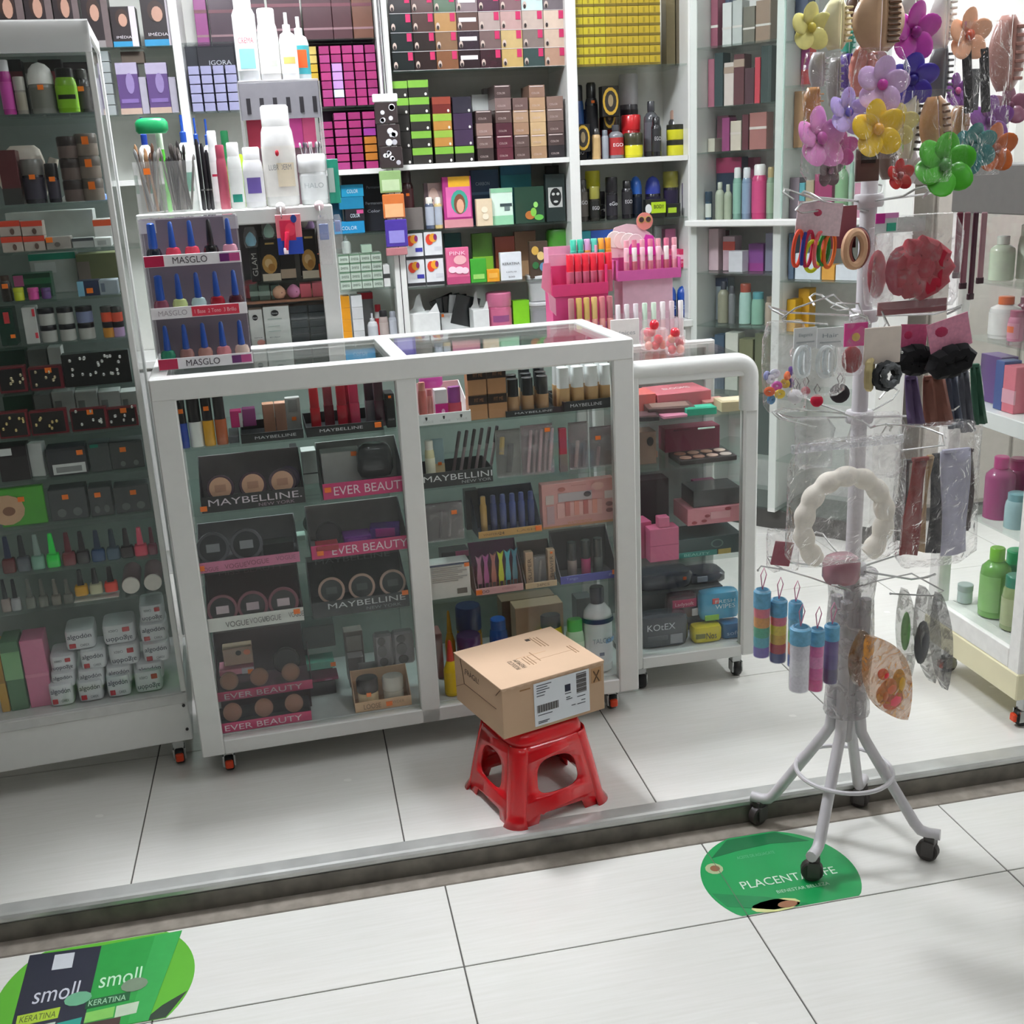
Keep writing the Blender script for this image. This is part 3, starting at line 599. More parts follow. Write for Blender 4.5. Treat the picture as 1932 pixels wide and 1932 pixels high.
for s, (px, nm) in enumerate(((118, 'white'), (160, 'blue-topped'))):
    u, z = FL.P(px, 250, .12); 
    o = ob('powder_puff', V_lathe([(.03, 0), (.028, .008), (.016, .018), (.004, .022)], 16), m('f0eef0' if not s else '6d8fd0', .7), None, FL.w(u, .17, LZ[1]), FL.a, True); tag(o, nm+' cone-shaped powder puff behind the jar stacks '+inL(1), 'powder puff')
for i in range(4): carton('price_card', 'white blank price strip, number %s along the edge %s' % (ORD[i+1], inL(1)), 'price card', FL, (26+44*i, 66+44*i, 385, 394), .012, .004, 'eceae6', zs=LZ[2]+.062 if 0 else None, group='white price strips on the tall cabinet') if 0 else None
# third shelf: orange-topped soap boxes
for r_ in range(2):
    for c_ in range(2):
        u0, u1, z0, z1 = rect(FL, (0+42*c_, 40+42*c_, 416, 470), .03, LZ[2]); hh = (z1-LZ[2])/2
        o = ob('soap_box', V_box(-(u1-u0)/2, (u1-u0)/2, -.03, .03, 0, hh-.0005, .001), m('b9aca2', .5), None, FL.w((u0+u1)/2, .06, LZ[2]+r_*hh), FL.a)
        tag(o, 'grey soap box with red top band, %s row, %s pair, %s' % (['lower', 'upper'][r_], ['outer', 'inner'][c_], inL(2)), 'box', 'red-banded soap boxes'); decorate(o, u1-u0, .06, hh, bands=[(.62, .98, 'd4452e')], dots=[(.6, .3, .1, .2, '6a5148')])
cL(2, 'soap_box', 'plain taupe box with orange sticker', (89, 136, 447), 'a39c95', stk=(.15, .8), dots=[(.45, .4, .12, .2, '6a615b')])
cL(2, 'soap_box', 'small pale grey box', (139, 179, 449), 'a9aca9', bands=[(.7, 1, '4c5054')])
cL(2, 'soap_box', 'white box with small print at the shelf end', (182, 217, 448), 'd9dcd8', panels=[(.2, .7, .2, .7, 'b7bab8')])
cL(2, 'soap_box', 'white box with orange edge, standing tall at the back', (180, 214, 412), 'dcdad6', v=.12, bands=[(.72, .95, 'e0552c')])
cL(2, 'cosmetic_box', 'long white carton lying across the back', (12, 178, 398), 'd6d8d4', v=.2, depth=.1)
# fourth shelf
bL(3, 'serum_bottle', 'dark bottle with orange sticker', (0, 22, 520), 'flip', '29251f', '3a2c22', stk=.6)
for i, (x0, x1, c, nm) in enumerate(((27, 48, 'c8d233', 'yellow'), (54, 76, 'd955a0', 'pink'), (80, 99, '6a4a86', 'purple'))):
    bL(3, 'travel_bottle', nm+' capped mini jar in front row', (x0, x1, 543), 'jar', c, c, cat='jar')
cL(3, 'cosmetic_box', 'dark green box behind the mini jars', (26, 98, 516), '28543e', v=.1, bands=[(.55, .8, '3a7d55')], panels=[(.02, .28, .5, .95, 'd06a9c')])
cL(3, 'cosmetic_box', 'white box with teal lid', (56, 144, 476), 'd3d5d1', v=.19, depth=.1, bands=[(.82, .98, '1f9a7d')], panels=[(.1, .55, .5, .76, 'eef0ee')])
cL(3, 'cosmetic_box', 'olive carton with faint bottle print', (146, 224, 478), '7c7f57', v=.17, depth=.1, panels=[(.0, .3, .3, .8, '8f8176')])
cL(3, 'cosmetic_box', 'navy box with orange sticker', (148, 189, 530), '2c3552', panels=[(.0, .3, 0, 1, '7fb4cc')], stk=(.55, .35))
cL(3, 'cosmetic_box', 'grey striped box at the shelf end', (192, 228, 528), 'a3adb5', panels=[(.1, .3, .2, .8, '6c7787')])
# fifth shelf
cL(4, 'hair_product_box', 'dark green carton with red figure', (-4, 26, 582), '14382c', panels=[(.4, .75, .6, .9, 'c93a3e')], stk=(.8, .25))
cL(4, 'hair_product_box', 'white carton with red dots', (43, 69, 580), 'bfc0bd', panels=[(.75, .95, .75, .95, 'd23a48'), (.75, .95, .15, .3, 'd23a48')])
for r_ in range(2):
    for c_ in range(3):
        x0 = 72+36*c_; u0, u1, z0, z1 = rect(FL, (x0, x0+33, 582-2*c_, 645), .03, LZ[4]); hh = (z1-LZ[4])/2; W = u1-u0
        o = empty('cream_jar', FL.w((u0+u1)/2, .03+W/2, LZ[4]+r_*hh), FL.a); tag(o, 'clear jar with black lid, %s row, %s column, %s' % (['lower', 'upper'][r_], ORD[c_+1], inL(4)), 'jar', 'clear cream jars with black lids')
        ob('body', V_lathe([(.46*W, 0), (.49*W, .003), (.49*W, hh*.68)], 16), m(['b5b5b0', 'b5b5b0', '7d86a8'][c_ if r_ else 0], .2), o, smooth=True)
        ob('lid', V_lathe([(.5*W, hh*.68), (.5*W, hh*.95), (.47*W, hh*.99)], 16), m('15161c', .3), o, smooth=True)
for r_ in range(2):
    for c_ in range(2):
        x0 = 191+25*c_; u0, u1, z0, z1 = rect(FL, (x0, x0+24, 578, 640), .03, LZ[4]); hh = (z1-LZ[4])/2; W = u1-u0
        o = empty('gel_jar', FL.w((u0+u1)/2, .03+W/2, LZ[4]+r_*hh), FL.a); nm = [['amber', 'lilac'], ['coral', 'salmon']][r_][c_]
        tag(o, nm+' gel jar with dark lid at the end '+inL(4), 'jar', 'small coloured gel jars')
        ob('body', V_lathe([(.46*W, 0), (.49*W, .003), (.49*W, hh*.62)], 16), m({'amber': 'e09a3c', 'lilac': 'c8a8d2', 'coral': 'ea5a3c', 'salmon': 'e8614a'}[nm], .25), o, smooth=True)
        ob('lid', V_lathe([(.5*W, hh*.62), (.5*W, hh*.95), (.47*W, hh*.99)], 16), m('25222a' if r_ == 0 else '4c4c4a', .3), o, smooth=True)
# sixth, seventh: jewellery
def glint(o, W, D, Hh, n, seed, col='d8c9a8'):
    random.seed(seed)
    for i in range(n):
        x, z = (random.random()-.5)*W*.75, (.2+.6*random.random())*Hh
        ob('earring', V_ball(.0035, .002, .0045, 6, 4, (x, -D/2-.0018, z)), m(col, .2, .8), o, smooth=True)
cL(5, 'cosmetic_box', 'dark green box behind the earring trays', (-4, 50, 661), '1d4335', v=.16); cL(5, 'cosmetic_box', 'mid grey box behind the earring trays', (54, 90, 659), '7a7c7a', v=.16); cL(5, 'cosmetic_box', 'white small box behind the earring trays', (92, 118, 655), 'dcdedb', v=.16)
for i, (x0, x1) in enumerate(((-4, 50), (55, 120))):
    o = cL(5, 'jewellery_tray', 'maroon framed black tray of %s earrings' % ['tiny stud', 'gold pendant'][i], (x0, x1, 692), '6e1a26', cat='jewellery tray', depth=.03, panels=[(.06, .9, .1, .92, '141013')], stk=None if not i else (.6, .85)); glint(o, .075, .032, .06, 6, i)
o = cL(5, 'jewellery_bag', 'glossy black bag of loose silver earrings', (126, 254, 664), '191c1d', cat='bag', depth=.04, rough=.12, coat=.8); glint(o, .15, .042, .085, 22, 5, 'e8e8e6')
for i, (x0, x1, nm) in enumerate(((100, 142, 'first'), (144, 186, 'second'), (188, 229, 'third'), (231, 264, 'fourth'))): cL(6, 'cosmetic_box', nm+' white carton with barcode, behind the necklaces', (x0, x1, 738), 'c9cbc8', v=.16, group='white barcode cartons', panels=[(.1, .4, .3, .7, '8d908d')])
cL(6, 'cosmetic_box', 'flat dark green box behind the necklaces', (8, 64, 746), '1f4a36', v=.16); cL(6, 'cosmetic_box', 'grey carton behind the necklaces', (66, 98, 745), '8b8e8b', v=.16)
for i, (x0, x1, nm) in enumerate(((-4, 54, 'gold drop'), (57, 128, 'gold cluster'), (134, 204, 'fine chain'), (207, 268, 'silver stone'))):
    o = cL(6, 'jewellery_tray', 'maroon edged black card with %s necklace set' % nm, (x0, x1, 777-3*i), '7a1c28', cat='jewellery tray', depth=.025, panels=[(.04, .93, .08, .94, '1a1413')], stk=(.55, .85) if i in (2, 3) else None); glint(o, .075, .027, .06, 7, 20+i, 'e0c78c' if i < 2 else 'd9d9d6')
# eighth, ninth: dark cartons
cL(7, 'cosmetic_box', 'black earring box with white tag', (-4, 52, 842), '262022', panels=[(.1, .5, .75, .95, 'd8d9d8')]); o = cL(7, 'pouch', 'slanting white plastic pouch', (56, 84, 836), 'd4d6d4', v=.05, tilt=-12, depth=.03, cat='pouch')
cL(7, 'cosmetic_box', 'dark carton with white barcode label', (88, 164, 844), '35363a', panels=[(.12, .95, .06, .42, 'd0d1cf'), (.2, .85, .12, .32, '8a8b8a')], stk=(.85, .78)); cL(7, 'cosmetic_box', 'charcoal carton with teal tab', (168, 208, 836), '474c4c', panels=[(.1, .5, .86, .97, '1f7a66')]); cL(7, 'cosmetic_box', 'dark grey carton with orange sticker', (211, 274, 832), '424544', stk=(.4, .72), dots=[(.35, .2, .08, .1, '6d7170'), (.75, .2, .08, .1, '6d7170')])
o = cL(8, 'sheet_mask', 'bright green sachet with a tan round print', (-4, 84, 920), '46a024', cat='sachet', depth=.02, coat=.5, dots=[(.15, .45, .4, .4, 'caa27e'), (.2, .42, .14, .12, '8a5f45')], stk=(.5, .7))
for i, (x0, x1, nm) in enumerate(((92, 164, 'wide'), (168, 212, 'narrow'), (217, 284, 'squarish'))): cL(8, 'cosmetic_box', nm+' smoky black carton with orange sticker', (x0, x1, 922-i*3), '46494a', stk=([.45, .4, .55][i], .75), dots=[(.3, .25, .12, .14, '6b6d6d'), (.72, .25, .12, .14, '6b6d6d')])
# tenth, eleventh: nail polish
for x, c, cp, nm in ((12, '6d3638', '28324f', 'brick'), (40, '5c6068', '2c3034', 'slate'), (68, '7ca894', '8fa39a', 'mint'), (97, '22d94a', '27e052', 'neon green'), (127, '7c3038', '6a2530', 'wine'), (153, '3a3538', '2a2528', 'smoke'), (183, '2a4a74', '22354f', 'blue'), (212, '4f6678', '33414d', 'steel'), (238, '3d3135', '2b2427', 'plum'), (264, 'f0566e', 'f2607a', 'coral pink'), (291, '7a3448', '5c2030', 'burgundy')):
    bL(9, 'nail_polish', nm+' square nail polish bottle', (x-14, x+13, 1016-(x*.07)), 'polish', c, cp, cat='nail polish', pw=.45, group='nail polish on the tenth shelf')
for x, c, cp, nm in ((8, '9b8d88', '33363a', 'nude'), (27, 'a3a4a6', '26282c', 'silver'), (55, '767970', '6a6c66', 'clear'), (80, '6f7068', '66675f', 'sheer'), (105, '777266', '6d695e', 'oatmeal'), (128, '6e6e66', '64645c', 'smoky clear')):
    bL(10, 'nail_polish', nm+' nail polish bottle', (x-10, x+9, 1095), 'polish', c, cp, cat='nail polish', pw=.45, group='nail polish on the eleventh shelf')
o = carton('polish_tray', 'white card tray under three black-capped polishes '+inL(10), 'tray', FL, (137, 226, 1131, 1142), .03, .045, 'e3e1da', zs=LZ[10])
for x, c, nm in ((151, 'd9a01e', 'mustard'), (179, 'c3c09c', 'ivory'), (208, 'f0402c', 'scarlet')):
    bottle('nail_polish', nm+' polish bottle with black cap on the white tray '+inL(10), 'nail polish', FL, (x-13, x+13, 1078-(x-150)*.1, 1130), .034, 'polish', c, '1d1c1e', zs=LZ[10]+.0125, pw=.45, group='polishes on the white tray')
for i, (px, py) in enumerate(((249, 1117), (290, 1108))):
    u, z = FL.P(px, py, .04); r_ = .022
    o = ob('cotton_roll', rot(V_lathe([(.017, -.0005), (.022, .004), (.022, .12), (.02, .125)], 18), -math.pi/2, 'x'), m('6a4a50', .5), None, FL.w(u, .04, LZ[10]+r_), FL.a, True); tag(o, 'maroon tube with white round end, %s of two lying %s' % (['first', 'second'][i], inL(10)), 'tube', 'tubes lying on their side')
    ob('end_cap', shift(rot(V_lathe([(.0205, 0), (.0215, .002), (.0215, .006)], 18), -math.pi/2, 'x'), 0, -.004, 0), m('e8dfd6', .6), o, smooth=True)
# bottom: cotton packs and tall cartons
for i, (x0, x1, yt, c, nm, c2) in enumerate(((-8, 8, 1222, 'c99a2e', 'amber', 'a87c1c'), (9, 44, 1210, '4f7a55', 'green leaf-printed', '7fb07a'), (47, 92, 1206, 'd27698', 'pink tall', 'dd86a6'))):
    carton('gift_box', nm+' carton standing on the base of the tall cabinet', 'box', FL, (x0, x1, yt, 1340), .05+.0*i, .08, c, zs=LB, bands=[(.45, .85 if i < 2 else .5, c2)])
def cotton(x0, x1, yt, yb, lab, flip, v, w2=False):
    u0, u1, z0, z1 = rect(FL, (x0, x1, yt, yb), v); W, Hh = (u1-u0)*.98, (z1-z0)*.97; z0 = max(z0, LB)
    prof = [(.40, 0), (.48, .05), (.5, .2), (.5, .8), (.48, .95), (.40, 1)]
    vf = V_lathe(prof, 24, W, .10, .35); o = ob('cotton_pack', ([(x, y, z*Hh) for x, y, z in vf[0]], vf[1]), m('dcdde0', .4, var=.05, coat=.3), None, FL.w((u0+u1)/2, v+.05, z0), FL.a, True)
    tag(o, lab, 'cotton pack', 'white cotton packs in the tall cabinet'); a, b_ = (.68, .25) if not flip else (.30, .72)
    txt(o, 'algodón', 0, a*Hh, W*.8*(-1 if flip else 1), .30*Hh*(-1 if flip else 1), m('2a2f45', .6), -.0512, 1)
    ob('red_mark', V_box(-W*.38 if not flip else W*.12, -W*.16 if not flip else W*.34, -.0518, -.045, (b_-.11)*Hh, (b_+.11)*Hh, .001), m('c4303a', .5), o)
    txt(o, 'CAREX', W*.14 if not flip else -W*.16, b_*Hh, W*.3*(-1 if flip else 1), .12*Hh*(-1 if flip else 1), m('4a4d5c', .6), -.0512, 1)
rows = [((93, 141, 1300, 1343, 0), (148, 198, 1300, 1340, 0), (203, 250, 1292, 1334, 0), (256, 310, 1284, 1326, 1)), ((95, 142, 1269, 1299, 0), (146, 198, 1264, 1299, 0), (200, 250, 1257, 1291, 0), (256, 310, 1250, 1284, 0)), ((93, 142, 1237, 1269, 1), (150, 201, 1226, 1264, 0), (204, 263, 1216, 1257, 1), (268, 321, 1212, 1250, 0)), ((121, 180, 1188, 1227, 0), (192, 256, 1177, 1216, 1), (263, 317, 1176, 1212, 0)), ((262, 310, 1140, 1176, 1),)]
for i, rw in enumerate(rows):
    for j, (a, b_, c, d_, fl_) in enumerate(rw):
        cotton(a, b_, c, d_, 'white cotton wool pack, %s layer up, %s along, base of tall cabinet' % (ORD[i+1], ORD[j+1]) if i < 4 else 'white cotton wool pack topmost of the pile in the tall cabinet', fl_, .03+.012*i)
# ================================================================== contents of the counter
def inK(i, side): return 'counter %s, %s' % (['top shelf', 'second shelf', 'third shelf', 'fourth shelf', 'bottom board'][i], side)
SIL = '8f8f93'
def tray(i, side, b, what, col, strip, words, wcol='f2f2f2', back=None, depth=.13, v=.035, lip=.4, name='display_tray', text2=None, stk=None, zs=None, lipcol=None, backh=None):
    """open counter tray: back card, base, sides and a printed front lip"""
    zs = (KZ+[KB])[i] if zs is None else zs
    u0, u1, z0, z1 = rect(FK, b, v, zs); W, Hh = u1-u0, z1-zs
    o = empty(name, FK.w((u0+u1)/2, v, zs), FK.a); tag(o, what+' '+inK(i, side), 'display tray')
    lh = Hh*lip; M_ = m(col, .4)
    ob('base', V_box(-W/2, W/2, 0, depth, 0, .003), M_, o); L_ = ob('front_lip', V_box(-W/2, W/2, -.002, .001, 0, lh, .0006), m(lipcol or strip, .4, coat=.2), o)
    for s in (-1, 1): ob('side_panel', ([(s*W/2, 0, 0), (s*W/2, depth, 0), (s*W/2, depth, Hh), (s*W/2, 0, lh), (s*(W/2-.002), 0, 0), (s*(W/2-.002), depth, 0), (s*(W/2-.002), depth, Hh), (s*(W/2-.002), 0, lh)], [(0, 1, 2, 3), (7, 6, 5, 4), (0, 3, 7, 4), (3, 2, 6, 7), (1, 5, 6, 2), (0, 4, 5, 1)]), M_, o)
    ob('back_card', V_box(-W/2, W/2, depth-.003, depth, 0, Hh, .0006), m(back or col, .5), o)
    for s, cx, cz, ww, hh, c in words: txt(L_, s, (cx-.5)*W, cz*lh, ww*W, hh*lh, m(c or wcol, .5), -.0035, 1)
    if text2: s, cz, ww, hh, c = text2; txt(o, s, 0, cz*Hh, ww*W, hh*Hh, m(c, .5), depth-.0045, 1)
    if stk: ob('price_sticker', V_box((stk[0]-.5)*W-.008, (stk[0]-.5)*W+.008, -.005, -.002, stk[1]*lh-.006, stk[1]*lh+.006), STK(), L_)
    return o
def compact(px, py, r, face, rim, label, v, group, zs, tilt=-18, mark=None, name='powder_compact', lean=True):
    """round compact standing on its edge, face to the front"""
    u, z = FK.P(px, py, v); o = empty(name, FK.w(u, v, zs), FK.a); tag(o, label, 'compact', group)
    T = lambda vf: shift(rot(vf, math.pi/2+R(tilt), 'x'), 0, 0, r*.98)
    ob('case', T(V_lathe([(r*.92, -.012), (r, -.009), (r, .0), (r*.95, .002)], 24)), m(rim, .2, coat=.6), o, smooth=True)
    ob('powder', T(V_lathe([(r*.80, .0005), (r*.80, .0032), (r*.74, .0038)], 24)), m(face, .6), o, smooth=True)
    if mark: ob('logo', T(V_box(-r*.4, r*.4, -r*.25, r*.25, .0042, .0048)), m(mark, .5), o)
    return o
# --- top shelf, first bay
for i, (x0, x1, c, l, nm) in enumerate(((334, 353, '2c4aa8', '3558c0', 'blue'), (354, 381, 'e4e6e2', 'f0f0ee', 'white'), (381, 403, 'e0a62c', 'e8b53a', 'yellow'), (404, 427, 'b5603a', 'c0683e', 'rust'))):
    bottle('hair_dye_bottle', nm+' bottle with black cap '+inK(0, 'first pane'), 'bottle', FK, (x0, x1, 752-i*3, 850), .045, 'tall', c, '232022', zs=KZ[0], pw=.8, stk=.75 if i in (0, 2) else None)
for i, (x0, x1, c, nm) in enumerate(((436, 458, 'd3307e', 'hot pink'), (459, 484, '94407e', 'mauve'))):
    o = carton('foundation_box', nm+' slim carton '+inK(0, 'first pane'), 'box', FK, (x0, x1, 775-4*i, 825), .075, .03, c, zs=KZ[0]+.032, panels=[(.75, 1, 0, .85, 'd8d4d6')] if i == 0 else ())
carton('shelf_riser', 'clear grey acrylic riser under the pink cartons '+inK(0, 'first pane'), 'riser', FK, (432, 452, 823, 850), .05, .1, '55565a', zs=KZ[0])
o = tray(0, 'first pane', (455, 574, 812, 848), 'low black lip tray with pale lettering', '17181a', '17181a', [('MAYBELLINE', .55, .5, .66, .3, 'c9cbcb')], lip=.9, depth=.15)
o = tray(0, 'first pane', (578, 724, 795, 833), 'black lipstick tray with red gloss tubes', '17181a', '17181a', [('MAYBELLINE', .45, .55, .56, .3, 'd2d4d4')], lip=.8, depth=.15, stk=(.93, .6))
for i, (x, c, nm) in enumerate(((497, 'b98a6e', 'tan'), (520, 'c0937a', 'beige'))): carton('powder_box', nm+' powder box behind the low black tray '+inK(0, 'first pane'), 'box', FK, (x, x+22, 762-2*i, 820), .12, .03, c, zs=KZ[0]+.0035)
carton('cosmetic_box', 'silver tilted carton in the low black tray '+inK(0, 'first pane'), 'box', FK, (540, 568, 750, 815), .09, .02, 'a6a8a4', zs=KZ[0]+.0035, panels=[(.2, .8, .6, .95, '8a8d8a')], stk=(.5, .4))
for i, (x, c, cp, nm) in enumerate(((594, 'c4222e', 'b81f2a', 'scarlet'), (620, '7a3a44', '86424c', 'mauve'), (645, 'c0283a', 'a82030', 'crimson'), (657, 'a8223a', '90203a', 'ruby'), (669, 'cf3f62', 'c23658', 'rose'), (698, '8a8b92', '3a2f38', 'silver'), (716, '5a3a44', '4a3038', 'plum'))):
    bottle('lip_gloss', nm+' square lip gloss tube in the black tray '+inK(0, 'first pane'), 'lip gloss', FK, (x-10, x+9, 724-i*3, 800), .06+.03*(i % 2), 'tall', c, cp, zs=KZ[0]+.0035, pw=.4, group='red lip gloss tubes')
carton('cosmetic_box', 'black carton with small print beside the middle post '+inK(0, 'first pane'), 'box', FK, (725, 746, 742, 815), .05, .05, '1c1b1d', zs=KZ[0], texts=[('COLOR', .5, .25, .7, .05, 'a9a9a9')], stk=(.4, 1.02) if 0 else (.5, .9))
# --- second shelf
tray(1, 'first pane', (375, 574, 876, 965), 'black powder tray with big pale lettering', '2b2329', '1d1a1d', [('MAYBELLINE.', .52, .62, .9, .42, 'd9cdd4'), ('NEW YORK', .72, .2, .35, .2, 'a58f9a')], lip=.36, depth=.14, back='a39a9e', stk=(.02, .3))
for i, (px, py) in enumerate(((417, 930), (478, 922), (533, 912))): compact(px, py, .033, 'd4a586', '5a4652', 'tan pressed powder compact, %s in the lettered black tray' % ORD[i+1], .062, 'tan powders in black tray', KZ[1]+.018, mark='b98a70')
compact(543, 895, .03, '4a3850', '4f3d5a', 'violet compact standing behind the tan powders in the black tray', .10, None, KZ[1]+.02)
tray(1, 'first pane', (606, 764, 852, 942), 'black tray with pink lettered lip and silver bag', '2a2a2c', 'cf2c70', [('EVER BEAUTY', .58, .5, .9, .55, 'f5d5e2')], lip=.36, depth=.15, back='b3b5b2', stk=(.06, .62))
o = pouch(712, 905, .09, .085, '3a3d3f', 'crumpled shiny black plastic bag in the pink-lipped tray', 'bag', FK, .06, 'plastic_bag', .05, KZ[1]+.034, wr=.08)
carton('mirror_box', 'white folded card box behind the black bag '+inK(1, 'first pane'), 'box', FK, (607, 680, 852, 905), .10, .05, 'c4c6c2', zs=KZ[1]+.004, stk=(.85, .92))
carton('cosmetic_box', 'tall dark carton between two trays '+inK(1, 'first pane'), 'box', FK, (553, 566, 842, 955), .19, .04, '1a191b', zs=KZ[1]); carton('cosmetic_box', 'white carton between two trays '+inK(1, 'first pane'), 'box', FK, (573, 601, 850, 955), .20, .05, 'c3c7c2', zs=KZ[1], bands=[(.3, .34, '4a4d4a')])
# --- third shelf
tray(2, 'first pane', (372, 565, 1010, 1083), 'grey tray with pink repeating-word lip', '5d5a5e', 'cc7396', [('VOGUE', .1, .35, .18, .4, '8a4560'), ('VOGUE', .36, .42, .22, .46, '8a4560'), ('VOGUE', .58, .52, .22, .46, '8a4560'), ('VOGUE', .86, .6, .2, .42, '9a5472')], lip=.32, depth=.15, back='a8a5aa', stk=(.02, .5))
for i, (px, nm) in enumerate(((402, 'first'), (466, 'second'))): compact(px, 1035, .040, '26262a', '68686d', 'black lidded clear compact, %s in the pink-lipped grey tray' % nm, .065, 'black compacts in pink-lipped tray', KZ[2]+.012, mark='8d8f92')
carton('compact_box', 'black box in the corner of the pink-lipped grey tray', 'box', FK, (497, 556, 1025, 1060), .07, .05, '1e1d20', zs=KZ[2]+.004)
tray(2, 'first pane', (585, 770, 975, 1068), 'grey tray with pink lip and purple boxes', '4a4749', 'd02b6e', [('EVER BEAUTY', .6, .5, .78, .6, 'f5d5e2')], lip=.36, depth=.15, back='b0aaa8', stk=(.09, .45))
carton('eyelash_box', 'flat purple carton lying in the pink-lipped tray', 'box', FK, (650, 702, 1012, 1045), .05, .06, '7a2a96', zs=KZ[2]+.02, panels=[(.15, .85, .2, .8, '8e3aa4')]); carton('eyelash_box', 'tilted violet box with magenta print in the pink-lipped tray', 'box', FK, (702, 758, 995, 1045), .06, .05, '5c1f8e', zs=KZ[2]+.02, panels=[(.2, .85, .3, .95, 'b81f9a')], tilt=-10)
carton('eyelash_box', 'red flat box at the end of the pink-lipped tray', 'box', FK, (597, 640, 1030, 1046), .03, .05, 'a82638', zs=KZ[2]+.02)
compact(620, 1000, .032, '3f3b3d', '4b474a', 'dark round compact leaning in the tray of purple boxes', .10, None, KZ[2]+.01)
for i, (px, nm) in enumerate(((590, 'first'), (633, 'second'), (677, 'third'))): compact(px, 985, .026, '2e3430', '3f4540', 'dark olive compact, %s along the very back of the counter' % nm, .26, 'dark compacts at the back', KZ[2]+.03 if 0 else KZ[2], tilt=-8)
carton('cosmetic_box', 'pale green slim carton between the two lipped trays '+inK(2, 'first pane'), 'box', FK, (562, 580, 1010, 1075), .2, .04, 'a9c4b6', zs=KZ[2])
# --- fourth shelf
tray(3, 'first pane', (388, 572, 1098, 1198), 'maroon tray with white repeating-word lip', '43242e', 'd9d8d2', [('VOGUE', .3, .45, .24, .42, '5d5a58'), ('VOGUE', .53, .5, .2, .42, '7d7a78'), ('VOGUE', .66, .5, .2, .42, '6d6a68'), ('VOGUE', .92, .56, .16, .4, '6d6a68')], lip=.3, depth=.15, back='5a2f3a', text2=('MISS BEAUTY', .86, .7, .12, '7c4a54'), stk=(.93, .75))
for i, px in enumerate((420, 477, 535)): compact(px, 1150-i*6, .038, '241f22', '86555e', 'black lidded rose compact, %s in the white-lipped maroon tray' % ORD[i+1], .05, 'rose compacts in maroon tray', KZ[3]+.012, mark='b9a7ac')
tray(3, 'first pane', (587, 772, 1075, 1180), 'black compact tray with two lines of pale lettering', '1d1f20', '202324', [('MAYBELLINE', .56, .68, .8, .36, 'c3c6c5'), ('NEW YORK', .73, .25, .36, .2, '7f8685')], lip=.36, depth=.15, text2=('MAYBELLINE', .86, .8, .12, '5b6062'), stk=(.96, .95))
for i, px in enumerate((627, 684, 742)): compact(px, 1128-i*8, .034, '2a2e2c', 'c7a796', 'tan rimmed dark compact, %s in the lettered black tray' % ORD[i+1], .06, 'tan rimmed compacts', KZ[3]+.026, mark='4e5452')
# --- bottom board
for r_, (b, nm) in enumerate((((405, 590, 1347, 1390), 'front'),)): tray(4, 'first pane', b, 'black front step of the pink-lipped tray', '2a1d23', 'cf2c6c', [('EVER BEAUTY', .5, .5, .8, .6, 'f3d2df')], lip=.72, depth=.07, v=.035)
tray(4, 'first pane', (405, 588, 1212, 1336), 'maroon rear step with pink lettered lip', '4a2a34', 'cf2c6c', [('EVER BEAUTY', .48, .5, .82, .6, 'f3d2df')], lip=.17, depth=.15, v=.112, zs=KB+.052, backh=.2)
carton('tray_step', 'dark maroon step block under the rear pink-lipped tray', 'riser', FK, (408, 586, 1330, 1360), .112, .15, '3a2028', zs=KB, bev=0) if 0 else None
o = ob('step_block', V_box(-.115, .115, 0, .15, 0, .0515), m('3a2028', .5), None, FK.w(.17, .112, KB), FK.a); tag(o, 'dark maroon block under the rear pink-lipped tray in the counter', 'riser')
for i, (px, py) in enumerate(((441, 1362), (500, 1352), (556, 1338))): compact(px, py, .024, '9a6a55', '9f7765', 'copper glitter compact, %s in the front pink-lipped step' % ORD[i+1], .06, 'copper compacts front step', KB+.018, mark=None)
for i, (px, py) in enumerate(((434, 1298), (490, 1285), (549, 1274))): compact(px, py, .024, 'a8775e', 'a07a68', 'copper glitter compact, %s in the rear pink-lipped step' % ORD[i+1], .135, 'copper compacts rear step', KB+.052+.02)
compact(541, 1250, .036, '2c2424', '352c2c', 'large black compact leaning behind the copper compacts', .19, None, KB+.052+.02)
o = carton('blush_box', 'tan carton with black and coral dots in the maroon tray', 'box', FK, (421, 477, 1222, 1258), .16, .04, 'b2937f', zs=KB+.052+.075, dots=[(.53, .7, .1, .14, '2b2b28'), (.82, .7, .12, .16, 'e28a6e')]); carton('blush_box', 'pink and silver carton under the dotted tan carton', 'box', FK, (414, 480, 1262, 1280), .15, .06, 'd88a9e', zs=KB+.052+.052, panels=[(.65, 1, 0, 1, 'c9bcc4')], stk=(.9, .3))
for i, (x0, x1, yt, c, nm) in enumerate(((575, 636, 1180, '23302c', 'black-green'), (582, 634, 1262, '63b09a', 'teal flat'), (585, 640, 1280, '8e1f52', 'magenta'))):
    carton('hair_product_box', nm+' carton stacked beside the maroon tray '+inK(4, 'first pane'), 'box', FK, (x0, x1, yt, 1300), .20 if i == 0 else .17-.0*i, .06 if i else .08, c, zs=[KB+.12, KB+.096, KB+.04][i] if i else KB+.125, **({'stk': (.95, .5)} if i == 1 else {'dots': [(.65, .45, .14, .2, 'b06a90')]} if i == 2 else {}))
    if i == 0: o_ = 0
o = ob('storage_box', V_box(-.04, .04, 0, .12, 0, .0395, .001), m('4b4044', .5), None, FK.w(.315, .17, KB), FK.a); tag(o, 'dull brown box at the bottom of the stack beside the maroon tray', 'box')
for i, (x0, x1, yt, c, nm) in enumerate(((655, 690, 1190, '8f827d', 'grey printed'), (660, 690, 1240, '6f6062', 'mauve'))): carton('cosmetic_box', nm+' carton behind the powder tubs '+inK(4, 'first pane'), 'box', FK, (x0, x1, yt, 1330), .24-.05*i, .04, c, zs=KB, panels=[(.1, .9, .6, .9, 'b5aca6')] if not i else ())
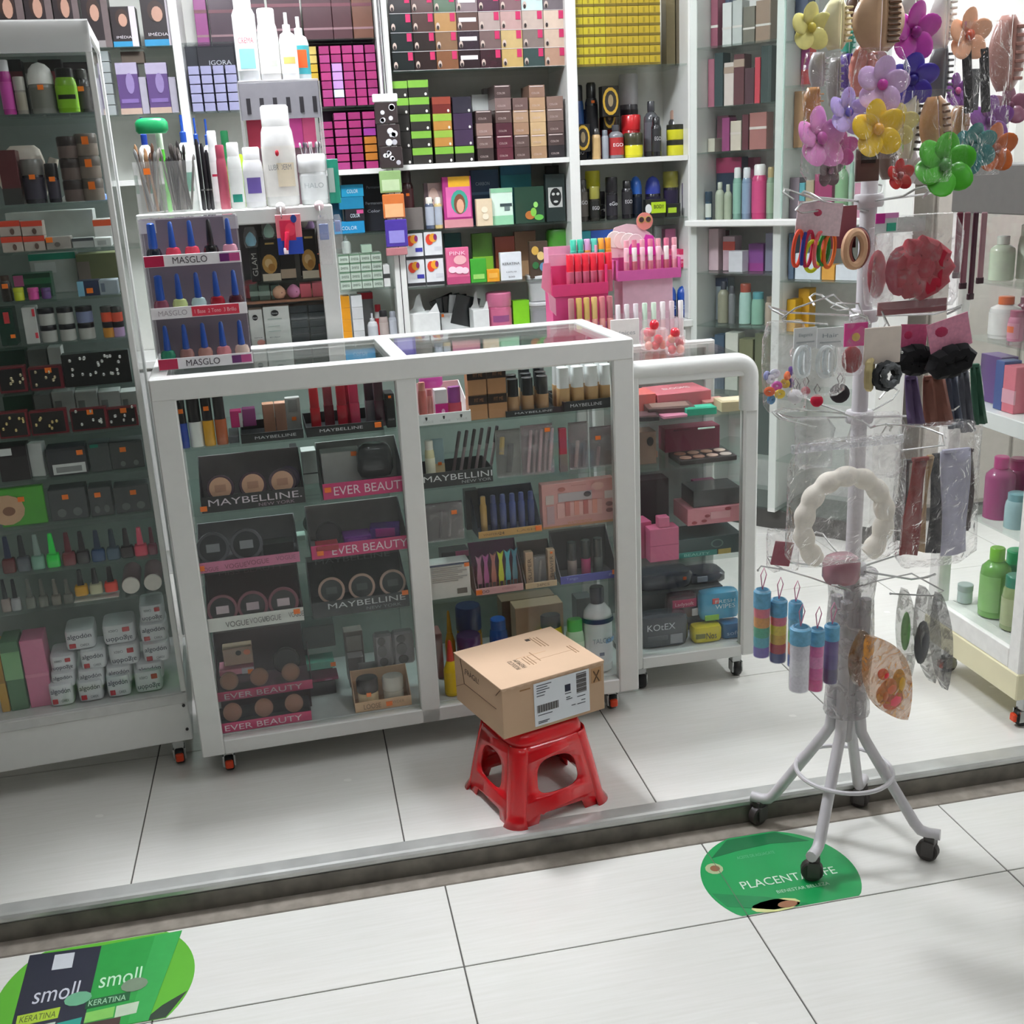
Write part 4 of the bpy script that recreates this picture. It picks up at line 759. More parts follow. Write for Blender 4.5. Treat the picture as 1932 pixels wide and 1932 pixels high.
for i, (x0, x1) in enumerate(((707, 742), (742, 782))):
    o = carton('hair_clip_case', '%s grey blister pack of eyelash tools %s' % (['first', 'second'][i], inK(4, 'first pane')), 'blister pack', FK, (x0, x1, 1197-5*i, 1262), .125, .03, '8d888a', zs=KB+.075, bev=.006, coat=.6, dots=[(.4, .8, .22, .12, '55504f'), (.4, .5, .26, .18, '6f6a6b'), (.45, .18, .24, .13, '4a4546')], group='grey blister packs')
o = ob('display_shelf', V_box(-.055, .055, 0, .06, 0, .0745, .001), m('5a4f50', .4), None, FK.w(.475, .118, KB), FK.a); tag(o, 'dark ledge under the grey blister packs in the counter', 'riser'); txt(o, 'bows', .02, .062, .03, .01, m('c9c4c4'), -.0015, 1)
tray(4, 'first pane', (668, 776, 1280, 1349), 'cream cardboard tray of powder tubs', 'd9b28c', 'e0b88f', [('LOOSE', .3, .5, .3, .5, '8a6a50'), ('POWDER', .72, .6, .3, .3, 'b08a6a')], lip=.32, depth=.075, v=.035, stk=(.6, .5))
for i, (x0, x1, c) in enumerate(((675, 716, 'e2cba0'), (724, 764, 'cfc9ba'))): bottle('powder_tub', '%s powder tub with sifter lid in the cream tray' % ['beige', 'white'][i], 'jar', FK, (x0, x1, 1284-4*i, 1330), .04, 'squat', c, ['3a3434', 'd4cfc4'][i], c, zs=KB+.004, stk=.5 if not i else None, dr=.8)
# ================= second bay
# --- top shelf
tray(0, 'second pane', (788, 888, 738, 815), 'white tray of pink tubes with tick marks', 'd9d6d4', 'e3e6e4', [("'", .15, .6, .04, .3, '2a2a2a'), ("'", .48, .6, .04, .3, '2a2a2a'), ("'", .81, .6, .04, .3, '2a2a2a'), ('VOGUE', .18, .3, .2, .2, 'b9bcba'), ('VOGUE', .5, .3, .2, .2, 'b9bcba'), ('VOGUE', .82, .32, .2, .2, 'b9bcba')], lip=.34, depth=.14, back='d7a9ae')
for i, (x0, x1, yt, k_, c, cp, nm) in enumerate(((790, 806, 722, 'flip', 'c96f66', 'd28a7c', 'salmon'), (806, 818, 735, 'flip', 'd89a90', 'b86a70', 'blush'))): bottle('lip_gloss', nm+' tube in the white tray of pink tubes', 'tube', FK, (x0, x1, yt, 790), .05+.02*i, k_, c, cp, zs=KZ[0]+.004, dr=.8)
carton('cream_box', 'white and magenta heart carton in the tray of pink tubes', 'box', FK, (816, 845, 735, 790), .05, .025, 'ece6ea', zs=KZ[0]+.012, panels=[(0, 1, 0, .5, 'cf1f86')], dots=[(.6, .22, .14, .1, 'f3b4d8')])
bottle('cream_tube', 'purple capped coral tube in the tray of pink tubes', 'tube', FK, (846, 872, 730, 790), .05, 'tall', 'd9576c', 'a04a9a', zs=KZ[0]+.006, dr=.6)
pouch(815, 725, .06, .035, 'cf4fa8', 'bright violet and orange sachet atop the tray of pink tubes', 'sachet', FK, .1, 'sachet', .03, KZ[0]+.078)
for r_ in range(2):
    for c_ in range(2):
        u0, u1, _, _ = rect(FK, (884+37*c_, 919+37*c_, 702, 805), .04); W = u1-u0; hh = .062
        o = ob('foundation_box', V_box(-W/2, W/2, -.02, .02, 0, hh-.0006, .001), m('b8875c', .5), None, FK.w((u0+u1)/2, .06, KZ[0]+hh*r_), FK.a); tag(o, 'tan foundation box with dark band, %s row, %s column, %s' % (['lower', 'upper'][r_], ['first', 'second'][c_], 'counter second pane'), 'box', 'tan foundation boxes')
        decorate(o, W, .04, hh, bands=[(.62, .98, '2b1a12')], texts=[('FIT ME', .55, .8, .5, .14, '9c6a48')])
for nm, b, L2 in (('black foundation tray with orange-tipped caps behind', (955, 1062, 770, 800), 'a'), ('black foundation tray with white-capped bottles', (1062, 1152, 752, 788), 'b')):
    tray(0, 'second pane', b, nm, '141517', '16181a', [('MAYBELLINE', .48, .55, .66, .32, 'c6c8c8')], lip=.9, depth=.15)
for r_ in range(3):
    for c_ in range(3):
        x = 970+28*c_-r_*3; yt = 716-r_*8-c_*3
        bottle('foundation_bottle', 'beige foundation bottle with black cap, %s row back, %s along, counter tray' % (ORD[r_+1], ORD[c_+1]), 'bottle', FK, (x-11, x+11, yt, 770), .04+.042*r_, 'tall', 'b58e68', '16181b', zs=KZ[0]+.004, pw=.8, group='black-capped foundation bottles') if not (r_ == 2 and c_ == 0) else None
for r_ in range(2):
    for c_ in range(4):
        x = 1065+27*c_-r_*8; yt = 694-r_*8-c_*2
        bottle('foundation_bottle', 'golden foundation bottle with white cap, %s row, %s along, counter tray' % (['front', 'back'][r_], ORD[c_+1]), 'bottle', FK, (x-11.5, x+11.5, yt, 755), .042+.04*r_, 'tall', 'c79f6c', 'eef0ef', zs=KZ[0]+.004, pw=.55, group='white-capped foundation bottles')
# --- second shelf
o = tray(1, 'second pane', (797, 930, 886, 918), 'black sign tray with cut-off pale lettering', '17191a', '1a1c1d', [('MAYBELLINI', .5, .62, .98, .4, 'd8dada'), ('NEW YOR', .76, .22, .42, .2, 'a9adac')], lip=.95, depth=.12)
bottle('nail_glue', 'cream pointed tube behind the black sign tray', 'tube', FK, (803, 822, 833, 900), .06, 'flip', 'e6dfae', 'eeeadb', 'f1ecd0', zs=KZ[1]+.004)
carton('nail_glue_card', 'blue and cream card with orange sticker behind the black sign tray', 'card', FK, (815, 838, 828, 895), .09, .006, '9db9c0', zs=KZ[1]+.004, panels=[(0, 1, 0, .4, 'e0c99a')], stk=(.6, .4))
random.seed(3)
for i in range(6):
    x = 850+15*i; c = ['5d4a4c', '8f7e80', '6d5c5e', '9b8688', '7a696b', 'a39092'][i]
    u, z = FK.P(x, 860, .07); o = ob('eyeliner_pencil', shift(rot(V_lathe([(.001, 0), (.0042, .012), (.0042, .12), (.0035, .125)], 8), R(12), 'y'), 0, 0, 0), m(c, .35), None, FK.w(u, .07+.004*i, KZ[1]+.004), FK.a, True); tag(o, '%s eyeliner pencil leaning, %s behind the black sign tray' % (['brown', 'grey', 'umber', 'silver', 'taupe', 'pale'][i], ORD[i+1]), 'pencil', 'leaning eyeliner pencils'); ob('pencil_cap', shift(rot(V_lathe([(.0046, .085), (.0046, .126), (.003, .128)], 8), R(12), 'y'), 0, 0, 0), m('4a4042', .3), o, smooth=True)
BL = clear('efe9ea', .16, .08, .6, .3)
def blister(b, v, what, zs, card, items, cat='blister pack', cardz=(.55, 1), tilt=0, fr=None, stk=None):
    fr = fr or FK
    u0, u1, z0, z1 = rect(fr, b, v, zs); W, Hh = u1-u0, z1-z0; o = empty('blister_pack', fr.w((u0+u1)/2, v+.01, z0), fr.a+R(tilt)); tag(o, what, cat)
    ob('backing_card', V_box(-W/2, W/2, .004, .006, 0, Hh, 0), m(card, .5), o); ob('clear_front', V_box(-W/2, W/2, -.009, .004, 0, Hh*.98, .003), BL, o)
    for x0, x1, a, b_, c in items: ob('brush', shift(rot(V_lathe([(.5*(x1-x0)*W, 0), (.5*(x1-x0)*W, (b_-a)*Hh), (.3*(x1-x0)*W, (b_-a)*Hh+.002)], 8, 1, .5), R(6), 'y'), ((x0+x1)/2-.5)*W, -.003, a*Hh), m(c, .4), o, smooth=True)
    if stk: ob('price_sticker', V_box((stk[0]-.5)*W-.007, (stk[0]-.5)*W+.007, -.0115, -.009, stk[1]*Hh-.005, stk[1]*Hh+.005), STK(), o)
    return o
blister((938, 985, 812, 905), .05, 'clear blister of makeup brush on grey card '+inK(1, 'second pane'), KZ[1], '7f8078', [(.35, .6, .1, .7, '3a3c38'), (.1, .3, .5, .85, 'b59a4a')])
blister((986, 1046, 803, 900), .045, 'clear blister set of slim pink brushes '+inK(1, 'second pane'), KZ[1], 'a08e90', [(.12+.17*i, .22+.17*i, .06, .9, ['c0a0a4', '8a7476', 'b8969a', '9a8486', 'c4a8aa'][i]) for i in range(5)], stk=(.8, .9))
carton('brow_pencil_box', 'slim red and grey brow pencil pack '+inK(1, 'second pane'), 'box', FK, (1056, 1070, 808, 895), .05, .012, 'b03448', zs=KZ[1], bands=[(0, .4, '7f7577')])
blister((1076, 1112, 798, 893), .05, 'eyelash brush blister with white header card '+inK(1, 'second pane'), KZ[1], '8d8180', [(.2, .4, .05, .6, 'a58c88'), (.6, .8, .05, .6, '6d5d5c')])
blister((1116, 1158, 806, 890), .05, 'smoky blister pack with orange sticker '+inK(1, 'second pane'), KZ[1], '6a5f62', [(.2, .36, .05, .5, '9c8284')], stk=(.3, .75))
# --- third shelf
blister((806, 876, 950, 1040), .05, 'dark grey bag of pointed tools with orange dots '+inK(2, 'second pane'), KZ[2], '4d4748', [(.3, .38, .1, .8, '2e2a2b'), (.55, .63, .1, .75, '6a6263')], stk=(.75, .75))
carton('mascara_box', 'dark carton standing behind the navy mascara tray '+inK(2, 'second pane'), 'box', FK, (880, 905, 925, 1035), .12, .03, '1d1a1c', zs=KZ[2])
tray(2, 'second pane', (901, 1022, 935, 1030), 'kraft tray of navy mascara tubes', '1d2038', 'c89a52', [('VINIFERA', .2, .5, .26, .3, '7d5c2c'), ('24', .36, .5, .08, .44, '4a3a20'), ('LASH', .75, .55, .3, .3, '8a6a3a')], lip=.17, depth=.1, v=.04, back='1a1c30', stk=(.94, .6))
for i, (x, c) in enumerate(((914, 'b8924e'), (933, '3a4270'), (951, '4a5488'), (969, '4e588c'), (986, '454f84'), (1004, '3d4678'))): bottle('mascara_tube', '%s mascara tube, %s in the kraft tray' % ('gold' if i == 0 else 'navy', ORD[i+1]), 'mascara', FK, (x-6.5, x+6.5, 938-i*2, 1015), .05, 'spray', c, c, zs=KZ[2]+.004, group='mascara tubes in the kraft tray')
o = carton('mascara_set_box', 'flat pink mascara display box with eye drawings '+inK(2, 'second pane'), 'box', FK, (1023, 1160, 908, 1005), .05, .03, 'd49a94', zs=KZ[2], panels=[(.05, .16, .55, .75, 'c9b6b0'), (.22, .68, .58, .77, 'b9aeb0'), (.86, 1, .55, .72, 'dccac6'), (.06, .16, .1, .5, 'b9989c'), (.2, .82, .22, .55, 'dba6a0')], dots=[(.27, .86, .05, .05, 'b06a62'), (.62, .7, .05, .06, '4a3a3c'), (.92, .42, .05, .05, '7a4a48'), (.92, .28, .05, .05, '8a5654'), (.76, .86, .09, .09, 'd9a79c')], texts=[('MASCARA', .5, .93, .2, .03, 'a8645a'), ('WATERPROOF', .5, .1, .34, .06, 'c28a58'), ('EYE LASH', .55, .03, .3, .03, 'a87a6c')], bands=[(0, .05, 'c0875a')])
for i in range(4): ob('tube_print', V_box((.3+.13*i-.5)*.19, (.37+.13*i-.5)*.19, -.0185, -.0165, .03, .068), m(['c07068', 'd68c7c', 'b8625c', 'd8907e'][i]), o)
# --- fourth shelf
o = carton('cream_box', 'white carton back covered with small print '+inK(3, 'second pane'), 'box', FK, (810, 888, 1062, 1142), .05, .05, 'd6d6d2', zs=KZ[3], bands=[(.93, .98, '33405e')])
for i in range(9): ob('print_line', V_box(-.046, .046-(i % 3)*.012, -.027, -.0245, .088-i*.0052, .0895-i*.0052), m('9a9a98'), o)
ob('barcode', V_box(.018, .044, -.027, -.0245, .01, .024), m('5a5a58'), o); ob('price_sticker', V_box(.04, .053, -.0275, -.0245, .082, .092), STK(), o)
carton('cream_box', 'black and pink carton on top of the white printed carton', 'box', FK, (838, 888, 1040, 1062), .055, .045, '26232a', zs=KZ[3]+.1, panels=[(.5, 1, .1, 1, 'b24a78')]) if 0 else carton('cream_box', 'black and pink carton behind the white printed carton', 'box', FK, (836, 888, 1040, 1130), .11, .05, '2a2226', zs=KZ[3], panels=[(.5, 1, .85, 1, 'b24a78')])
tray(3, 'second pane', (896, 986, 1036, 1130), 'pale pink tray of rainbow eyebrow razors', '4a2a44', 'd5a3a8', [('OO', .2, .5, .15, .4, '5a4448'), ('EYEBROW', .7, .6, .3, .3, 'b07a80')], lip=.16, depth=.08, v=.04, back='6a2a5c', stk=(.06, .5))
for i, (x, c, nm) in enumerate(((905, 'a8648e', 'mauve'), (918, 'b04a9a', 'magenta'), (932, 'a85a58', 'rose'), (946, 'c9d81e', 'lime'), (959, '3fb0c4', 'aqua'), (972, '2f7f9a', 'teal'))):
    u0, u1, z0, z1 = rect(FK, (x-6, x+6, 1044-i*3, 1120), .06, KZ[3]+.012); W, Hh = u1-u0, z1-z0
    pts = [(-W*.3, 0), (W*.3, 0), (W*.42, Hh*.35), (W*.22, Hh*.75), (W*.5, Hh), (0, Hh*.93), (-W*.5, Hh), (-W*.22, Hh*.75), (-W*.42, Hh*.35)]
    o = ob('eyebrow_razor', V_poly(pts, -.003, .003), m(c, .3, coat=.4), None, FK.w((u0+u1)/2, .065, KZ[3]+.004), FK.a); tag(o, nm+' fishtail eyebrow razor in the pale pink tray', 'razor', 'rainbow eyebrow razors'); ob('blade_guard', V_box(-W*.3, W*.3, -.0035, .0035, 0, Hh*.2, .001), m('3a2a3a', .4), o)
tray(3, 'second pane', (990, 1050, 1036, 1125), 'kraft and black shaver tray', '2b2422', 'cdb089', [('24PCS', .55, .5, .4, .4, '6b5540')], lip=.15, depth=.08, v=.04, back='5a463a')
for i, (x0, x1, s) in enumerate(((992, 1007, 'SUPER'), (1034, 1048, 'SHAVER'))):
    o = carton('shaver_box', 'slim kraft box with sideways lettering, %s side of the shaver tray' % ['one', 'far'][i], 'box', FK, (x0, x1, 1042-i*5, 1112), .055, .02, 'c3a383', zs=KZ[3]+.004, stk=(.5, .92) if i else None); q = txt(o, s, 0, .045, .06, .009, m('5d4a3a'), -.0115, 1, (0, R(-90), 0))
blister((1008, 1033, 1050, 1112), .06, 'clear plastic shaver between two slim kraft boxes', KZ[3]+.004, '3a302e', [(.3, .5, .05, .8, '7a6e6a')])
tray(3, 'second pane', (1056, 1165, 1015, 1112), 'purple and pink lip display tray with dark tubes', '5d5458', '4a4aa6', [('Tango', .2, .6, .2, .45, '8f8fd6'), ('gloss', .9, .6, .12, .4, 'a9a9e0')], lip=.18, depth=.1, v=.04, back='514a4c', stk=(.95, .8))
for i, (x, c, cp, nm) in enumerate(((1082, '9a8a86', '2b2f30', 'glittery'), (1108, 'c9447e', '272b2c', 'pink'), (1131, '5a6460', '2a2e30', 'grey-green'))): bottle('lip_gloss', nm+' tube with black cap in the purple lip display tray', 'lip gloss', FK, (x-9, x+9, 1025-i*4, 1100), .06, 'tall', c, cp, zs=KZ[3]+.004, group='tubes in the purple lip tray')
# --- bottom board
BB = KB
for i, (x0, x1, yt, k_, c, cp, lb, nm, v) in enumerate(((842, 862, 1155, 'sharp', 'c58a14', 'd79a1e', None, 'amber pointed', .2), (866, 916, 1150, 'jar', 'b98d1c', '2c3a66', 'c69a26', 'gold jar with navy lid', .16), (929, 964, 1172, 'flip', '1f55a8', '2560b8', None, 'blue squat', .16))):
    bottle('hair_cream', nm+' product at the bottom of the counter behind the parcel', 'bottle', FK, (x0, x1, yt, 1300), v, k_, c, cp, lb, zs=BB)
bottle('hair_cream', 'purple-lidded gold jar at the bottom of the counter behind the parcel', 'jar', FK, (868, 914, 1205, 1300), .05, 'jar', 'a97f1a', '4a2a5c', 'b98d22', zs=BB)
bottle('hair_oil', 'yellow pear-shaped bottle with red and white cap behind the parcel', 'bottle', FK, (839, 868, 1213, 1318), .04, 'sharp', 'f0c818', 'd8402a', 'f2cc20', zs=BB)
carton('cosmetic_box', 'dull pink carton beside the middle post behind the yellow bottle', 'box', FK, (826, 838, 1195, 1320), .16, .06, '9a6a68', zs=BB)
for i, (x0, x1, yt, c, v, zz) in enumerate(((950, 1050, 1128, '8f7764', .24, BB), (975, 1065, 1142, 'b89a80', .17, BB))): carton('kraft_box', '%s kraft carton behind the yellow round bottle in the counter' % ['tall brown', 'light tan'][i], 'box', FK, (x0, x1, yt, 1290), v, .06, c, zs=zz, stk=(.68, .62) if i else None)
bottle('shampoo_bottle', 'round yellow bottle with dark cap behind the parcel', 'bottle', FK, (1022, 1068, 1165, 1290), .08, 'flip', 'e8c815', '3a3638', zs=BB, dr=.7)
bottle('lotion_bottle', 'pale green bottle with bright green cap beside the white talc', 'bottle', FK, (1067, 1106, 1172, 1280), .06, 'flip', 'c2e2bf', '52b84f', 'd6eccf', zs=BB, pw=.7, dr=.7, stk=.5)
o = bottle('talc_bottle', 'tall white talc bottle with navy cap and blue bands', 'bottle', FK, (1104, 1161, 1114, 1275), .045, 'bottle', 'eceff0', '23283a', 'e6ecf0', zs=BB, dr=.85, word='TALCO', wcol='7f8fa0')
tu0, tu1, tz0, tz1 = rect(FK, (1104, 1161, 1114, 1275), .045, BB); tw, th = tu1-tu0, tz1-tz0
for z0, z1, c, a0, a1 in ((.60, .655, '22305c', -179, 0), (.36, .41, '7fb0dc', -75, -20), (.22, .26, '5d6a80', -100, -82)): ob('blue_band', V_lathe([(.514, z0*th), (.514, z1*th)], 20, tw, tw*.85, 1, R(a0), R(a1), False), m(c, .4), o, smooth=True)
carton('cosmetic_box', 'dark grey carton behind the white talc bottle in the counter', 'box', FK, (1090, 1120, 1128, 1270), .2, .05, '55585a', zs=BB)
# ================================================================== contents of the narrow cabinet with the tube rail
def cR(i, name, what, b, col, v=.06, depth=.06, cat='box', **kw):
    zs = kw.pop('zs', (RZ+[RB])[i]); return carton(name, what+', narrow cabinet '+['top shelf', 'second shelf', 'third shelf', 'bottom'][i], cat, FR, b+(b[2]+40,), v, depth, col, zs=zs, **kw)
o = cR(0, 'eyeshadow_palette', 'wide pink palette box lying flat', (1212, 1345, 724), 'd2707c', v=.10, depth=.2, cat='palette'); o.scale.z = 1
u0, u1, z0, z1 = rect(FR, (1215, 1330, 722, 790), .2, RZ[0])
def slab(px, py, w_, d_, h_, col, what, z, rz=0, name='palette', v=None, cat='palette', top=None, words=None, fr=FR, wc='f2e6e6'):
    u, _ = fr.P(px, py, v); o = ob(name, V_box(-w_/2, w_/2, -d_/2, d_/2, 0, h_, .0015), m(col, .35, coat=.3), None, fr.w(u, v, z), fr.a+R(rz)); tag(o, what, cat)
    if top: ob('top_print', V_box(-w_*.4, w_*.4, -d_*.35, d_*.35, h_-.001, h_+.0008), m(top, .4), o)
    if words: ftxt(o, words, 0, 0, w_*.5, d_*.18, h_+.0012, m(wc, .5))
    return o
COL.objects.unlink(o); [bpy.data.objects.remove(c_) for c_ in list(o.children)]; LAB.pop(o['label']); bpy.data.objects.remove(o)
slab(1275, 750, .16, .13, .045, 'd2707c', 'wide pink palette box lying at the back, narrow cabinet top shelf', RZ[0], 3, v=.22, words='BLOOMS')
slab(1262, 770, .13, .09, .022, '5d4a46', 'brown palette with clear lid, narrow cabinet top shelf', RZ[0], -8, v=.12, top='8b746a')
slab(1268, 782, .12, .075, .016, '1f1a1c', 'flat black palette at the shelf edge, narrow cabinet top shelf', RZ[0], 5, v=.07) if 0 else None
slab(1218, 785, .07, .08, .012, '2a2022', 'black and pink plastic-wrapped palette, narrow cabinet top shelf', RZ[0], -14, v=.075, top='6a4a50')
slab(1212, 760, .05, .09, .05, 'e0706a', 'coral plastic bag of puffs, narrow cabinet top shelf', RZ[0], 0, v=.2, name='puff_bag', cat='bag')
slab(1319, 778, .085, .05, .02, '2fae8c', 'small teal carton, narrow cabinet top shelf', RZ[0], -4, v=.075, top='3cbf9c', name='cosmetic_box', cat='box')
slab(1378, 772, .075, .07, .028, 'd9c7a2', 'cream carton beside the teal carton, narrow cabinet top shelf', RZ[0], -3, v=.095, top='e6d8ba', name='cosmetic_box', cat='box')
slab(1345, 758, .07, .06, .018, 'd69a90', 'rose flat compact behind the teal carton, narrow cabinet top shelf', RZ[0], 5, v=.16, name='cosmetic_box', cat='box')
slab(1268, 790, .07, .05, .008, 'd98aa4', 'thin pink card box at the shelf edge, narrow cabinet top shelf', RZ[0], 4, v=.07, name='cosmetic_box', cat='box')
# second shelf
cR(1, 'cosmetic_box', 'brown carton with dark flower print', (1200, 1238, 815), '8f7262', v=.10, dots=[(.7, .7, .16, .14, '2f2422')]); cR(1, 'cosmetic_box', 'low tan carton', (1198, 1266, 872), 'b98a76', v=.05)
cR(1, 'palette', 'large dark rose palette carton standing at the back', (1255, 1358, 806), '8c3a52', v=.2, texts=[('BROWS', .3, .93, .3, .06, '3a1c26')])
o = cR(1, 'price_card', 'glowing mint-white price card', (1317, 1349, 806), 'dff5ea', v=.045, depth=.003, cat='price card', zs=RZ[0]-.038)
o = slab(1325, 872, .165, .10, .014, '3a2f30', 'dark contour palette with round pans, narrow cabinet second shelf', RZ[1], 0, v=.1)
for r_ in range(2):
    for c_ in range(4): ob('powder_pan', shift(V_lathe([(.0165, .0135), (.0165, .0155), (.0155, .016)], 16), -.058+.039*c_, -.024+.046*r_, 0), m(['c9a08e', 'b98c7a', 'd3b0a0', 'e3d2c8', 'a87c6c', 'c09684', 'b08874', 'd9c0b2'][r_*4+c_], .6), o, smooth=True)
# third shelf
cR(2, 'cosmetic_box', 'maroon plain box at the back', (1310, 1352, 893), '5a2438', v=.22, zs=RZ[2]+.17) if 0 else None
cR(2, 'perfume_box', 'tall pink carton leaning', (1203, 1228, 985), 'c65a80', v=.10, tilt=6); cR(2, 'perfume_box', 'pink carton with crossed seams', (1226, 1281, 997), 'd4678c', v=.06, depth=.05, bands=[(.48, .5, 'b24a70')], dots=[]); 
slab(1250, 985, .032, .03, .03, 'd4678c', 'small pink cube on top of the crossed pink carton', rect(FR, (1226, 1281, 997, 1040), .06, RZ[2])[3]+.0005, 0, v=.08, name='perfume_box', cat='box')
zc = RZ[2]+.092
o = cR(2, 'gift_box', 'pink carton with cherry drawings', (1304, 1406, 956), 'd98a94', v=.07, depth=.12, zs=zc, panels=[(.42, .78, .3, .72, 'e0a2a8')], dots=[(.74, .84, .06, .1, '9c3a44'), (.36, .52, .05, .09, '9c3a44'), (.3, .24, .05, .09, 'a8444c'), (.12, .18, .05, .08, 'a8444c')])
cR(2, 'cosmetic_box', 'dark teal carton with ring print', (1285, 1405, 1012), '1f3a3a', v=.065, depth=.12, panels=[(.0, .6, .02, .3, '24837a'), (.62, .82, .02, .28, 'b09a4a')], dots=[(.6, .62, .1, .22, '55706c'), (.6, .62, .075, .17, '1f3a3a')], texts=[('BEAUTY', .28, .16, .4, .14, '8fd0c4')])
carton('makeup_case', 'black glossy case with clear lid lying on the cherry carton', 'case', FR, (1315, 1404, 922, 950), .08, .1, '2b2a2c', zs=rect(FR, (1304, 1406, 956, 1000), .07, zc)[3]+.0005, coat=.8)
cR(2, 'cosmetic_box', 'dark maroon carton at the back', (1205, 1262, 905), '3a1f28', v=.22); cR(2, 'cosmetic_box', 'wine square box at the very back', (1312, 1352, 908), '5c2440', v=.26, depth=.04)
# bottom: sanitary pads
def bagpack(b, v, col, what, zs, dep=.07, words=(), marks=(), name='sanitary_pack', fr=FR, group=None, tilt=0, cat='pack'):
    u0, u1, z0, z1 = rect(fr, b, v, zs); W, Hh = u1-u0, z1-z0
    vf = V_lathe([(.30, 0), (.46, .04), (.5, .2), (.5, .8), (.46, .96), (.36, 1)], 20, W, dep, .45); o = ob(name, ([(x, y, z*Hh) for x, y, z in vf[0]], vf[1]), m(col, .25, coat=.5), None, fr.w((u0+u1)/2, v+dep/2, z0), fr.a+R(tilt), True); tag(o, what, cat, group)
    for x0, x1, a, b_, c in marks: ob('print_panel', V_box((x0-.5)*W, (x1-.5)*W, -dep/2-.0012, -dep/2+.006, a*Hh, b_*Hh, .001), m(c, .4), o)
    for s, cx, cz, ww, hh, c in words: txt(o, s, (cx-.5)*W, cz*Hh, ww*W, hh*Hh, m(c, .5), -dep/2-.002, 1)
    return o
bagpack((1208, 1302, 1163, 1230), .05, '3b3e46', 'dark grey pad pack with pale brand lettering, narrow cabinet bottom', RB, words=[('KOtEX', .42, .68, .56, .2, 'c9cbd0')], marks=[(.15, .55, .25, .4, '55585f'), (.6, .85, .1, .4, '8f9096')])
bagpack((1309, 1364, 1183, 1225), .045, 'd9c81e', 'small yellow wet wipe pack, narrow cabinet bottom', RB, .05, words=[('Nos', .6, .45, .35, .4, '3a3a2c')], marks=[(.08, .4, .3, .6, '7d7a34')])
bagpack((1366, 1404, 1176, 1222), .05, '2f6a9c', 'small blue tissue pack, narrow cabinet bottom', RB, .05, words=[('soft', .5, .4, .6, .25, '9cc0dc')])
bagpack((1328, 1402, 1117, 1180), .07, '3fa0c8', 'sky blue wipe pack with green corner, narrow cabinet bottom', RB+.055, .05, words=[('WIPES', .6, .5, .5, .16, 'd9f0f5'), ('FRESH', .6, .68, .5, .12, 'd9f0f5')], marks=[(.1, .45, .02, .22, '8ac63a'), (.28, .45, .6, .8, 'd85a5a')])
bagpack((1262, 1320, 1125, 1170), .10, '4a2a34', 'dark pack with raspberry oval badge, narrow cabinet bottom', RB+.06, .05, words=[('Ladysoft', .5, .64, .6, .2, 'f0c0d0')], marks=[(.12, .9, .5, .85, 'b8285c'), (.75, .95, .08, .4, 'c8c4c8')])
bagpack((1206, 1312, 1085, 1130), .16, '2c3242', 'long navy fabric pouch at the back, narrow cabinet bottom', RB+.13, .1, marks=[(.78, .84, .55, .75, 'e0622a')]); bagpack((1330, 1406, 1080, 1120), .17, '23263a', 'dark blue pouch with white tag at the back, narrow cabinet bottom', RB+.13, .1, marks=[(.25, .5, .3, .85, 'b9bccb')])
o = ob('storage_box', V_box(-.15, .15, 0, .12, 0, .1295, .002), m('3a3d42', .5), None, FR.w(.157, .15, RB)); tag(o, 'dark storage box under the navy pouches, narrow cabinet bottom', 'box')

# ================================================================== nail polish display on the counter
zc = 1.0375
pz = FK.P(300, 700, .10)
u0, _ = FK.P(300, 690, .10); u1, _ = FK.P(478, 690, .10)
e = empty('nail_polish_display', FK.w((u0+u1)/2, .10, zc), FK.a); W = .243; Hh = .345; tag(e, 'three-tier clear acrylic nail polish display standing on the counter', 'display stand')
W = u1-u0; AC = clear('f2eef2', .10, .05, .6)
ob('back_board', V_box(-W/2, W/2, .10, .104, 0, Hh, .001), m('7d747d', .5, var=.04), e)
for s in (-1, 1): ob('side_panel', V_box(s*W/2-.002, s*W/2+.002, 0, .10, 0, Hh, .0005), AC, e)
ob('top_panel', V_box(-W/2, W/2, .02, .102, Hh-.003, Hh, .0005), AC, e)
for s in (-1, 1): ob('corner_pad', V_box(s*W*.44-.017, s*W*.44+.017, .098, .1005, Hh-.035, Hh-.006), m('c5c3c3', .5), e)
TZ = [.0, .118, .236]
for i, z in enumerate(TZ):
    ob('tier', V_box(-W/2+.002, W/2-.002, .004, .10, z+.008, z+.012), AC, e)
    st = ob('front_strip', V_box(-W/2-.001, W/2+.001, -.003, .0, z+.002, z+.028, .0005), m('e9e6e8', .35), e)
    if i == 1:
        ob('red_print', V_box(-W*.08, W*.42, -.0042, -.002, z+.004, z+.026), m('d83a50', .4), st); txt(st, 'MASGLO', -W*.28, z+.015, W*.3, .012, m('a9a0a6'), -.004); txt(st, '1 Base  2 Tono  3 Brillo', W*.17, z+.015, W*.44, .009, m('f4c6cc'), -.0055, 1)
    else:
        txt(st, 'MASGLO', -W*.03, z+.015, W*.36, .015, m('4a4248'), -.004, 0)
        ob('red_print', V_box(-W*.5, -W*.3, -.0042, -.002, z+.003, z+.027), m('b8244c', .4), st); ob('purple_print', V_box(W*.28, W*.38, -.0042, -.002, z+.006, z+.024), m('6a2a6c', .4), st); ob('pink_print', V_box(W*.38, W*.49, -.0042, -.002, z+.006, z+.024), m('b84a84', .4), st)
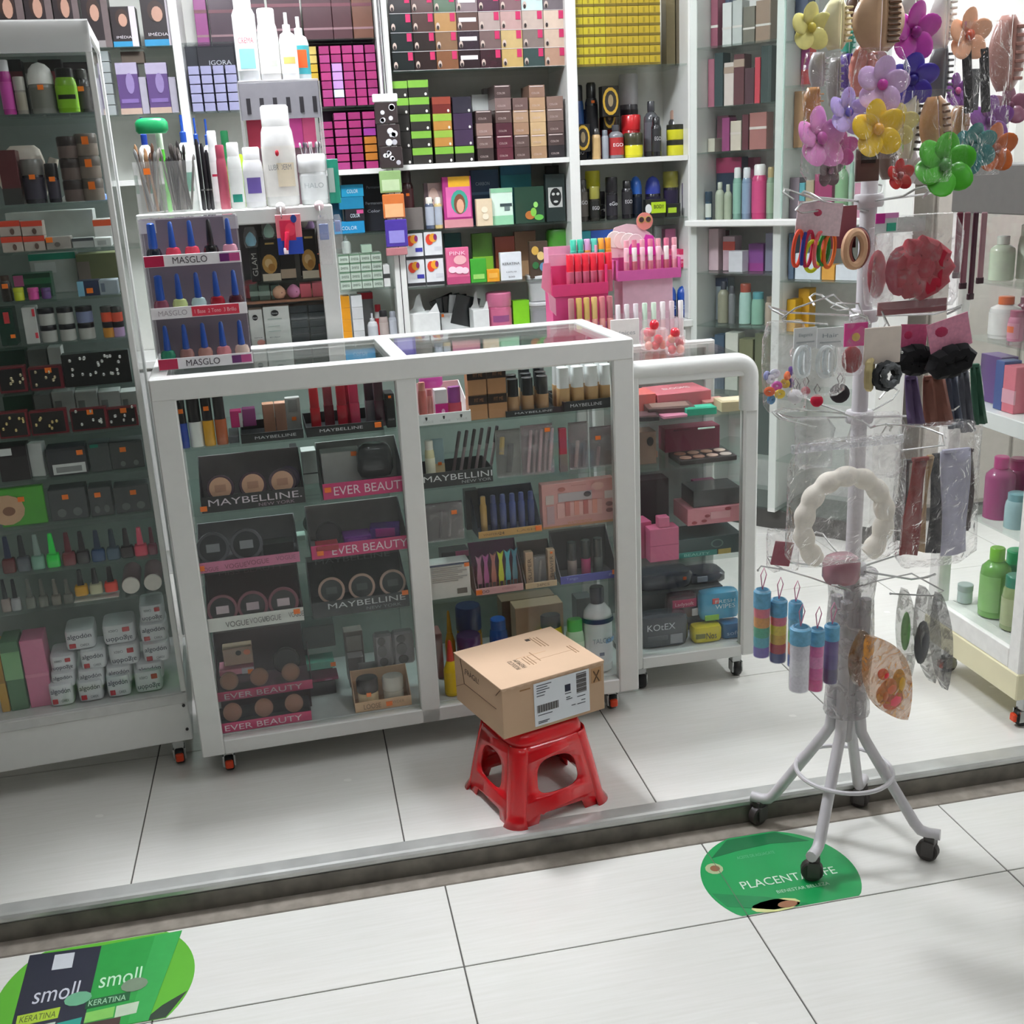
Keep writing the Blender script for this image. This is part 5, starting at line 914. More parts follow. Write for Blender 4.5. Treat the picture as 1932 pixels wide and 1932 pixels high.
POL = [[('2f8a6a', 'green'), ('a87c74', 'cocoa'), ('c09084', 'beige rose'), ('d88a90', 'rose'), ('e2cabc', 'nude')], [('8a4a5c', 'dusty rose'), ('c8d890', 'lime cream'), ('b8d4d2', 'ice mint'), ('a01c2c', 'red'), ('4a1a26', 'oxblood')], [('1c2430', 'midnight'), ('d8445c', 'coral'), ('e04a60', 'watermelon'), ('151315', 'black'), ('d89aac', 'pale pink')]]
for i, z in enumerate(TZ):
    for j, (c, nm) in enumerate(POL[i]):
        x = -W*.40+W*.2*j; z0 = zc+z+.0125; P0 = e.location; rr = FK.d*x
        wd = .034; o = ob('nail_polish', V_lathe([(.4*wd, 0), (.5*wd, .006), (.52*wd, .018), (.42*wd, .028), (.2*wd, .031)], 14, 1, .7), m(c, .15, coat=.6), None, P0+rr+FK.n*.04+Vector((0, 0, z0-P0.z)), FK.a, True)
        tag(o, '%s polish bottle on the %s tier of the acrylic display' % (nm, ['bottom', 'middle', 'top'][i]), 'nail polish', 'blue-capped polishes in the acrylic display')
        cap = '1e4fa6' if not (i == 2 and j == 3) else '1a171a'
        ob('cap', V_lathe([(.0075, .029), (.0085, .032), (.005, .084), (.0025, .088)] if j % 5 or i == 0 else [(.0095, .029), (.0105, .034), (.009, .084), (.005, .087)], 12), m(cap, .3, coat=.3), o, smooth=True)
# ================================================================== inside the cabinet behind
def inV(s): return s+' in the cabinet behind the counter'
def cV(zs, name, what, b, col, v=.05, depth=.05, cat='box', **kw): return carton(name, inV(what), cat, FV, b+(b[2]+40,), v, depth, col, zs=zs, **kw)
o = cV(VZ[0], 'mask_box', 'black carton with silver vertical lettering', (470, 488, 465), '241f20'); q = txt(o, 'GLAM', 0, .045, .06, .014, m('c9c5be'), -.0265, 1, (0, R(-90), 0))
for i, (x0, x1, yt) in enumerate(((490, 524, 446), (565, 596, 433))): cV(VZ[0], 'collagen_box', '%s black carton with gold oval capsules' % ['first', 'second'][i], (x0, x1, yt), '1c1917', dots=[(.45, .38, .42, .22, 'c99a4e'), (.4, .4, .22, .1, 'e0c08a'), (.55, .3, .2, .09, 'b07c34')], bands=[(0, .16, 'd9cdb8')], panels=[(.3, .8, .82, .86, 'c9a860')], group='black and gold cartons')
cV(VZ[0], 'collagen_box', 'black carton with tan label, behind the balm card,', (528, 556, 470), '1c1917', bands=[(.05, .35, 'b09a84')]); cV(VZ[0], 'cosmetic_box', 'orange slim carton at the end', (597, 609, 480), 'd9481c', bands=[(.6, 1, '3a2a24')])
cV(VZ[0], 'cosmetic_box', 'black header carton at the back', (560, 600, 418), '1f1b1a', v=.14, panels=[(.2, .8, .3, .4, 'b09850')])
for i, (x, y, c, nm) in enumerate(((473, 452, '7fc0d8', 'sky blue'), (507, 436, 'a6d6c2', 'mint'), (583, 424, 'a87cc0', 'lilac'), (575, 417, 'd8d4d0', 'white'))):
    u, z = FV.P(x, y, .11 if i > 1 else .04); o = ob('makeup_sponge', V_lathe([(.0005, 0), (.010, .002), (.0145, .012), (.0125, .024), (.006, .034), (.0008, .038)], 14), m(c, .8), None, FV.w(u, .11 if i > 1 else .04, z-.018), 0, True); tag(o, nm+' teardrop makeup sponge hanging in the cabinet behind the counter', 'sponge', 'teardrop sponges'); ob('sponge_bag', V_lathe([(.016, -.003), (.019, .01), (.018, .036), (.012, .05)], 14, 1, .9), BL, o, smooth=True)
for i, (x0, x1, c) in enumerate(((472, 488, '4c5c50'), (489, 510, '5c6e60'), (512, 528, '52645a'))): cV(VZ[1], 'soap_box', '%s sage green small carton' % ORD[i+1], (x0, x1, 538), c, group='sage cartons', bands=[(.3, .6, '8fa093')])
for i, (x, c, nm) in enumerate(((527, 'd9a88a', 'peach'), (555, 'd98cb4', 'pink'))):
    u, z = FV.P(x, 560, .05); o = ob('makeup_sponge', V_lathe([(.001, 0), (.012, .003), (.0185, .014), (.0165, .026), (.008, .035), (.001, .038)], 16), m(c, .8), None, FV.w(u, .055, VZ[1]), 0, True); tag(o, nm+' egg-shaped makeup sponge on the wooden shelf', 'sponge'); ob('eye_dot', V_ball(.0018, .001, .0018, 6, 4, (.008, -.0158, .018)), m('6a4030'), o)
cV(VZ[1], 'soap_box', 'salmon pink square carton first', (567, 588, 535), 'e06a78'); cV(VZ[1], 'soap_box', 'salmon pink square carton second', (590, 610, 533), 'e27482')
pouch(478, 585, .04, .05, 'd84a54', 'red glossy bottle behind the white cartons in the cabinet', 'bottle', FV, .12, 'gel_bottle', .04, VZ[1])
o = cV(VZ[2], 'cream_box', 'narrow white carton with black round logo', (470, 496, 584), 'e6e3df', v=.04, dots=[(.45, .78, .2, .08, '1b1b1b'), (.7, .08, .3, .08, 'e89a90')], texts=[('love', .45, .78, .3, .05, 'e8e8e8'), ('REPAIR', .55, .22, .6, .03, '2a2a2a')]); o = cV(VZ[2], 'cream_box', 'wide white carton with black round logo', (497, 546, 578), 'e9e9e4', v=.035, dots=[(.45, .83, .15, .08, '1b1b1b')], texts=[('love', .45, .83, .22, .05, 'e8e8e8'), ('BIO CREAM', .36, .2, .4, .035, '2a2a2a')], panels=[(.15, .7, .66, .69, 'b9c4bc'), (.15, .6, .48, .5, 'c4cdc6'), (.15, .62, .35, .37, 'c4cdc6')])
for c_ in range(2):
    for r_ in range(5):
        u0, u1, _, _ = rect(FV, (549+35*c_, 582+35*c_, 580, 640), .05); hh = (VZ[1]-.02-VZ[2])/5; W = u1-u0
        o = ob('lash_box', V_box(-W/2, W/2, -.03, .03, 0, hh-.0008, .0008), m('3b4145', .4), None, FV.w((u0+u1)/2, .08, VZ[2]+hh*r_), 0); tag(o, inV('slate flat box, %s from bottom, %s stack,' % (ORD[r_+1], ['first', 'second'][c_])), 'box', 'slate flat boxes')
# lip balm card and clear hanging bags on suction hooks
u, z = FV.P(545, 440, -.03)
o = carton('lip_balm_card', 'pink and blue lip balm card hanging from a white hook', 'card', FV, (522, 570, 404, 480), -.025, .004, 'e8848e', panels=[(0, 1, 0, .42, '2a4ab0'), (.15, .75, .35, .85, 'd02a50')], dots=[(.72, .88, .12, .1, '22408c'), (.55, .62, .2, .16, 'e0405c')])
ob('balm_tube', shift(rot(V_lathe([(.006, 0), (.006, .045), (.005, .047)], 12), R(8), 'y'), -.012, -.008, .012), m('d8284c', .25), o, smooth=True); ob('balm_cap', shift(V_lathe([(.0062, 0), (.0062, .014), (.005, .016)], 12), -.013, -.008, .002), m('ecd8dc', .3), o, smooth=True)
for i, (px, py) in enumerate(((529, 391), (602, 388))):
    u, z = FV.P(px, py, -.01); o = ob('hook', rot(V_lathe([(.012, 0), (.013, .003), (.009, .008), (.004, .010)], 16), math.pi/2, 'x'), m(['eeeeec', 'e6cfd2'][i], .3), None, FV.w(u, -.005, z), 0, True); tag(o, '%s round stick-on hook on the cabinet rail' % ['white', 'pale pink'][i], 'hook'); ob('hook_wire', V_tube([(0, -.008, 0), (0, -.014, -.006), (0, -.024, -.016), (0, -.026, -.024), (0, -.02, -.028)], .0014, 6), ALU, o, smooth=True)
for i, (b, nm) in enumerate((((600, 626, 405, 500), 'clear plastic bag with blue insert hanging from the pale pink hook'), ((630, 646, 404, 470), 'narrow clear plastic bag hanging at the cabinet corner'))):
    u0, u1, z0, z1 = rect(FV, b, -.03 if not i else .03); W, Hh = u1-u0, z1-z0; o = empty('plastic_bag', FV.w((u0+u1)/2, -.022 if not i else .03, z0), 0); tag(o, nm, 'bag'); vf = V_lathe([(.42, 0), (.5, .1), (.5, .85), (.3, 1)], 12, W, .018, .6); ob('film', ([(x, y, q*Hh) for x, y, q in vf[0]], vf[1]), BL, o, smooth=True); ob('insert', V_box(-W*.34, W*.34, -.002, .002, Hh*.5, Hh*.82, .001), m('7a8cc0', .4), o)
# ================================================================== on top of that cabinet
def bV(name, what, b, v, kind, col, cap, lab=None, **kw): return bottle(name, what+' on the cabinet top', kw.pop('cat', 'bottle'), FV, b+(b[2]+90,), v, kind, col, cap, lab, zs=VT, **kw)
o = bV('lotion_bottle', 'large white body lotion bottle with red drop', (488, 553, 197), .03, 'flip', 'f1f0ee', 'f4f4f2', 'efece6', dr=.6, word='LUBRIDERM', wcol='8a8a8a'); ob('red_drop', V_ball(.005, .002, .008, 10, 6, (-.004, -.031, .135)), m('c02a3c'), o, smooth=True); ob('cream_print', V_lathe([(.516, .05), (.516, .11)], 8, .092, .055, 1, R(-100), R(-40), False), m('e6d9c0', .5), o)
bV('shampoo_bottle', 'white bottle with violet square label', (457, 497, 277), .03, 'flip', 'eeeef0', 'f2f2f2', 'ececf0', dr=.6, mark=(.24, .5, '6a58a0')); bV('shampoo_bottle', 'slim white bottle with teal mark', (428, 458, 268), .03, 'flip', 'eff1ee', 'f4f4f2', 'f0f2ef', dr=.6, mark=(.1, .22, '2a8a78'))
bV('lotion_bottle', 'dusty rose tube bottle', (408, 428, 273), .05, 'flip', 'b8566a', 'b04a60', dr=.6); bV('lotion_bottle', 'white tube bottle with red line', (392, 413, 246), .10, 'flip', 'efeeee', 'f2f2f2', 'f4f2f2', dr=.6, mark=(.42, .45, 'c0304c'))
o = bottle('cotton_bud_tub', 'white lidded tub bristling with cotton buds on the cabinet top', 'tub', FV, (554, 618, 290, 372), .03, 'jar', 'e9ecec', 'f0f2f2', 'e4e8e8', zs=VT, word='HALO', wcol='b9c0c2')
random.seed(9)
for i in range(16):
    x = (random.random()-.5)*.07; y = (random.random()-.5)*.05; an = (random.random()-.5)*.4
    b_ = ob('cotton_bud', shift(rot(V_lathe([(.0012, 0), (.0012, .05), (.0028, .052), (.0028, .062), (.001, .065)], 6), an, 'y'), x*.7, y, .095), m(['6a5a68', 'dcdcdc', '4a4450', 'c9b9c0'][i % 4], .6), o, smooth=True)
carton('sheet_mask_box', 'teal and grey carton beside the white tub on the cabinet top', 'box', FV, (612, 640, 300, 372), .06, .03, '2f9a80', zs=VT, panels=[(.0, .55, .25, .8, 'b0c0b8')], tilt=0)
# brush cups
for i, (x0, x1, yt, nm) in enumerate(((246, 298, 305, 'square clear cup of brown-tipped lip pencils'), (302, 372, 303, 'wide clear box of makeup brushes'))):
    u0, u1, z0, z1 = rect(FV, (x0, x1, yt, 390), .03, VT); W, Hh = u1-u0, z1-VT; o = empty('brush_cup', FV.w((u0+u1)/2, .03+W/2, VT), 0); tag(o, nm+' on the cabinet top', 'cup')
    ob('cup', join(V_box(-W/2, W/2, -W/2, -W/2+.002, 0, Hh), V_box(-W/2, W/2, W/2-.002, W/2, 0, Hh), V_box(-W/2, -W/2+.002, -W/2+.002, W/2-.002, 0, Hh), V_box(W/2-.002, W/2, -W/2+.002, W/2-.002, 0, Hh), V_box(-W/2+.002, W/2-.002, -W/2+.002, W/2-.002, 0, .002)), clear('e8e6e4', .12, .05, .6), o)
    random.seed(30+i)
    for k in range(14 + i*8):
        x, y = (random.random()-.5)*W*.75, (random.random()-.5)*W*.7; an, bn = (random.random()-.5)*.35, (random.random()-.5)*.2; l = .10+.05*random.random()
        ob('pencil', shift(rot(rot(V_lathe([(.0032, 0), (.0032, l), (.0042, l+.002), (.0042, l+.018), (.001, l+.026)], 6), an, 'y'), bn, 'x'), x*.6, y*.6, .004), m((['6a4a3a', 'a8805c', '4a4444', 'c9c2ba', '8a8a88'] if not i else ['2a2828', '5c5652', '8a8480', '3a3636'])[k % 5 if not i else k % 4], .35), o, smooth=True)
    if not i: ob('price_sticker', V_box(-.008, .008, -W/2-.002, -W/2-.0005, Hh*.75, Hh*.87), STK(), o)
for i, (x, yt) in enumerate(((378, 262), (386, 270), (393, 282))):
    u, z = FV.P(x, 330, .04); _, z1 = FV.P(x, yt, .04); o = ob('eyeliner_pen', V_lathe([(.003, 0), (.0055, .004), (.0055, z1-VT-.01), (.003, z1-VT)], 10), m('1c1a1e', .3), None, FV.w(u, .04+.012*i, VT), 0, True); tag(o, 'black eyeliner pen standing, %s beside the brush box' % ORD[i+1], 'pen', 'black pens on the cabinet top'); ob('pen_band', V_lathe([(.0057, .05), (.0057, .054)], 10), m('9a9a9a', .2, .8), o)
for i, (x, yt, c, cp, nm) in enumerate(((246, 222, 'eceef0', '22409c', 'first'), (345, 216, 'e8f0ec', '2450b0', 'second'), (366, 222, 'eceef0', '2450b0', 'third'), (388, 224, 'eceff0', '2a50a8', 'fourth'))): bV('shampoo_bottle', '%s white bottle with blue pump in the back row' % nm, (x-14, x+14, yt), .20, 'pump', c, cp, 'f0f2f2', mark=(.2, .4, '2a8a70') if i < 2 else None, group='white bottles with blue pumps', dr=.7)
pouch(286, 250, .085, .04, '1f9a5c', 'green and white sachet lying over the lip pencils', 'sachet', FV, .14, 'sachet', .04, FV.P(286, 252, .14)[1]); 
bV('hair_spray', 'lime green tube standing behind the lip pencils', (296, 312, 250), .18, 'flip', '4fc02c', 'd8e8d0')
o = pouch(440, 262, .055, .07, '9ac818', 'lime green carton top among the white bottles', 'carton', FV, .16, 'carton', .04, VT, wr=.4); o.scale.z = 2.0
bV('lotion_bottle', 'dark green bottle beside the lime carton', (418, 436, 246), .2, 'flip', '2a7a4c', '1f6a40', dr=.7)
# acrylic rack with tall bottles on its upper deck
zt = FV.P(530, 150, .17)[1]; u0 = FV.P(452, 190, .17)[0]; u1 = FV.P(604, 190, .17)[0]
e = empty('acrylic_rack', FV.w((u0+u1)/2, .17, VT), 0); W = u1-u0; tag(e, 'grey acrylic brush rack with slots carrying tall white bottles', 'rack'); G = m('8d8b8f', .3); Hh = zt-VT
ob('top_deck', V_box(-W/2, W/2, 0, .12, Hh-.006, Hh, .001), clear('c8c6ca', .5, .08, .5), e)
fp = ob('slotted_front', V_box(-W/2, W/2, .0, .004, Hh-.10, Hh-.006, .0005), m('86848a', .3), e)
for k in range(6): ob('slot', V_box(-W*.42+W*.165*k, -W*.42+W*.165*k+.011, -.0012, .0005, Hh-.085, Hh-.045), m('2e2c30', .4), fp)
for s in (-1, 1): ob('side_panel', V_box(s*W/2-.003, s*W/2+.003, 0, .12, 0, Hh-.006, .0005), clear('d8d6da', .2, .05, .5), e)
0 and ob('lower_shelf', V_box(-W/2+.003, W/2-.003, .005, .118, Hh-.15, Hh-.146), clear('d8d6da', .2, .05, .5), e)
for i, (x0, x1, yt, k_, c, cp, lb, nm, mk) in enumerate(((440, 484, -20, 'spray', 'eef2f2', 'f4f4f4', 'f0f4f4', 'tall white lotion bottle with aqua drop label', (.14, .36, '8fd0d8')), (482, 526, 14, 'flip', 'f0f0ec', 'f2f2ee', 'f4f4ee', 'tall white bottle with faint green leaf', (.2, .28, 'ccd8c4')), (522, 560, 22, 'pump', 'eef0ee', 'f0f2f4', 'f0f2ee', 'white pump bottle with yellow print', (.24, .34, 'e8c070')), (549, 584, 26, 'pump', 'd8e6e6', 'e8eef0', '3fa0a8', 'clear spray bottle with orange label', (.2, .48, 'f0602c')))):
    u_0, u_1, _, z1 = rect(FV, (x0, x1, yt, 150), .19, zt); bottle('lotion_bottle', nm+' on the acrylic rack', 'bottle', FV, (x0, x1, yt, 150), .19, k_, c, cp, lb, zs=zt, dr=.7, mark=mk, word='CREMA' if i == 0 else None, wcol='c04a5c')
for i, (x, c) in enumerate(((478, 'a02a44'), (520, '8a9a4a'), (555, 'd04a9a'), (580, 'd85a8a'))): carton('cosmetic_box', '%s carton on the lower deck of the acrylic rack' % ['crimson', 'olive', 'magenta', 'pink'][i], 'box', FV, (x-14, x+14, 212, 240), .19, .04, c, zs=VT, bands=[(.0, .62, '5a4048')])
# ================================================================== goods on the wall shelving
def inW(s, k): return s+', '+{'a': 'far end bay', 'b': 'dye tube bay', 'c': 'middle bay', 'd': 'end bay beside the corner'}[k]
def grid(name, what, cat, fr, b, cols, rows, v, depth, zs, colf, k, skip=(), deco=None, gap=.0008, group=None, where='', bev=.0008, coat=.3, rough=.35):
    u0, u1, z0, z1 = rect(fr, b, v, zs); cw, ch = (u1-u0)/cols, (z1-zs)/rows
    for r_ in range(rows):
        for c_ in range(cols):
            if (r_, c_) in skip: continue
            c, nm = colf(r_, c_)
            o = ob(name, V_box(-cw/2+gap, cw/2-gap, -depth/2, depth/2, 0, ch-gap, bev), m(c, rough, coat=coat), None, fr.w(u0+cw*(c_+.5), v+depth/2, zs+ch*r_), fr.a)
            tag(o, '%s %s, row %s up, column %s, %s' % (nm, what, ORD[r_+1], ORD[c_+1], where or {'a': 'far end bay', 'b': 'dye tube bay', 'c': 'middle bay', 'd': 'end bay'}[k]), cat, group)
            if deco: decorate(o, cw-2*gap, depth, ch-gap, **deco(r_, c_))
HAIR = [['1d2222', '2c1f1e', '7a5238', '2b1c20', '3a2228', 'b59a62', '3a4a48', 'a88672'], ['1f2626', '2c2422', '7d6048', '33262e', '6e5a58', 'b8a070', '7d6f6a', 'c0aa98'], ['22292a', '4a3632', 'a57f52', '57403a', 'a3918c', 'b0908c', 'b5a49a', 'c9b5a4'], ['2a2628', '55403e', '4f6350', '7d6d70', '4a2c3c', '7a5c60', 'b9cfcc', '6d6468']]
hn = {'1': 'jet black', '2': 'black', '3': 'dark brown', '4': 'brown', '5': 'chestnut', '7': 'bronze', '6': 'ash', '8': 'tan', 'a': 'light brown', 'b': 'blond', 'c': 'pale blond'}
zt = WS['c'][2][0]
grid('hair_dye_box', 'hair dye box with clear wrap', 'hair dye', FW, (736, 1066, -14, 127), 8, 4, .03, .16, zt, lambda r_, c_: (HAIR[r_][c_], hn[HAIR[r_][c_][0]]), 'c', group='hair dye boxes, top of middle bay', coat=.9, rough=.25,
     deco=lambda r_, c_: dict(panels=[(.72, .94, .55, .98, 'b8285a')] if c_ != 3 else [(.1, .9, .5, .72, 'd9d4d6')], dots=[(.14, .3, .09, .2, 'b9a79c'), (.14, .22, .06, .12, '2a2020')], bands=[(0, .02, 'd8d4d4')]))
# second shelf of the middle bay: green-topped and brown cartons in stacks
zs = WS['c'][2][1]
def stack(xl, xr, tops, base, cols, k, deco, nm, name='hair_dye_box', v=.03, depth=.14, zs=zs, cat='hair dye', wh='second shelf'):
    """one column of cartons; tops = pixel row of the column's top"""
    u0, u1, z0, z1 = rect(FW, (xl, xr, tops, base), v, zs); n = len(cols); hh = (z1-zs)/n; W = u1-u0
    for i, c in enumerate(cols):
        o = ob(name, V_box(-W/2+.0006, W/2-.0006, -depth/2, depth/2, 0, hh-.0006, .0008), m(c[0], .35, coat=.4), None, FW.w((u0+u1)/2, v+depth/2, zs+hh*i)); tag(o, '%s, %s up its stack, %s, middle bay %s' % (c[1], ORD[i+1], nm, wh), cat, 'hair dye cartons in the middle bay'); decorate(o, W-.0012, depth, hh-.0006, **deco(i, c))
gtop = lambda i, c: dict(bands=[(.55, .98, c[2])] if len(c) > 2 and c[2] else (), dots=[(.85, .15, .06, .09, 'cfcfc8')])
G_ = ('2c2a26', 'black carton with lime top', '74a83a'); D_ = ('262422', 'black dye carton', None); V_ = ('3a2a44', 'aubergine dye carton', None); O_ = ('b07c3c', 'copper carton with lime top', '88a83c'); Re_ = ('6a2620', 'rust red dye carton', '8a3a28')
stack(738, 773, 152, 300, [D_, D_, D_, G_, G_], 'c', gtop, 'stack one'); stack(774, 812, 150, 300, [G_, G_, G_, G_, G_], 'c', gtop, 'stack two'); stack(818, 853, 182, 300, [G_, O_, O_, Re_], 'c', gtop, 'stack three'); stack(856, 892, 182, 298, [G_, V_, V_, ('2a2733', 'ink blue dye carton', None)], 'c', gtop, 'stack four')
txd = lambda i, c: dict(texts=[('COLOR', .4, .35, .5, .16, 'b9a9a4')], panels=[(.05, .9, .86, .94, 'c8b8b4')] if i % 2 else ())
Br = lambda c, n: (c, n+' dye carton')
stack(899, 930, 208, 298, [Br('3a2e2c', 'coffee'), Br('6a5450', 'cocoa'), Br('8a6e66', 'shiny brown'), Br('4a3a38', 'umber')], 'c', txd, 'stack five')
stack(935, 966, 160, 297, [Br('5a2a34', 'wine'), Br('5c2c38', 'plum'), Br('4c2630', 'oxblood'), Br('5a4642', 'mocha'), Br('7a6460', 'satin brown'), Br('4c3c3a', 'dark cocoa')], 'c', txd, 'stack six')
stack(969, 998, 184, 296, [Br('54423e', 'mocha'), Br('5c4a46', 'brown'), Br('9a7a62', 'caramel'), Br('a5886e', 'toffee'), Br('6a5450', 'cocoa')], 'c', txd, 'stack seven')
stack(1000, 1030, 160, 296, [Br('9a7c60', 'honey'), Br('b89a74', 'sand'), Br('bfa27a', 'wheat'), Br('c0a27c', 'straw'), Br('a8886a', 'amber'), Br('8a6c5c', 'hazel')], 'c', txd, 'stack eight')
stack(1033, 1064, 181, 295, [Br('2e2a2c', 'near-black'), Br('4a3c3a', 'dark brown'), Br('5e4c48', 'brown'), Br('7a665e', 'taupe'), Br('80685e', 'fawn')], 'c', txd, 'stack nine')
carton('hair_dye_box', 'plain white carton behind the aubergine stack, middle bay second shelf', 'box', FW, (893, 930, 178, 300), .18, .05, 'd3d6d2', zs=zs); carton('hair_dye_box', 'grey shadowed carton behind the coffee stack, middle bay second shelf', 'box', FW, (918, 938, 165, 300), .2, .05, '8a8583', zs=zs)
# third shelf of the middle bay: face masks
zs = WS['c'][2][2]
def cM(name, what, b, col, v=.04, depth=.03, cat='box', zs=zs, wh='middle bay third shelf', **kw): return carton(name, what+', '+wh, cat, FW, b+(b[2]+80,), v, depth, col, zs=zs, **kw)
bottle('hair_tonic', 'dark maroon bottle with orange sticker, middle bay third shelf', 'bottle', FW, (757, 782, 322, 420), .06, 'spray', '3a1a1c', '2a1a1c', '4a2426', zs=zs, stk=.6)
cM('face_mask_box', 'pale portrait box with dark hair print', (802, 836, 345), 'b09a94', dots=[(.5, .6, .3, .3, 'd9bfb0'), (.4, .62, .06, .04, '4a3a3c'), (.65, .62, .06, .04, '4a3a3c'), (.52, .42, .1, .04, '9a5a5c')], panels=[(0, .2, 0, 1, '5a4a4e')], v=.09)
for i, (x, c) in enumerate(((811, '4a5468'), (826, 'c9b27a'))): bottle('gummy_can', '%s patterned small can, middle bay third shelf' % ['indigo', 'cream'][i], 'can', FW, (x-8, x+9, 372, 425), .03, 'spray', c, 'd8d4c8', 'a9b0bc', zs=zs)
cM('hair_mask_box', 'magenta box with sunburst head print and yellow top', (836, 890, 333), 'a8327a', v=.05, panels=[(.1, .95, .2, .8, 'd96aa6'), (.2, .95, .8, 1, 'e8b02c')], dots=[(.56, .5, .3, .24, '3fa08c'), (.56, .46, .2, .2, '7a4a34'), (.58, .42, .13, .14, 'd9a688')], bands=[(0, .16, 'c98a90')])
cM('cosmetic_box', 'large navy carton with grey lines', (890, 942, 320), '24405a', v=.14, bands=[(.55, .6, '4a6a86')], texts=[('CARBON', .4, .75, .5, .06, '8ea2b4')]); cM('cosmetic_box', 'large teal carton with scribble', (945, 1003, 312), '1f7a84', v=.14, panels=[(0, 1, .84, 1, '155a74'), (.05, .95, .5, .58, '2a98a0')])
cM('soap_box', 'ivory leaf-printed carton', (900, 930, 375), 'd9c6a8', v=.03, dots=[(.5, .6, .2, .12, 'e8dcc4'), (.55, .35, .2, .12, 'e8dcc4')])
cM('face_mask', 'mint and white mask sachet', (922, 968, 355), 'cfe6d6', v=.05, cat='sachet', panels=[(.4, .95, .5, .58, '39484a'), (.6, .85, .38, .5, '6a7a78')], bands=[(0, .25, '8fc7a0'), (.88, 1, '8fc7a0')])
cM('face_mask', 'dark green sachet with snail print', (972, 1027, 352), '1f4030', v=.045, cat='sachet', coat=.7, dots=[(.5, .22, .17, .12, 'b06a30'), (.62, .3, .1, .12, '7fbf4a'), (.7, .5, .08, .08, '8fcf6a'), (.8, .15, .16, .08, '5fae4a')])
cM('face_mask', 'black mask sachet with white mask face', (1030, 1066, 328), '23302e', v=.06, cat='sachet', panels=[(.12, .85, .3, .72, 'b9bcb8')], dots=[(.5, .52, .3, .19, '1c1f1f'), (.38, .58, .08, .03, 'c9ccc8'), (.62, .58, .08, .03, 'c9ccc8'), (.5, .42, .12, .025, 'c9ccc8')])
cM('cosmetic_box', 'black and white carton at the back corner', (1032, 1060, 312), '3a403e', v=.18)
cM('hair_tonic_tray', 'small wire tray with dark cans', (760, 800, 392), '6a6460', v=.03, cat='tray')
# fourth shelf of the middle bay
z4 = WS['c'][2][3]
for r_ in range(2):
    for c_ in range(2):
        u0, u1, _, z1 = rect(FW, (766+36*c_, 800+36*c_, 440-3*c_, 530), .04, z4); hh = (z1-z4)/2; W = u1-u0
        o = ob('bleach_box', V_box(-W/2+.0005, W/2-.0005, -.07, .07, 0, hh-.0006, .0008), m('d8dadc', .35), None, FW.w((u0+u1)/2, .11, z4+hh*r_)); tag(o, 'white carton with flame-coloured hair print, %s row, %s column, middle bay' % (['lower', 'upper'][r_], ['first', 'second'][c_]), 'box', 'flame print cartons'); decorate(o, W-.001, .14, hh, bands=[(.02, .14, '2a2a2c')], dots=[(.3, .72, .22, .2, 'd8402a'), (.5, .78, .22, .16, 'e8a02c'), (.62, .8, .1, .12, '8a2a6a')], panels=[(.55, .95, .3, .45, '3a3a9a' if c_ == 0 else 'c9cbd0')])
def c4(name, what, b, col, v=.04, depth=.03, cat='box', **kw): return cM(name, what, b, col, v, depth, cat, zs=z4, wh='middle bay fourth shelf', **kw)
c4('mask_box', 'pink carton with face print', (843, 886, 467), 'd8688e', v=.035, texts=[('PINK', .5, .85, .7, .1, 'f5cfdc')], dots=[(.6, .66, .28, .13, 'e8b0b4'), (.25, .4, .18, .09, 'f0d2dc'), (.55, .38, .2, .1, 'f0d2dc'), (.8, .36, .16, .09, 'f0d2dc')], bands=[(0, .2, 'b84a74')])
c4('face_mask', 'lime and dark green sachet standing at the back', (892, 930, 440), '4c7a2a', v=.14, cat='sachet', bands=[(0, .5, '8cc63a')]); c4('face_mask', 'bright green carton with clear window', (889, 919, 488), '3fa032', v=.035, panels=[(.15, .85, .15, .35, '9ad06a')])
c4('soap_box', 'orange carton', (920, 944, 508), 'e09a24', v=.03, panels=[(.15, .85, .3, .7, 'e8ae4a')]); c4('keratin_sachet', 'white pouch with black lettering', (945, 985, 476), 'd9dde2', v=.04, cat='sachet', texts=[('KERATINA', .5, .6, .8, .09, '1c1c1e'), ('CAPILAR', .5, .3, .5, .05, '4a4a4c'), ('500', .5, .12, .3, .06, '2a2a2c')])
c4('face_mask', 'rust coloured sachet at the back', (935, 972, 446), '9a4a34', v=.16, cat='sachet', coat=.6); c4('cosmetic_box', 'kraft carton at the back', (972, 1012, 436), '8a6a52', v=.16, bands=[(0, .35, 'c09a74')]); c4('face_mask', 'teal shadowed carton at the back', (840, 872, 440), '1f5a58', v=.18)
bagpack((1035, 1082, 432, 470), .10, '4c9a34', 'green wet wipe pouch, middle bay fourth shelf', z4+.1, .08, name='wipe_pack', fr=FW); c4('storage_box', 'brown carton under the green wipe pouch', (1037, 1080, 470), '4a3a34', v=.09, depth=.1, texts=[('nibella', .5, .5, .7, .2, 'd4cfc4')])
c4('cosmetic_box', 'crowded dark printed carton', (1000, 1034, 455), '4a3c30', v=.05, dots=[(.3, .75, .2, .12, 'c8a04a'), (.6, .6, .2, .12, 'd9bc7a'), (.3, .35, .18, .1, '2f6a3a'), (.7, .3, .18, .12, '5a8aa8')])
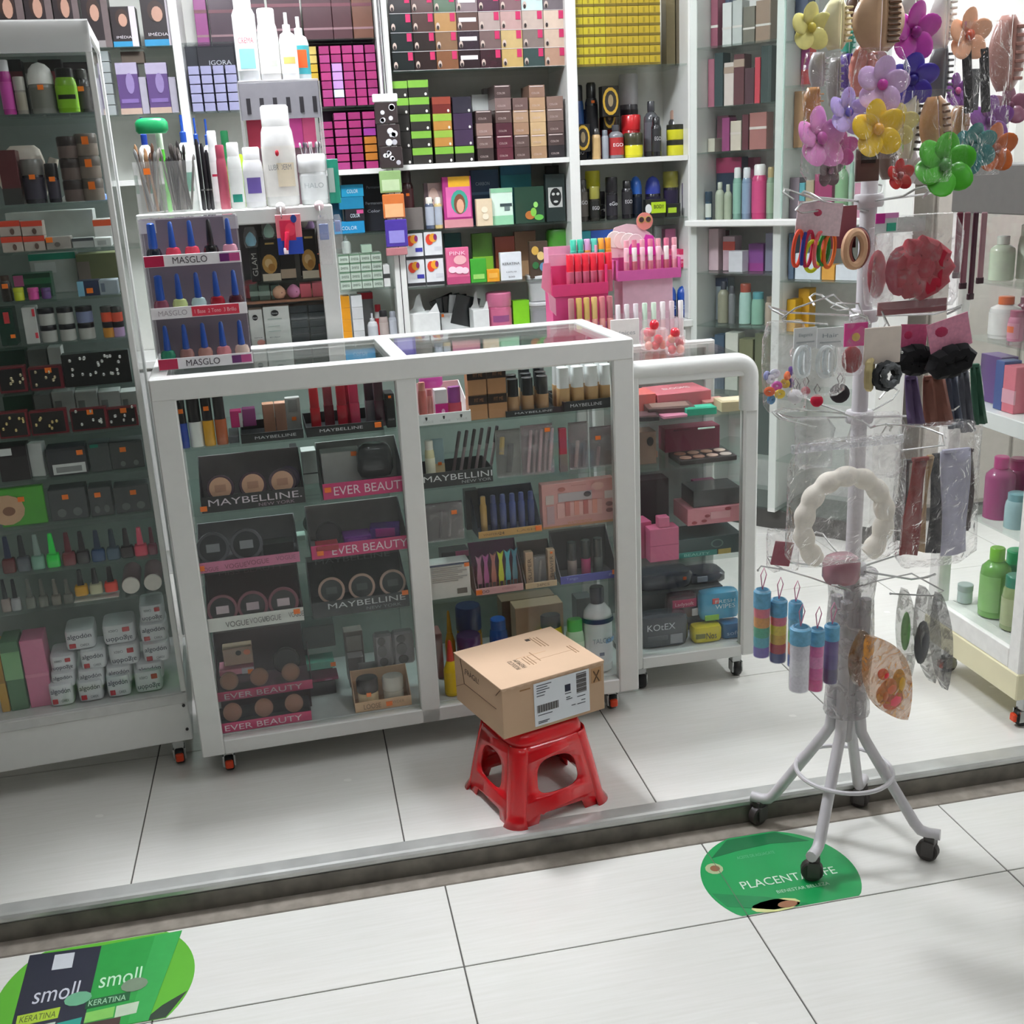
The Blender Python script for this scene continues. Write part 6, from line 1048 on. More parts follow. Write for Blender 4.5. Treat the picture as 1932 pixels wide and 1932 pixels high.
# base of the middle bay
zb = WB
for i, (x0, x1, yt) in enumerate(((773, 830, 557), (893, 923, 552))):
    u0, u1, z0, z1 = rect(FW, (x0, x1, yt, 640), .04, zb); W, Hh = u1-u0, z1-zb
    o = ob('open_carton', V_box(-W/2, W/2, -.05, .05, 0, Hh*.58, .001), m('d4d6d4', .5), None, FW.w((u0+u1)/2, .09, zb)); tag(o, '%s open white carton with raised flaps, base of middle bay' % ['wide', 'narrow grey'][i], 'carton'); pts = [(-W/2, Hh*.57), (W*.1, Hh*.57), (W*.02, Hh*.7), (-W*.05, Hh), (-W*.16, Hh*.95), (-W*.3, Hh*.68)]; ob('flap', V_poly(pts, .02, .022), m('c4c6c4', .5), o); ob('flap', V_poly([(W*.12, Hh*.57), (W/2, Hh*.57), (W*.42, Hh*.8)], -.045, -.043), m('cdcfcd', .5), o)
o = cM('pouch_pile', 'black and silver foil pouches fanned in a white box', (834, 892, 590), 'dcdedd', .16, .09, 'box', zs=zb, wh='base of middle bay')
for i in range(5): ob('foil_pouch', shift(rot(V_box(-.05, .05, -.003, .003, 0, .12, .002), R(-20+9*i), 'y'), -.01+.008*i, .02-.016*i, .02), m(['2a2c2e', '4a4d50', '1c1e20', 'b9bbbd', '2c2e30'][i], .15, coat=.8), o)
ob('price_sticker', V_box(-.06, -.05, -.048, -.0455, .06, .072), STK(), o)
bottle('hair_mask_jar', 'rose pink lidded tub, base of middle bay', 'jar', FW, (922, 970, 553, 625), .04, 'jar', 'b85a7c', 'c46a8a', 'c06484', zs=zb, mark=(.25, .42, '8a4a78'))
cM('cosmetic_box', 'lime green carton beside the pink tub', (969, 1000, 567), '7cc41e', .08, .05, zs=zb, wh='base of middle bay')
for i, (x0, x1, yt, yb, nm) in enumerate(((1003, 1050, 588, 622, 'lower'), (1000, 1046, 528, 580, 'upper'))):
    z_ = zb if i == 0 else zb+.105
    u0, u1, _, z1 = rect(FW, (x0, x1, yt if i == 0 else yt, yb), .05, z_); W = u1-u0; hh = .1
    o = empty('storage_tub', FW.w((u0+u1)/2, .05+.05, z_)); tag(o, nm+' clear plastic tub with dark contents, base of middle bay', 'tub'); ob('tub', V_lathe([(.45*W, 0), (.5*W, hh*.9)], 20, 1, 1, .6), clear('e4e4e6', .3, .08, .5), o, smooth=True); ob('contents', V_lathe([(.42*W, .003), (.45*W, hh*.7)], 20, 1, .9, .6), m(['3a3642', 'b9bab8'][i], .5), o, smooth=True); ob('lid', V_lathe([(.52*W, hh*.9), (.53*W, hh*1.0), (.5*W, hh*1.03)], 20, 1, 1, .6), m('c9cacb', .3), o, smooth=True)
# ---- end bay: yellow cartons, gel jars
zd = WS['d'][2]
grid('pill_box', 'small yellow carton', 'box', FW, (1079, 1246, -8, 119), 8, 7, .03, .1, zd[0], lambda r_, c_: ('b5a628' if c_ < 3 else 'ae962a', 'yellow' if c_ < 3 else 'mustard yellow'), 'd', group='yellow cartons', deco=lambda r_, c_: dict(bands=[(0, .26, '6a5a1c')], panels=[(.42, .58, .35, .85, '8a7a1e')]))
for i, (x0, x1, yt, c) in enumerate(((1257, 1274, -10, '6a6044'), (1276, 1296, -10, '5a5240'))): carton('hair_dye_box', '%s tall olive-brown carton beside the yellow cartons' % ['first', 'second'][i], 'box', FW, (x0, x1, yt, 120), .1, .06, c, zs=zd[0], group='olive cartons')
def jd(zi, what, b, kind, col, cap, lab=None, v=.05, cat='jar', **kw): return bottle('hair_gel', what+', end bay '+['', 'second', 'third'][zi]+' shelf', cat, FW, b+(b[2]+60,), v, kind, col, cap, lab, zs=zd[zi], **kw)
jd(1, 'blue bottle with black cap at the back', (1082, 1104, 160), 'flip', '3a5f9a', '2a2c30', v=.16, cat='bottle'); jd(1, 'tall black jar with orange sticker over blue jar', (1098, 1130, 155), 'spray', '1a1a1c', '141416', '222226', v=.14, stk=.75); jd(1, 'blue squat jar at the back', (1104, 1134, 205), 'squat', '23409a', '1b2c6c', v=.19)
for i, (x0, x1, yt, zo, vv_) in enumerate(((1086, 1113, 234, 0, .03), (1136, 1167, 162, .15, .09), (1149, 1172, 190, .105, .06))):
    carton('hair_powder_box', '%s black carton with gold circle portrait, end bay second shelf' % ['lower', 'upper', 'middle'][i], 'box', FW, (x0, x1, yt, yt+30), vv_, .05, '1c1a14', zs=zd[1]+zo+.005 if i else zd[1]+.03, dots=[(.5, .5, .48, .46, 'b9942e'), (.5, .5, .36, .35, '2a2620'), (.5, .52, .16, .2, '8a7a5a')])
o = jd(1, 'black round jar with white emblem', (1084, 1117, 270), 'squat', '1b1b1d', '151517', '222224', word='EGO', wcol='d8d8d8', v=.03) if 0 else None
carton('gel_block', 'black crate lifting the gold circle carton, end bay second shelf', 'riser', FW, (1086, 1114, 268, 298), .03, .05, '1e1d1f', zs=zd[1], texts=[('EGO', .5, .5, .6, .4, 'c9c9c9')])
jd(1, 'gold-bodied slim spray can', (1119, 1135, 242), 'spray', 'c0a070', '2c2a28', 'b89a6a', v=.04, cat='spray can'); jd(1, 'silver slim spray can', (1137, 1150, 245), 'spray', '8a9098', '6a7078', v=.05, cat='spray can')
jd(1, 'red wide tub', (1141, 1176, 218), 'jar', 'b01c20', 'c42428', 'c0262a', v=.12); jd(1, 'second red wide tub', (1178, 1214, 216), 'jar', 'a81c20', 'c8282c', 'b82428', v=.12)
jd(1, 'grey bottle with red label', (1152, 1180, 235), 'bottle', '77787c', '4a4a4e', 'a63030', v=.05, cat='bottle', word='EGO', wcol='e0e0e0'); jd(1, 'clear tall jar with grey lid stacked high', (1175, 1210, 138), 'jar', '55555a', 'b9babd', '2a2a2e', v=.19); 
jd(1, 'yellow jar with dark lid', (1182, 1218, 250), 'squat', 'c9c420', '3a3a24', 'd2cc2a', v=.04, stk=None); jd(1, 'light blue small jar', (1190, 1214, 272), 'squat', '5a9ad0', '4a80b0', v=.03) if 0 else None
jd(1, 'tall smoky bottle', (1218, 1246, 190), 'bottle', '4a4c50', '3a3a3e', '5a5a60', v=.09, cat='bottle'); jd(1, 'slim black bottle with white print', (1232, 1250, 220), 'spray', '1d1d1f', '18181a', '2c2c2e', v=.04, cat='bottle', word='EGO', wcol='c9c9c9')
for i in range(2):
    u0, u1, _, _ = rect(FW, (1264, 1297, 270, 296), .05); W = u1-u0; o = empty('wax_jar', FW.w((u0+u1)/2, .05+W/2, zd[1]+.058*i)); tag(o, '%s yellow wax jar with black lid, end bay second shelf' % ['lower', 'upper'][i], 'jar', 'stacked yellow wax jars'); ob('body', V_lathe([(.47*W, 0), (.5*W, .003), (.5*W, .038)], 18), m('c9c62c', .3), o, smooth=True); ob('lid', V_lathe([(.5*W, .038), (.5*W, .055), (.47*W, .0575)], 18), m('2c2c22', .3), o, smooth=True)
jd(1, 'grey bottle with peach cap standing behind the wax jars', (1266, 1290, 207), 'spray', '4a4a4c', 'b09080', v=.16, cat='bottle')
# third shelf: EGO jars
for i, (x0, x1, yt, c, cp, lb, w_, v) in enumerate(((1090, 1112, 338, '3a3632', '2c2a28', '55504a', 'EGO', .05), (1108, 1136, 322, '2a2824', 'c9c62c', '4a4832', None, .12), (1109, 1134, 352, '26241f', '8a863a', '1c1c1a', 'EGO', .04), (1138, 1168, 334, '1e1d20', '17161a', '26242a', 'eGo', .06), (1140, 1166, 362, '17161a', '26222a', '2a2630', 'M', .03), (1176, 1196, 340, '201f22', '151416', '2a292c', 'EGO', .06), (1190, 1214, 332, '16202e', '2a62b8', '1f2a3c', None, .09), (1222, 1250, 332, '1c1a2a', '3a4aa8', '24203a', None, .09), (1256, 1284, 323, '231f2c', '8f8c3a', '2a2340', None, .08), (1286, 1298, 345, '1e1a2a', '4a3a6a', '2a2340', None, .06))):
    jd(2, '%s gel jar, %s along' % (['brown', 'yellow-lidded tall', 'olive-lidded', 'large black lettered', 'small black lettered', 'slim black', 'blue-lidded', 'indigo-lidded', 'khaki-lidded', 'violet'][i], ORD[i+1]), (x0, x1, yt), ['spray', 'jar', 'jar', 'jar', 'squat', 'spray', 'dome', 'dome', 'jar', 'jar'][i], c, cp, lb, v=v, word=w_, wcol='c9c9cc', seg=14)
carton('gel_box', 'black carton with lime panel and white disc, end bay third shelf', 'box', FW, (1218, 1256, 376, 408), .03, .03, '1c1e1a', zs=zd[2], panels=[(.28, 1, .25, .85, 'a8c81e')], dots=[(.14, .5, .16, .26, 'd4d6d4')], texts=[('BODY', .66, .6, .5, .2, '2a3010')]); carton('gel_box', 'black carton with small lime panel, end bay third shelf', 'box', FW, (1258, 1284, 384, 408), .03, .03, '1c1e1a', zs=zd[2], panels=[(.1, .7, .3, .7, 'a0bf2a')])
for i in range(2): jd(2, '', (0, 1, 0), 'jar', 'ffffff', 'ffffff') if 0 else bottle('hair_gel', '%s blue gel jar behind the pink displays' % ['first', 'second'][i], 'jar', FW, (1258+23*i, 1279+23*i, 540, 620), .05, 'dome', '14306a', '1f4aa0', '1a3c86', zs=WB+.07 if 0 else WB, word='EGO', wcol='a9c0e0')
# ---- dye tube bay (lilac and magenta tube cartons)
zb_ = WS['b'][2]
grid('hair_dye_tube_box', 'lilac tube carton end', 'hair dye', FW, (357, 450, 122, 203), 4, 5, .03, .12, zb_[1], lambda r_, c_: ('8f8fae', 'lilac'), 'b', group='lilac tube cartons', gap=.003, where='dye tube bay')
grid('hair_dye_tube_box', 'pale lilac tube carton end', 'hair dye', FW, (452, 472, 155, 203), 1, 3, .05, .12, zb_[1], lambda r_, c_: ('8a8ab0', 'pale'), 'b', group='lilac tube cartons', gap=.003, where='behind the white bottles')
MG = ['982c66', '9c3a74', '902a62', 'a2346c']
grid('hair_dye_tube_box', 'magenta tube carton end', 'hair dye', FW, (604, 712, 84, 195), 5, 7, .03, .12, zb_[1], lambda r_, c_: (('b48ac8', 'lilac') if c_ == 1 and r_ in (2, 3, 4) else ('c8cfe8', 'pale blue') if c_ == 1 and r_ == 1 else (MG[(r_+c_) % 4], 'magenta')), 'b', group='magenta tube cartons, upper block', gap=.0028, where='upper magenta block')
grid('hair_dye_tube_box', 'yellow tube carton end', 'hair dye', FW, (582, 602, 86, 195), 1, 7, .05, .1, zb_[1], lambda r_, c_: ('c0a030' if r_ < 5 else 'c8b060', 'mustard' if r_ < 5 else 'straw'), 'b', group='yellow tube cartons', gap=.0028, where='beside the magenta block')
grid('hair_dye_tube_box', 'magenta tube carton end', 'hair dye', FW, (604, 712, 210, 312), 4, 7, .03, .12, zb_[2], lambda r_, c_: (('b8742c', 'amber') if c_ == 3 and r_ in (1, 2, 3) else ('9a3a94', 'violet') if c_ == 3 and r_ == 4 else (MG[(r_*2+c_) % 4], 'magenta')), 'b', skip=((6, 0), (0, 0)), group='magenta tube cartons, lower block', gap=.004, where='lower magenta block')
carton('shelf_divider_tray', 'dark carton back wall behind the lilac tubes', 'box', FW, (355, 474, 86, 203), .16, .02, '2c2c34', zs=zb_[1]); carton('shelf_divider_tray', 'dark purple carton wall behind the upper magenta tubes', 'box', FW, (584, 712, 82, 197), .16, .02, '3a1a3c', zs=zb_[1]); carton('shelf_divider_tray', 'dark purple carton wall behind the lower magenta tubes', 'box', FW, (604, 712, 208, 312), .16, .02, '34183a', zs=zb_[2])
for i, (x0, x1, c, nm) in enumerate(((362, 386, '8a3a78', 'pink-topped'), (390, 440, '3a2030', 'dark plum'), (445, 500, '33202a', 'plum'), (505, 566, '3c1e28', 'burgundy'), (570, 625, '44222a', 'wine red'), (626, 662, '48262c', 'maroon'), (664, 702, '6a4434', 'bronze')))  :
    carton('hair_dye_box', nm+' carton on the top shelf of the dye tube bay', 'hair dye', FW, (x0, x1, -30, 72), .05, .12, c, zs=zb_[0], bands=[(.18, .22, '8a6a70'), (.6, .66, '6a3a44')], coat=.5)
carton('hair_dye_box', 'dark label tray with white print above the lilac tubes', 'hair dye', FW, (372, 442, 88, 118), .12, .02, '232028', zs=zb_[1]+.145, texts=[('IGORA', .6, .3, .6, .2, 'b9b9c0')])
z3 = zb_[3]
carton('developer_box', 'black lettered carton stack behind teal boxes', 'hair dye', FW, (648, 728, 330, 438), .12, .06, '1e2026', zs=z3, texts=[('Permanent', .72, .5, .4, .05, 'b0b4bc'), ('Color', .7, .36, .3, .05, 'b0b4bc'), ('Permanent', .75, .78, .36, .05, '8a8e96')])
for i, (x0, x1, yt, yb, c, nm) in enumerate(((630, 688, 418, 438, '1f86b8', 'long blue'), (652, 688, 398, 418, '26242a', 'black with pink tag'), (640, 686, 374, 396, '1c7aa0', 'teal'), (644, 686, 356, 373, '2090b8', 'bright teal'))):
    u0, u1, _, _ = rect(FW, (x0, x1, yt, yb), .05); hh = .044; W = u1-u0
    o = ob('developer_box', V_box(-W/2, W/2, -.03, .03, 0, hh-.0006, .0008), m(c, .35), None, FW.w((u0+u1)/2, .08, z3+hh*i)); tag(o, nm+' flat dye carton in the teal stack', 'hair dye', 'teal dye cartons'); decorate(o, W, .06, hh, texts=[('COLOR', .5, .45, .5, .3, 'cfe0e8')] if i != 2 else (), panels=[(.6, .95, .6, .9, 'c04a80')] if i == 1 else ())
carton('sheet_mask_card', 'slanted dark blue carton beside the teal stack', 'hair dye', FW, (626, 646, 350, 438), .14, .03, '1a5a78', zs=z3)
grid('soap_box', 'white and sage soap carton', 'soap', FW, (640, 722, 478, 543), 4, 4, .03, .1, zb_[4], lambda r_, c_: ('b0beb0', 'stacked'), 'b', group='white and sage soap cartons', gap=.001, where='soap block', deco=lambda r_, c_: dict(bands=[(.85, 1, '5a7a60')], texts=[('avena', .5, .45, .7, .3, '4a5a4c')]))
carton('soap_box', 'single sage carton on top of the soap block', 'soap', FW, (682, 702, 462, 480), .04, .06, '9ab09c', zs=rect(FW, (640, 722, 478, 543), .03, zb_[4])[3]+.0005); bottle('serum_bottle', 'clear small bottle on top of the soap block', 'bottle', FW, (645, 662, 445, 478), .04, 'pump', 'a9b0aa', '8a908c', zs=rect(FW, (640, 722, 478, 543), .03, zb_[4])[3]+.0005)
carton('soap_box', 'narrow white carton beside the soap block', 'soap', FW, (724, 736, 500, 543), .03, .08, 'd4d6d2', zs=zb_[4], bands=[(.4, .6, '3a3c3a')])
for r_ in range(4):
    u0, u1, _, _ = rect(FW, (644, 662, 560, 640), .05); hh = .045; o = ob('cream_box', V_box(0, u1-u0, -.03, .03, 0, hh-.0006, .0008), m('d08c1c', .4), None, FW.w(u0, .08, WB+.02+hh*r_ if 0 else WB+hh*r_)); tag(o, 'amber small carton, %s up, base of dye tube bay' % ORD[r_+1], 'box', 'amber cartons')
    u0, u1, _, _ = rect(FW, (665, 686, 560, 640), .05); o = ob('cream_box', V_box(0, u1-u0, -.03, .03, 0, hh-.0006, .0008), m(['b0b2b2', 'c0c2c2', 'b8baba', 'c8cacb'][r_], .4), None, FW.w(u0, .08, WB+hh*r_)); tag(o, 'light grey small carton, %s up, base of dye tube bay' % ORD[r_+1], 'box', 'grey cartons')
carton('cream_box', 'red and grey carton at the back, base of dye tube bay', 'box', FW, (678, 706, 552, 640), .15, .06, '8a8c8e', zs=WB, bands=[(.86, 1, 'b82030')])
for i, (x0, x1, yt, k_, c, cp, lb, nm) in enumerate(((694, 714, 592, 'pump', 'c4c6c8', 'b9bbbd', 'b0b4b8', 'silver pump bottle'), (716, 734, 586, 'flip', 'a89a94', '1c1a1c', 'b0a29c', 'taupe bottle with black cap'), (735, 750, 588, 'spray', 'a0a4ac', '8a8e96', 'b4b8c0', 'grey spray can'))): bottle('lotion_bottle', nm+', base of dye tube bay', 'bottle', FW, (x0, x1, yt, 640), .04, k_, c, cp, lb, zs=WB)
bottle('lotion_bottle', 'red and white bottle behind the pump bottle, base of dye tube bay', 'bottle', FW, (706, 722, 575, 640), .12, 'flip', 'dcdcdc', 'c02030', 'c83038', zs=WB)
# ---- far end bay: face-printed dye boxes, purple packs
za = WS['a'][2]
for i, (x0, x1, yt) in enumerate(((-10, 46, -25), (48, 100, -25), (102, 150, -25), (156, 206, -10), (210, 258, 12), (268, 330, -5))):
    carton('hair_dye_box', '%s dark dye box with portrait print, far end bay top shelf' % ORD[i+1], 'hair dye', FW, (x0, x1, yt, 84), .04, .07, '2c2426', zs=za[0], dots=[(.45, .72, .26, .22, '3a2822'), (.48, .66, .17, .16, 'b98f7c')], bands=[(.0, .14, '2a8ab8' if i > 3 else '8a8484')], panels=[(.75, 1, .0, 1, 'd0c8d0' if i > 3 else '6a5c5c')], texts=[('IMÉDIA', .45, .25, .6, .08, 'd9d4d8')] if i > 3 else (), group='portrait dye boxes')
for i, (x0, x1) in enumerate(((222, 262), (278, 318))):
    o = carton('hair_dye_box', '%s purple dye box with flowing hair print, far end bay' % ['first', 'second'][i], 'hair dye', FW, (x0, x1, 118, 205), .04, .06, '5c4478', zs=za[1], coat=.7, bands=[(0, .12, 'b8a090'), (.78, 1, 'a8a0b8')], panels=[(.1, .9, .22, .3, '7c64a0')], dots=[(.6, .6, .2, .2, '8a78a8')]); carton('hair_dye_box', '%s silver carton next to the purple dye box, far end bay' % ['first', 'second'][i], 'hair dye', FW, (x1+1, x1+16, 145, 205), .05, .06, 'a8a4b0', zs=za[1])
grid('soap_box', 'pale grey small carton', 'box', FW, (188, 212, 95, 205), 1, 6, .05, .06, za[1], lambda r_, c_: ('9aa0a0', 'stacked'), 'a', group='pale grey cartons', gap=.002, where='far end bay')
carton('mirror_box', 'brown fabric roll box lying above the purple dye boxes', 'box', FW, (228, 272, 97, 118), .08, .04, '6a5c50', zs=rect(FW, (222, 262, 118, 205), .04, za[1])[3]+.0005)
# ---- hanging sachet strip in front of the post
FH = Frame(0, 4.26, 0)
u, z = FH.P(726, 186); e = empty('sachet_strip', FH.w(u, 0, z)); tag(e, 'hanging clip strip of black bubble-print, green, orange and purple sachets', 'sachet strip')
ob('clip_bar', V_box(-.045, .045, -.008, .008, -.012, .016, .003), WHITE, e); ob('hanger_rod', V_tube([(0, 0, .01), (0, 0, .42)], .004, 6), ALU, e)
def sach(y0, y1, xc, w_, c, pan=(), dts=()):
    u_, zz1 = FH.P(xc, y0); _, zz0 = FH.P(xc, y1); s_ = ob('sachet', V_box(-w_/2, w_/2, -.005, .005, zz0-z, zz1-z, .003), m(c, .2, coat=.7), e, (u_-u, 0, 0))
    for a, b_, c_, d_, cc in pan: ob('print_panel', V_box((a-.5)*w_, (b_-.5)*w_, -.0062, -.004, zz0-z+c_*(zz1-zz0), zz0-z+d_*(zz1-zz0)), m(cc, .4), s_)
    for a, b_, r_, cc in dts: ob('bubble_print', shift(V_lathe([(r_, 0), (r_*.8, .002)], 12), 0, 0, 0) if 0 else shift(rot(V_lathe([(r_, 0), (r_*.85, .002)], 12), math.pi/2, 'x'), (a-.5)*w_, -.005, zz0-z+b_*(zz1-zz0)), m(cc, .25), s_)
random.seed(4)
for i in range(3): sach(193+i*42, 234+i*42, 727+i*5, .082, '3c3434', (), [(.2+.6*random.random(), .1+.8*random.random(), .006+.007*random.random(), ['d4d4d8', 'b0aeb4', 'e4e4e6'][k % 3]) for k in range(7)])
sach(322, 364, 735, .08, '8aa870', [(.1, .9, .1, .6, 'b0c49a')]); sach(366, 412, 741, .08, 'c8713c', [(.08, .92, .05, .6, 'dca878')]); sach(414, 466, 746, .082, '4c3a96', [(.15, .85, .15, .6, '8a82c8')]); sach(467, 482, 748, .08, 'b07478')
# ================================================================== corner shelving goods
def cQ(side, zi, name, what, b, col, v=.06, depth=.06, cat='box', **kw):
    FQ.lo, FQ.hi = ((.031, .349), (.388, .742))[side == 'r']; return carton(name, what+', corner shelving', cat, FQ, b+(b[2]+50,), v, depth, col, zs=QS[side][2][zi], **kw)
def bQ(side, zi, what, b, kind, col, cap, lab=None, v=.08, name='lotion_bottle', cat='bottle', **kw):
    FQ.lo, FQ.hi = ((.031, .349), (.388, .742))[side == 'r']; return bottle(name, what+', corner shelving', cat, FQ, b+(b[2]+60,), v, kind, col, cap, lab, zs=QS[side][2][zi], **kw)
for i, (x0, x1, yt, c, nm) in enumerate(((1330, 1343, -5, '8a4a5c', 'rose'), (1343, 1362, -8, '4c5a72', 'slate blue'), (1363, 1380, 5, 'c8cac6', 'white'), (1382, 1400, 0, 'b0b4b0', 'pale grey'), (1402, 1424, 12, '6a665a', 'olive grey'), (1426, 1454, 0, '8a7462', 'tan'))): cQ('l', 0, 'perfume_box', nm+' tall carton on the uppermost shelf', (x0, x1, yt), c, v=.10, bands=[(.4, .45, 'c9c4bc')])
for i, (x0, x1, yt, c, nm) in enumerate(((1330, 1342, 112, '9a5a6c', 'mauve'), (1343, 1364, 100, '2c3e40', 'dark teal'), (1366, 1384, 118, 'c8bcb4', 'pale'), (1384, 1404, 102, '5a3236', 'maroon'), (1405, 1423, 128, '4a2c34', 'plum'), (1424, 1434, 108, 'b83a48', 'red'), (1436, 1456, 86, '31403e', 'black-green'))): cQ('l', 1, 'perfume_box', nm+' carton on the second glass shelf', (x0, x1, yt), c, v=.08, bands=[(.75, .9, 'a08a7a')] if i in (2, 3) else ())
for i, (x0, x1, yt, c, nm) in enumerate(((1322, 1335, 262, 'b8b4a4', 'cream'), (1338, 1360, 218, '6a3c4c', 'mulberry'), (1362, 1376, 222, '8a3c6c', 'magenta'), (1378, 1398, 228, 'c8bcac', 'ivory'), (1400, 1412, 216, '5a2c34', 'wine'), (1414, 1446, 212, 'a06a64', 'salmon'))): cQ('l', 2, 'perfume_box', nm+' carton on the third glass shelf', (x0, x1, yt), c, v=.08, bands=[(.55, .62, 'd0c4bc')] if i in (3, 5) else ())
cQ('l', 3, 'gift_box', 'tall navy carton with raspberry lid, on the white ledge level', (1332, 1378, 298), '23344c', v=.15, bands=[(.75, 1, 'a02a58')])
for i, (x0, x1, yt, k_, c, cp, lb, nm) in enumerate(((1318, 1330, 362, 'jar', '2a4458', '22384a', 'c8ccc4', 'tiny blue jar'), (1346, 1362, 344, 'bottle', 'a8b09c', 'b8bcac', None, 'pale green bottle one'), (1363, 1377, 348, 'bottle', 'a4ac96', 'b0b4a4', None, 'pale green bottle two'), (1380, 1395, 316, 'spray', '7fa898', 'dcdedc', '8ab4a2', 'mint mist bottle with white cap'), (1397, 1413, 316, 'spray', '7a90a8', 'd4d8dc', '869cb4', 'blue mist bottle with white cap'), (1414, 1440, 310, 'spray', 'c23a70', 'ece6e4', 'cc467c', 'raspberry mist bottle with white cap'), (1444, 1458, 315, 'spray', '8aa088', 'b8a070', '9cb096', 'sage mist bottle with gold cap'))): bQ('l', 3, nm+' on the ledge level', (x0, x1, yt), k_, c, cp, lb, v=.05)
cQ('l', 3, 'gift_box', 'long pink box behind the mist bottles', (1380, 1415, 298), 'b04a70', v=.18)
for i, (x0, x1, yt, c, nm) in enumerate(((1316, 1334, 432, 'd4b8c0', 'pale rose'), (1337, 1349, 438, '7a3a48', 'claret'), (1351, 1362, 448, 'b9a0b4', 'lilac grey'), (1364, 1386, 446, 'c8a8b4', 'pink and coral'), (1412, 1440, 460, '8a4a94', 'orchid'), (1444, 1458, 440, '8c8aa0', 'lavender'))): cQ('l', 4, 'perfume_box', nm+' carton below the ledge', (x0, x1, yt), c, v=.09, bands=[(.6, .85, 'd85a50')] if i == 3 else [(0, .3, '9a3a8a')] if i == 4 else ())
cQ('l', 4, 'perfume_box', 'white square carton in front, below the ledge', (1374, 1408, 474), 'd8d6dc', v=.04)
for i, (x0, x1, yt, k_, c, cp, nm) in enumerate(((1350, 1370, 532, 'bottle', '8e8c78', '3a3c4a', 'olive glass bottle'), (1372, 1384, 540, 'spray', '77787a', '4a4a50', 'grey slim bottle'), (1390, 1412, 536, 'flip', 'a8c8be', 'a04a3a', 'mint bottle with rust cap'), (1413, 1436, 552, 'flip', '86b09c', '5a9aa0', 'green bottle with teal cap'), (1440, 1457, 560, 'spray', 'b0a090', '8a7a6a', 'sand coloured bottle'))): bQ('l', 5, nm+' on the second lower shelf', (x0, x1, yt), k_, c, cp, v=.06)
cQ('l', 5, 'perfume_box', 'grey blue carton behind the olive bottle', (1334, 1356, 524), '9aa4ac', v=.15, bands=[(.8, 1, '2c3450')])
for i, (x0, x1, yt, c, nm) in enumerate(((1326, 1344, 640, '5a6a80', 'slate'), (1346, 1366, 632, '42566c', 'steel blue'), (1368, 1392, 628, 'cfcec4', 'off-white'), (1394, 1420, 640, '7a7a5c', 'moss'), (1424, 1456, 630, '6c7058', 'khaki'))): cQ('l', 6, 'perfume_box', nm+' low carton on the third lower shelf', (x0, x1, yt), c, v=.06)
for i, (x0, x1, yt, c, nm) in enumerate(((1430, 1452, 745, '4a5450', 'dark grey-green'), (1452, 1472, 752, '5c6660', 'grey'))): cQ('l', 7, 'perfume_box', nm+' carton near the floor', (x0, x1, yt), c, v=.05, depth=.1)
for i, (x0, x1, yt, c, nm) in enumerate(((1488, 1512, -5, '33405a', 'navy'), (1497, 1512, 62, 'd8484c', 'orange-pink'))): cQ('r', 0 if i == 0 else 1, 'perfume_box', nm+' upright carton beside the accessory stand', (x0, x1, yt), c, v=.07, bands=[(.32, .7, 'b84a8c')] if i else ())
cQ('r', 2, 'perfume_box', 'tan tall carton beside the twisted clip', (1498, 1516, 172), 'a8805c', v=.08)
for i, (x0, x1, yt, c, nm) in enumerate(((1488, 1506, 335, '7d6f78', 'mauve grey'), (1507, 1518, 345, '5aa0a8', 'turquoise'), (1520, 1535, 340, 'a8987c', 'beige'), (1537, 1570, 328, '9a3a64', 'raspberry'), (1612, 1640, 345, 'c890a4', 'pink'))): cQ('r', 3, 'perfume_box', nm+' carton on the ledge behind the accessory stand', (x0, x1, yt), c, v=.06)
bQ('r', 3, 'clear green bottle with bright green cap behind the stand', (1572, 1596, 296), 'bottle', '8ab088', '2ab04a', v=.05); bQ('r', 3, 'pale mint bottle behind the stand', (1598, 1610, 305), 'spray', 'a8c4b0', '9ab8a8', v=.07)
for i, (x0, x1, yt, c, nm) in enumerate(((1488, 1498, 440, '5a6c80', 'slate blue'), (1500, 1548, 478, 'c8d4da', 'white and blue'), (1550, 1574, 500, 'd8a048', 'orange'), (1576, 1636, 500, 'd4dade', 'long white'))): cQ('r', 4, 'cosmetic_box', nm+' carton under the rainbow hair ties', (x0, x1, yt), c, v=.05)
for i, (x0, x1, yt, c, nm) in enumerate(((1476, 1492, 565, 'c89a20', 'golden'), (1493, 1514, 548, 'c8962a', 'ochre'))): cQ('r', 5, 'cosmetic_box', nm+' carton behind the wire hooks', (x0, x1, yt), c, v=.06)
# ================================================================== white cabinet beyond the stand
FS.lo, FS.hi = -.352, -.026
def bS(z, what, b, kind, col, cap, lab=None, v=.06, name='lotion_bottle', cat='bottle', **kw): return bottle(name, what+', white cabinet beyond the stand', cat, FS, b+(b[2]+90,), v, kind, col, cap, lab, zs=z, **kw)
bS(1.12, 'pale green lotion bottle with white cap', (1856, 1884, 446), 'bottle', 'cfdcc0', 'e0e8d8', v=.05); bS(1.12, 'tall pale green lotion bottle', (1882, 1908, 425), 'flip', 'd4dcc8', 'd8e0d0', v=.07); bS(1.12, 'salmon and orange bottle at the back', (1858, 1878, 405), 'spray', 'b86a5c', 'c89078', v=.2); bS(1.12, 'red rounded bottle', (1908, 1925, 455), 'flip', '9a3038', '8a2a34', v=.05) if 0 else None
bS(.975, 'white lotion bottle with orange cap', (1853, 1888, 560), 'bottle', 'dcd8d4', 'ee7020', 'e4e0dc', v=.05); bS(.975, 'pink slim bottle with orange mark', (1886, 1912, 585), 'flip', 'c87a94', 'a84a6c', 'd08aa0', v=.06, mark=(.3, .5, 'e06a3c')); bS(.975, 'maroon bottle at the back', (1880, 1905, 555), 'spray', '8a3a54', '7a3048', v=.16)
